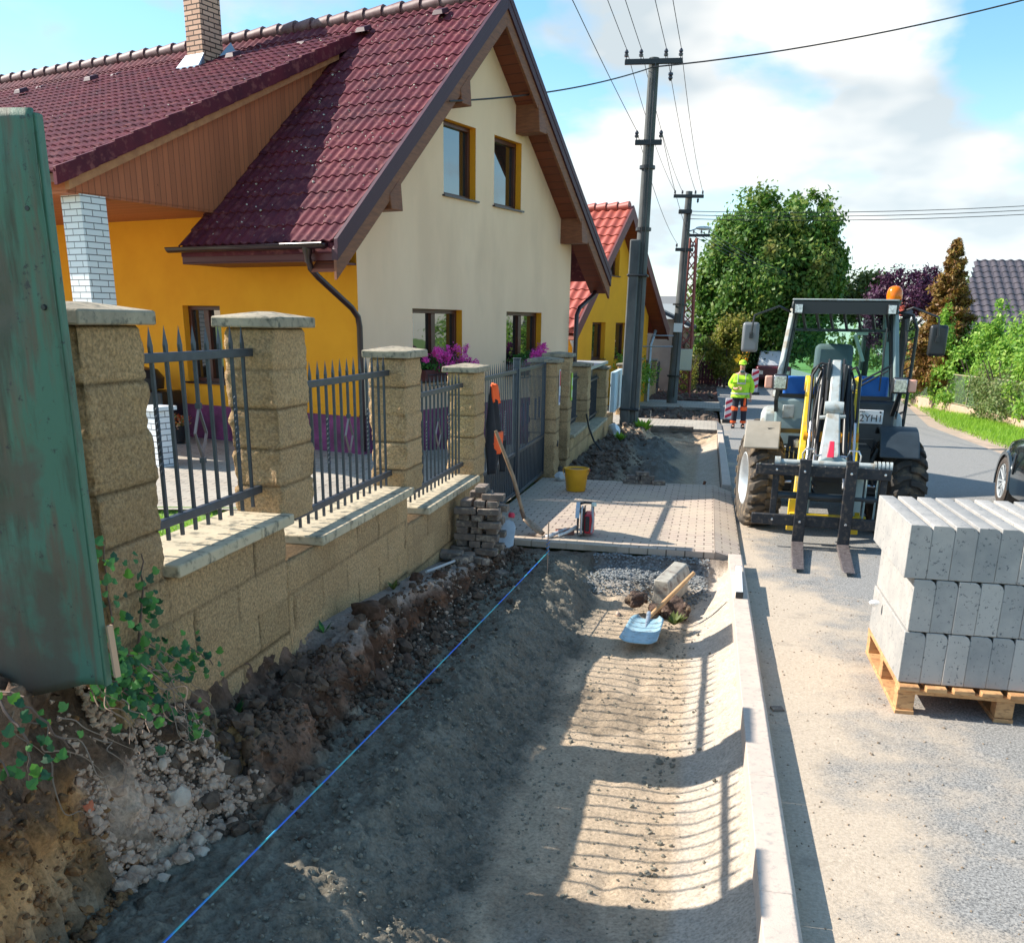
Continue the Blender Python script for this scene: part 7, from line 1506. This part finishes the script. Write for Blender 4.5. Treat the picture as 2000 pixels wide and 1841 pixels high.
def trunk(parent, h, r0, limbs, sd=1, name='trunk'):
    m_ = MB(); r3 = random.Random(sd); m_.tube([(0, 0, -.3), (.05, 0, h*.4), (0, .05, h)], [r0, r0*.75, r0*.4], 10)
    for i in range(limbs):
        a = i*2.4+r3.random(); z = h*(.45+.5*r3.random()); l = h*(.35+.3*r3.random()); d = Vector((math.cos(a), math.sin(a), .9)).normalized()
        p = Vector((0, 0, z)); m_.tube([p, p+d*l*.5, p+d*l+Vector((0, 0, l*.2))], [r0*.35, r0*.22, r0*.08], 6)
    return m_.build(name, BRK, parent, True)
def tree(name, label, cat, loc, blobs, n, size, mat, th, tr, limbs, seed, group=None, K=14, sig=.22, **k):
    t = thing(name, label, cat, loc, group=group); trunk(t, th, tr, limbs, seed); leaves('crown', blobs, n, size, mat, t, seed, K=K, sig=sig, **k); return t
tree('broadleaf_tree', 'very large round broadleaf tree with green and yellowing leaves at the end of the street', 'tree', (3.3, 60, -1.5),
     [(0, 0, 6.0, 3.6, 3.4, 3.6), (-2.2, -.4, 4.6, 2.5, 2.6, 2.8), (1.9, -.3, 6.4, 2.1, 2.5, 2.6), (-1.1, 0, 8.9, 2.1, 2.3, 1.7), (1.5, 0, 9.1, 1.8, 2.2, 1.6), (-2.7, -.6, 6.8, 1.5, 2, 2), (2.6, -.4, 4.2, 1.2, 1.6, 1.8), (-2.9, -1, 2.6, 1.7, 1.8, 1.6), (.5, -1.2, 3.2, 2.6, 1.8, 1.6)], 90000, .18, GRN, 6, .4, 9, 3, K=44, sig=.14, shell=.66)
tree('small_tree', 'sunlit yellow green small tree in front of the big tree beside the beige house', 'tree', (.9, 54, -1.3), [(0, 0, 2.0, 1.0, .8, 1.0), (.3, 0, 3.1, .8, .7, .7), (-.1, 0, 1.1, .6, .6, .6)], 5000, .12, YGL, 2, .08, 4, 9, K=16)
tree('purple_tree', 'purple leaved plum tree behind the loader beacon', 'tree', (8.4, 46, -.9), [(0, 0, 3.6, 1.7, 1.5, 1.5), (-.5, 0, 4.6, 1.0, 1, .7), (.8, 0, 4.7, .7, .8, .7), (-1.0, 0, 3.0, .8, .9, .9)], 16000, .10, PUR, 3, .14, 6, 4, K=26, sig=.16)
tree('round_tree', 'pale olive tree showing just above the purple plum tree', 'tree', (9.3, 62, -1.4), [(0, 0, 5.1, 1.7, 1.6, 1.1), (-1.2, 0, 4.5, .9, 1.2, .8)], 8000, .17, OLV, 5, .2, 6, 5, K=22)
tree('round_tree', 'yellowish tree between the brown conifer and the grey tiled roof', 'tree', (15.2, 66, -1.5), [(0, 0, 5.6, 1.1, 1.2, .9), (.8, 0, 5.0, 1.2, 1.2, .9)], 6000, .17, OLV, 5, .2, 6, 6, K=18)
tree('round_tree', 'treetop rising behind the right end of the grey tiled roof', 'tree', (21.5, 72, -1.5), [(0, 0, 5.6, 2.0, 1.6, 1.0)], 5000, .19, OLV, 6, .2, 6, 7, K=18)
cf = thing('conifer', 'slender brown and golden conifer with tufted pointed top beside the purple tree', 'conifer', (8.3, 38, -.9)); trunk(cf, 5, .09, 0, 2)
bl_ = []
for i in range(46):
    t = i/45; z = 1.0+t*4.75; r = 1.12*(1-t)**.85+.10; a = i*2.4
    bl_.append((math.cos(a)*r*.62, math.sin(a)*r*.62, z, .42*(1-t)+.12, .42*(1-t)+.12, .28*(1-t*.5), (1.1-t)))
leaves('foliage', bl_, 42000, .07, BRN, cf, 8, K=6, sig=.28, asp=2.2, shell=.5)
def shrub(name, label, loc, blobs, n, size, mat, seed, **k):
    t = thing(name, label, 'shrub', loc); m_ = MB(); r3 = random.Random(seed)
    for i in range(7): a = i*.9; m_.tube([(0, 0, -.1), (math.cos(a)*.3, math.sin(a)*.3, .8), (math.cos(a)*.8, math.sin(a)*.6, 1.8)], [.035, .028, .012], 5)
    m_.build('stems', BRK, t); leaves('foliage', blobs, n, size, mat, t, seed, **k); return t
shrub('shrub', 'tall bright green bush hanging over the mesh fence at the right edge of the picture', (9.5, 27.5, -.6), [(0, 0, 1.5, 1.3, 1.6, 1.3), (.6, .8, 2.3, 1.0, 1.2, .8), (-.5, .8, 1.0, .9, 1.2, .9)], 14000, .085, BRI, 11, K=34, sig=.14, shell=.7)
shrub('shrub', 'bright leafy bush with arching twigs, in front of the grey tiled roof', (9.7, 31.5, -.7), [(0, 0, 1.5, 1.3, 1.7, 1.3), (.3, .4, 2.5, 1.1, 1.2, .85), (-.6, -.5, 1.0, .8, 1.2, .9)], 14000, .085, BRI, 12, K=34, sig=.14, shell=.7)
shrub('shrub', 'dense green bush behind the right loader mirror', (9.4, 37.0, -.8), [(0, 0, 1.4, 1.3, 2.0, 1.3), (-.3, 1.0, 2.1, 1.0, 1.2, .9), (-.8, 0, .8, .8, 1.6, .9)], 13000, .09, BRI, 13, K=34, sig=.14, shell=.7)
shrub('shrub', 'dark green hedge seen between the loader cab and the mesh fence', (9.3, 43.5, -.9), [(0, 0, 1.3, 1.6, 2.4, 1.4), (-.6, 1, 2.4, 1.2, 1.4, .9), (-.9, -1.8, .9, 1.0, 1.0, 1.0)], 13000, .10, leafmat('hedge_leaves', [(.03, .08, .015), (.08, .18, .03), (.16, .30, .05)], .4), 14, K=30, sig=.14, shell=.7)
shrub('shrub', 'upright pale green shoot bush beside the brown conifer', (8.9, 34.2, -.8), [(0, 0, 1.6, .5, .6, 1.5), (.1, 0, 3.0, .3, .35, .8), (-.9, 2.6, 2.2, .35, .5, 1.2)], 6000, .08, BRI, 15, K=20, sig=.16)
shrub('shrub', 'grey green bush overhanging the mesh fence in the middle of the right verge', (8.55, 30.2, -.7), [(0, 0, .8, .65, 1.9, .85), (.1, 1.8, 1.1, .6, 1.0, .8)], 9000, .06, leafmat('grey_green_leaves', [(.10, .17, .05), (.18, .25, .07), (.22, .22, .09)], .35), 16, K=26, sig=.16)
shrub('shrub', 'sunlit bush behind the fence between the yellow house and the second pole', (-3.2, 34.5, -.7), [(0, 0, 1.0, .9, 1.2, .75), (.6, 1.2, .8, .7, .8, .6)], 6000, .07, BRI, 17, K=20)
shrub('shrub', 'yellowing bush around the foot of the lattice mast', (-1.0, 44.5, -1.1), [(0, 0, .9, .45, .6, .8), (.3, .6, 1.5, .3, .4, .5)], 2500, .06, YGL, 18, K=12)
shrub('shrub', 'dark bush at the end of the pavement under the big tree', (1.6, 58.0, -1.4), [(0, 0, 1.2, 1.8, 1.0, 1.2)], 6000, .14, DKG, 19, K=20)
# far tree line closing the horizon
def farwood():
    bl_ = []; r3 = random.Random(9)
    for i in range(60):
        x = -70+i*3.4; y = 150+r3.uniform(-10, 25)
        bl_.append((x+r3.uniform(-1, 1), y, -3.5+r3.uniform(1.6, 3.0), 3.2, 2.5, 2.6+r3.random()*1.8, 1, .6))
    o = leaves('distant_wood', bl_, 26000, .5, OLV, None, 21, K=20, sig=.18, kind='stuff')
farwood()
# right hand fence and low wall
WFm = M('faded_green_fence_paint', (.22, .33, .18), .7, c2=(.35, .22, .14), vs=5)
RF = thing('wire_mesh_fence', 'old green wire mesh fence on salmon concrete base at the right verge', 'fence')
for i in range(6):
    y = 28+i*2.9; MB().box(8.37, 8.43, y-.03, y+.03, zk(y)-.1, zk(y)+1.30).build('post', WFm, RF)
def meshmat():
    m, nt, b = NT('wire_mesh'); setin(b, Base_Color=(.18, .24, .16, 1), Roughness=.6); v = pos(nt, (1, 14, 14)); s = node(nt, 'ShaderNodeSeparateXYZ', {0: v})
    def ln(sg):
        a = node(nt, 'ShaderNodeMath', {0: s.outputs[1], 1: s.outputs[2]}, operation=sg).outputs[0]; f = node(nt, 'ShaderNodeMath', {0: a}, operation='FRACT').outputs[0]; return node(nt, 'ShaderNodeMath', {0: f, 1: .16}, operation='LESS_THAN').outputs[0]
    al = node(nt, 'ShaderNodeMath', {0: ln('ADD'), 1: ln('SUBTRACT')}, operation='MAXIMUM').outputs[0]; nt.links.new(al, b.inputs['Alpha']); return m
MM = meshmat()
for i in range(5):
    y = 28+i*2.9; p = [(8.40, y+.03, zk(y)+.32), (8.40, y+2.87, zk(y+2.9)+.32), (8.40, y+2.87, zk(y+2.9)+1.22), (8.40, y+.03, zk(y)+1.22)]
    o = obj('mesh_panel', p, [(0, 1, 2, 3)], MM, RF); MB().beam((8.40, y, zk(y)+1.24), (8.40, y+2.9, zk(y+2.9)+1.24), .035, .035).build('top_rail', WFm, RF); MB().beam((8.40, y, zk(y)+.30), (8.40, y+2.9, zk(y+2.9)+.30), .03, .03).build('bottom_rail', WFm, RF)
SAL = M('salmon_concrete', (.52, .33, .22), .9, c2=(.45, .36, .27), vs=2, bump=.3, bs=40, c3=(.3, .24, .18), s3=9)
for i in range(9):
    y = 16.0+i*2.9; z = zk(y); MB().hexa([(8.30, y+.01, z-.3), (8.48, y+.01, z-.3), (8.48, y+2.88, z-.36), (8.30, y+2.88, z-.36), (8.31, y+.01, z+.26), (8.47, y+.01, z+.26), (8.47, y+2.88, z+.20), (8.31, y+2.88, z+.20)]).build('base_slab', SAL, RF, bevel=.02)
for i in range(3): y = 19+i*3; MB().box(8.37, 8.43, y-.03, y+.03, zk(y)-.1, zk(y)+1.25).build('post', M('rusty_post', (.28, .12, .07), .8), RF)
# ivy
IV = leafmat('ivy_leaves', [(.015, .06, .03), (.03, .11, .04), (.05, .18, .05), (.10, .28, .04), (.02, .08, .05)], .2)
IVR = leafmat('ivy_leaves_light', [(.02, .08, .035), (.05, .17, .04), (.14, .34, .04)], .25)
def ivyleaf(mb, c, s, nrm, ang):
    n = Vector(nrm).normalized(); t = n.cross(Vector((0, 0, 1))); t = t.normalized() if t.length > .1 else Vector((1, 0, 0)); b = n.cross(t); ca, sa_ = math.cos(ang), math.sin(ang); u, v = t*ca+b*sa_, b*ca-t*sa_
    P = [(0, -.5), (.28, -.42), (.55, -.1), (.32, .02), (.30, .30), (0, .62), (-.30, .30), (-.32, .02), (-.55, -.1), (-.28, -.42)]
    vs = [Vector(c)+n*.0]+[Vector(c)+u*x*s+v*y*s+n*(-.18*s*abs(x)-.1*s*y*y) for x, y in P]; mb.add(vs, [(0, i, i % 10+1) for i in range(1, 11)])
def ivy(label, stems, n, sd, spread=.05, size=.034, mat=None):
    t = thing('ivy', label, 'ivy'); r3 = random.Random(sd); sm_ = MB(); lv = MB()
    for st_ in stems:
        pts = [Vector(p)+Vector((r3.gauss(0, .006), r3.gauss(0, .006), 0)) for p in st_]; q = []
        for a, b in zip(pts[:-1], pts[1:]):
            for k in range(5): q.append(a.lerp(b, k/5)+Vector((r3.gauss(0, .005), r3.gauss(0, .005), r3.gauss(0, .005))))
        q.append(pts[-1]); sm_.tube(q, [.006*(1-.6*i/len(q)) for i in range(len(q))], 5)
        for k in range(int(n*1.9*len(q)/30)):
            p = r3.choice(q)+Vector((abs(r3.gauss(0, spread*.6)), r3.gauss(0, spread), r3.gauss(0, spread)-.01)); ivyleaf(lv, p, size*r3.uniform(.6, 1.3), (1+r3.gauss(0, .5), -.8+r3.gauss(0, .5), .5+r3.gauss(0, .5)), r3.uniform(2.2, 4.1))
    sm_.build('stems', M('ivy_stem', (.14, .09, .07), .8), t, True); lv.build('leaves', mat or IV, t)
ivy('ivy climbing the first stone pillar and sprawling at its foot beside the green sheet', [[(-2.17, 3.0, .62), (-2.15, 3.02, .85), (-2.15, 3.02, 1.14)], [(-2.17, 3.16, .60), (-2.15, 3.22, .86), (-2.16, 3.25, 1.05)], [(-2.15, 2.95, .62), (-2.12, 2.92, .72), (-2.10, 2.85, .84)],
     [(-2.12, 2.86, .72), (-2.08, 3.05, .62), (-2.10, 3.25, .60), (-2.10, 3.45, .60), (-2.12, 3.66, .44)], [(-2.10, 2.85, .70), (-2.05, 2.95, .58), (-2.04, 3.05, .52), (-2.02, 3.2, .42), (-2.0, 3.30, .32)], [(-2.1, 2.8, .78), (-2.05, 2.88, .66), (-2.0, 3.0, .54)], [(-2.15, 2.9, .66), (-2.1, 3.0, .72), (-2.12, 3.15, .66)], [(-2.08, 2.75, .76), (-2.03, 2.85, .66), (-2.03, 2.95, .56)]], 52, 4)
ivy('ivy with small green leaves hanging over the earth bank at the left picture edge', [[(-2.2, 2.25, .84), (-2.0, 2.24, .84), (-1.92, 2.22, .74), (-1.9, 2.20, .60)], [(-2.3, 2.15, .82), (-2.0, 2.16, .82), (-1.92, 2.14, .66)], [(-2.0, 2.30, .83), (-1.95, 2.36, .72), (-1.93, 2.42, .62)], [(-2.25, 2.35, .80), (-2.1, 2.32, .84), (-1.98, 2.30, .84)]], 17, 6, .04, .032, IVR)
m_ = MB(); r3 = random.Random(15)   # thin roots and twigs over the bank
for i in range(26):
    a = Vector((-2.1+r3.uniform(-.1, .12), 2.35+r3.random()*.9, .62+r3.uniform(-.05, .15))); pts = [a]
    for k in range(7): a = a+Vector((r3.uniform(.0, .05), r3.uniform(-.07, .09), r3.uniform(-.09, .01))); pts.append(a)
    fine = []
    for p0_, p1_, p2_ in zip(pts, pts[1:], pts[2:]):
        for u in (0, .33, .66): fine.append((p0_+p1_)*.5*(1-u)**2+p1_*2*u*(1-u)+(p1_+p2_)*.5*u*u)
    m_.tube(fine, [.0034*(1-.7*k/len(fine)) for k in range(len(fine))], 4)
m_.build('roots', M('thin_roots', (.26, .18, .13), .9), kind='stuff')
rl = random.Random(2)
for i, (x, y, z, c, lab) in enumerate([(-2.12, 2.72, None, (.55, .14, .06), 'orange red fallen leaf on the bank below the green sheet'), (-2.15, 2.84, None, (.40, .10, .08), 'brownish red fallen leaf near the orange one on the bank'), (-2.1, 2.9, .80, (.5, .2, .12), 'withered red brown leaf caught in the ivy')]):
    z = z or nearz(x, y)+.025; m_ = MB(); ivyleaf(m_, (x, y, z), .042, (1, -.8, .8), 2.5+i); o = m_.build('fallen_leaf', M('red_leaf', c, .7)); tag(o, lab, 'leaf')
def weed(label, loc, n, s, sd, mat=IVR):
    t = thing('weed', label, 'weed', loc); r3 = random.Random(sd); m_ = MB()
    for k in range(n):
        a = r3.random()*6.28; l = s*r3.uniform(.5, 1); d = Vector((math.cos(a), math.sin(a), r3.uniform(.6, 1.6))).normalized(); p = d*l; sx = d.cross(Vector((0, 0, 1))).normalized()*l*.16
        m_.add([(0, 0, 0), p*.5+sx, p, p*.5-sx], [(0, 1, 2, 3)])
    m_.build('leaves', mat, t)
weed('small weed at the foot of the wall under the first coping', (-2.13, 3.85, nearz(-2.13, 3.85)), 16, .10, 1)
weed('broad leaved green weed at the wall foot below the second coping', (-2.15, 5.02, nearz(-2.15, 5.02)), 12, .10, 2, IVR)
weed('feathery weed at the wall foot below the second coping end', (-2.14, 6.3, nearz(-2.14, 6.3)), 22, .09, 3, OLV)
weed('green weed between the brick stack and the metal float', (-1.88, 8.55, -.22), 22, .12, 4)
weed('grass tuft lying beside the blue shovel on the trench slope', (-.12, 7.5, -.42), 34, .14, 5, OLV)
weed('large green grass tuft at the foot of the first concrete pole', (-1.45, 23.2, -.55), 90, .42, 6, MT['grass'])
weed('low weeds beside the white bag in the dug soil', (-1.75, 20.5, -.45), 40, .25, 7, MT['grass'])
# toy ball and yard things seen through the railings
tb = thing('garden_toy', 'small yellow and orange garden toy on the yard paving behind the second railing', 'toy', (-3.45, 10.0, YZ+.004)); MB().lathe([(0, 0), (.11, 0), (.13, .08), (.08, .17), (.03, .20), (0, .26)], 14).build('body', M('toy_yellow', (.8, .5, .03), .5), tb, True); MB().box(-.02, .02, -.02, .02, .24, .34).build('top', M('toy_white', (.8, .78, .7), .5), tb); MB().lathe([(.115, .02), (.137, .05), (.137, .08), (.125, .10)], 14).build('red_ring', M('toy_red', (.6, .06, .03), .5), tb)
bb = thing('barbecue', 'black barbecue and pots with orange flowers standing by the house window', 'barbecue', H1P(-3.95, -.55, YZ)); MB().box(-.45, .45, -.3, .3, .0, .75).build('cabinet', BLK, bb, bevel=.02); MB().lathe([(0, .75), (.28, .78), (.30, .95), (.2, 1.08), (0, 1.12)], 18).build('lid', BLK, bb, True)
fp = thing('flower_pot', 'pot of orange and red flowers before the black barbecue', 'flower pot', H1P(-3.1, -.75, YZ)); MB().lathe([(0, 0), (.12, 0), (.16, .26), (.14, .26), (0, .24)], 18).build('pot', BLK, fp, True)
leaves('flower_mass', [(0, 0, .36, .2, .2, .13, 1)], 700, .03, leafmat('orange_petals', [(.8, .2, .02), (.7, .08, .03), (.10, .22, .03), (.8, .45, .3)], .2), fp, 3)
for y, lab in ((13.9, 'white grey stone at the foot of the gate pillar behind the yellow bucket'),): m_ = MB(); rock(m_, (0, 0, .05), .09, 3, (1, .9, .8), 2); tag(m_.build('stone', M('whitish_stone', (.55, .56, .55), .8), None, True, loc=(-2.05, y, zk(y))), lab, 'stone')
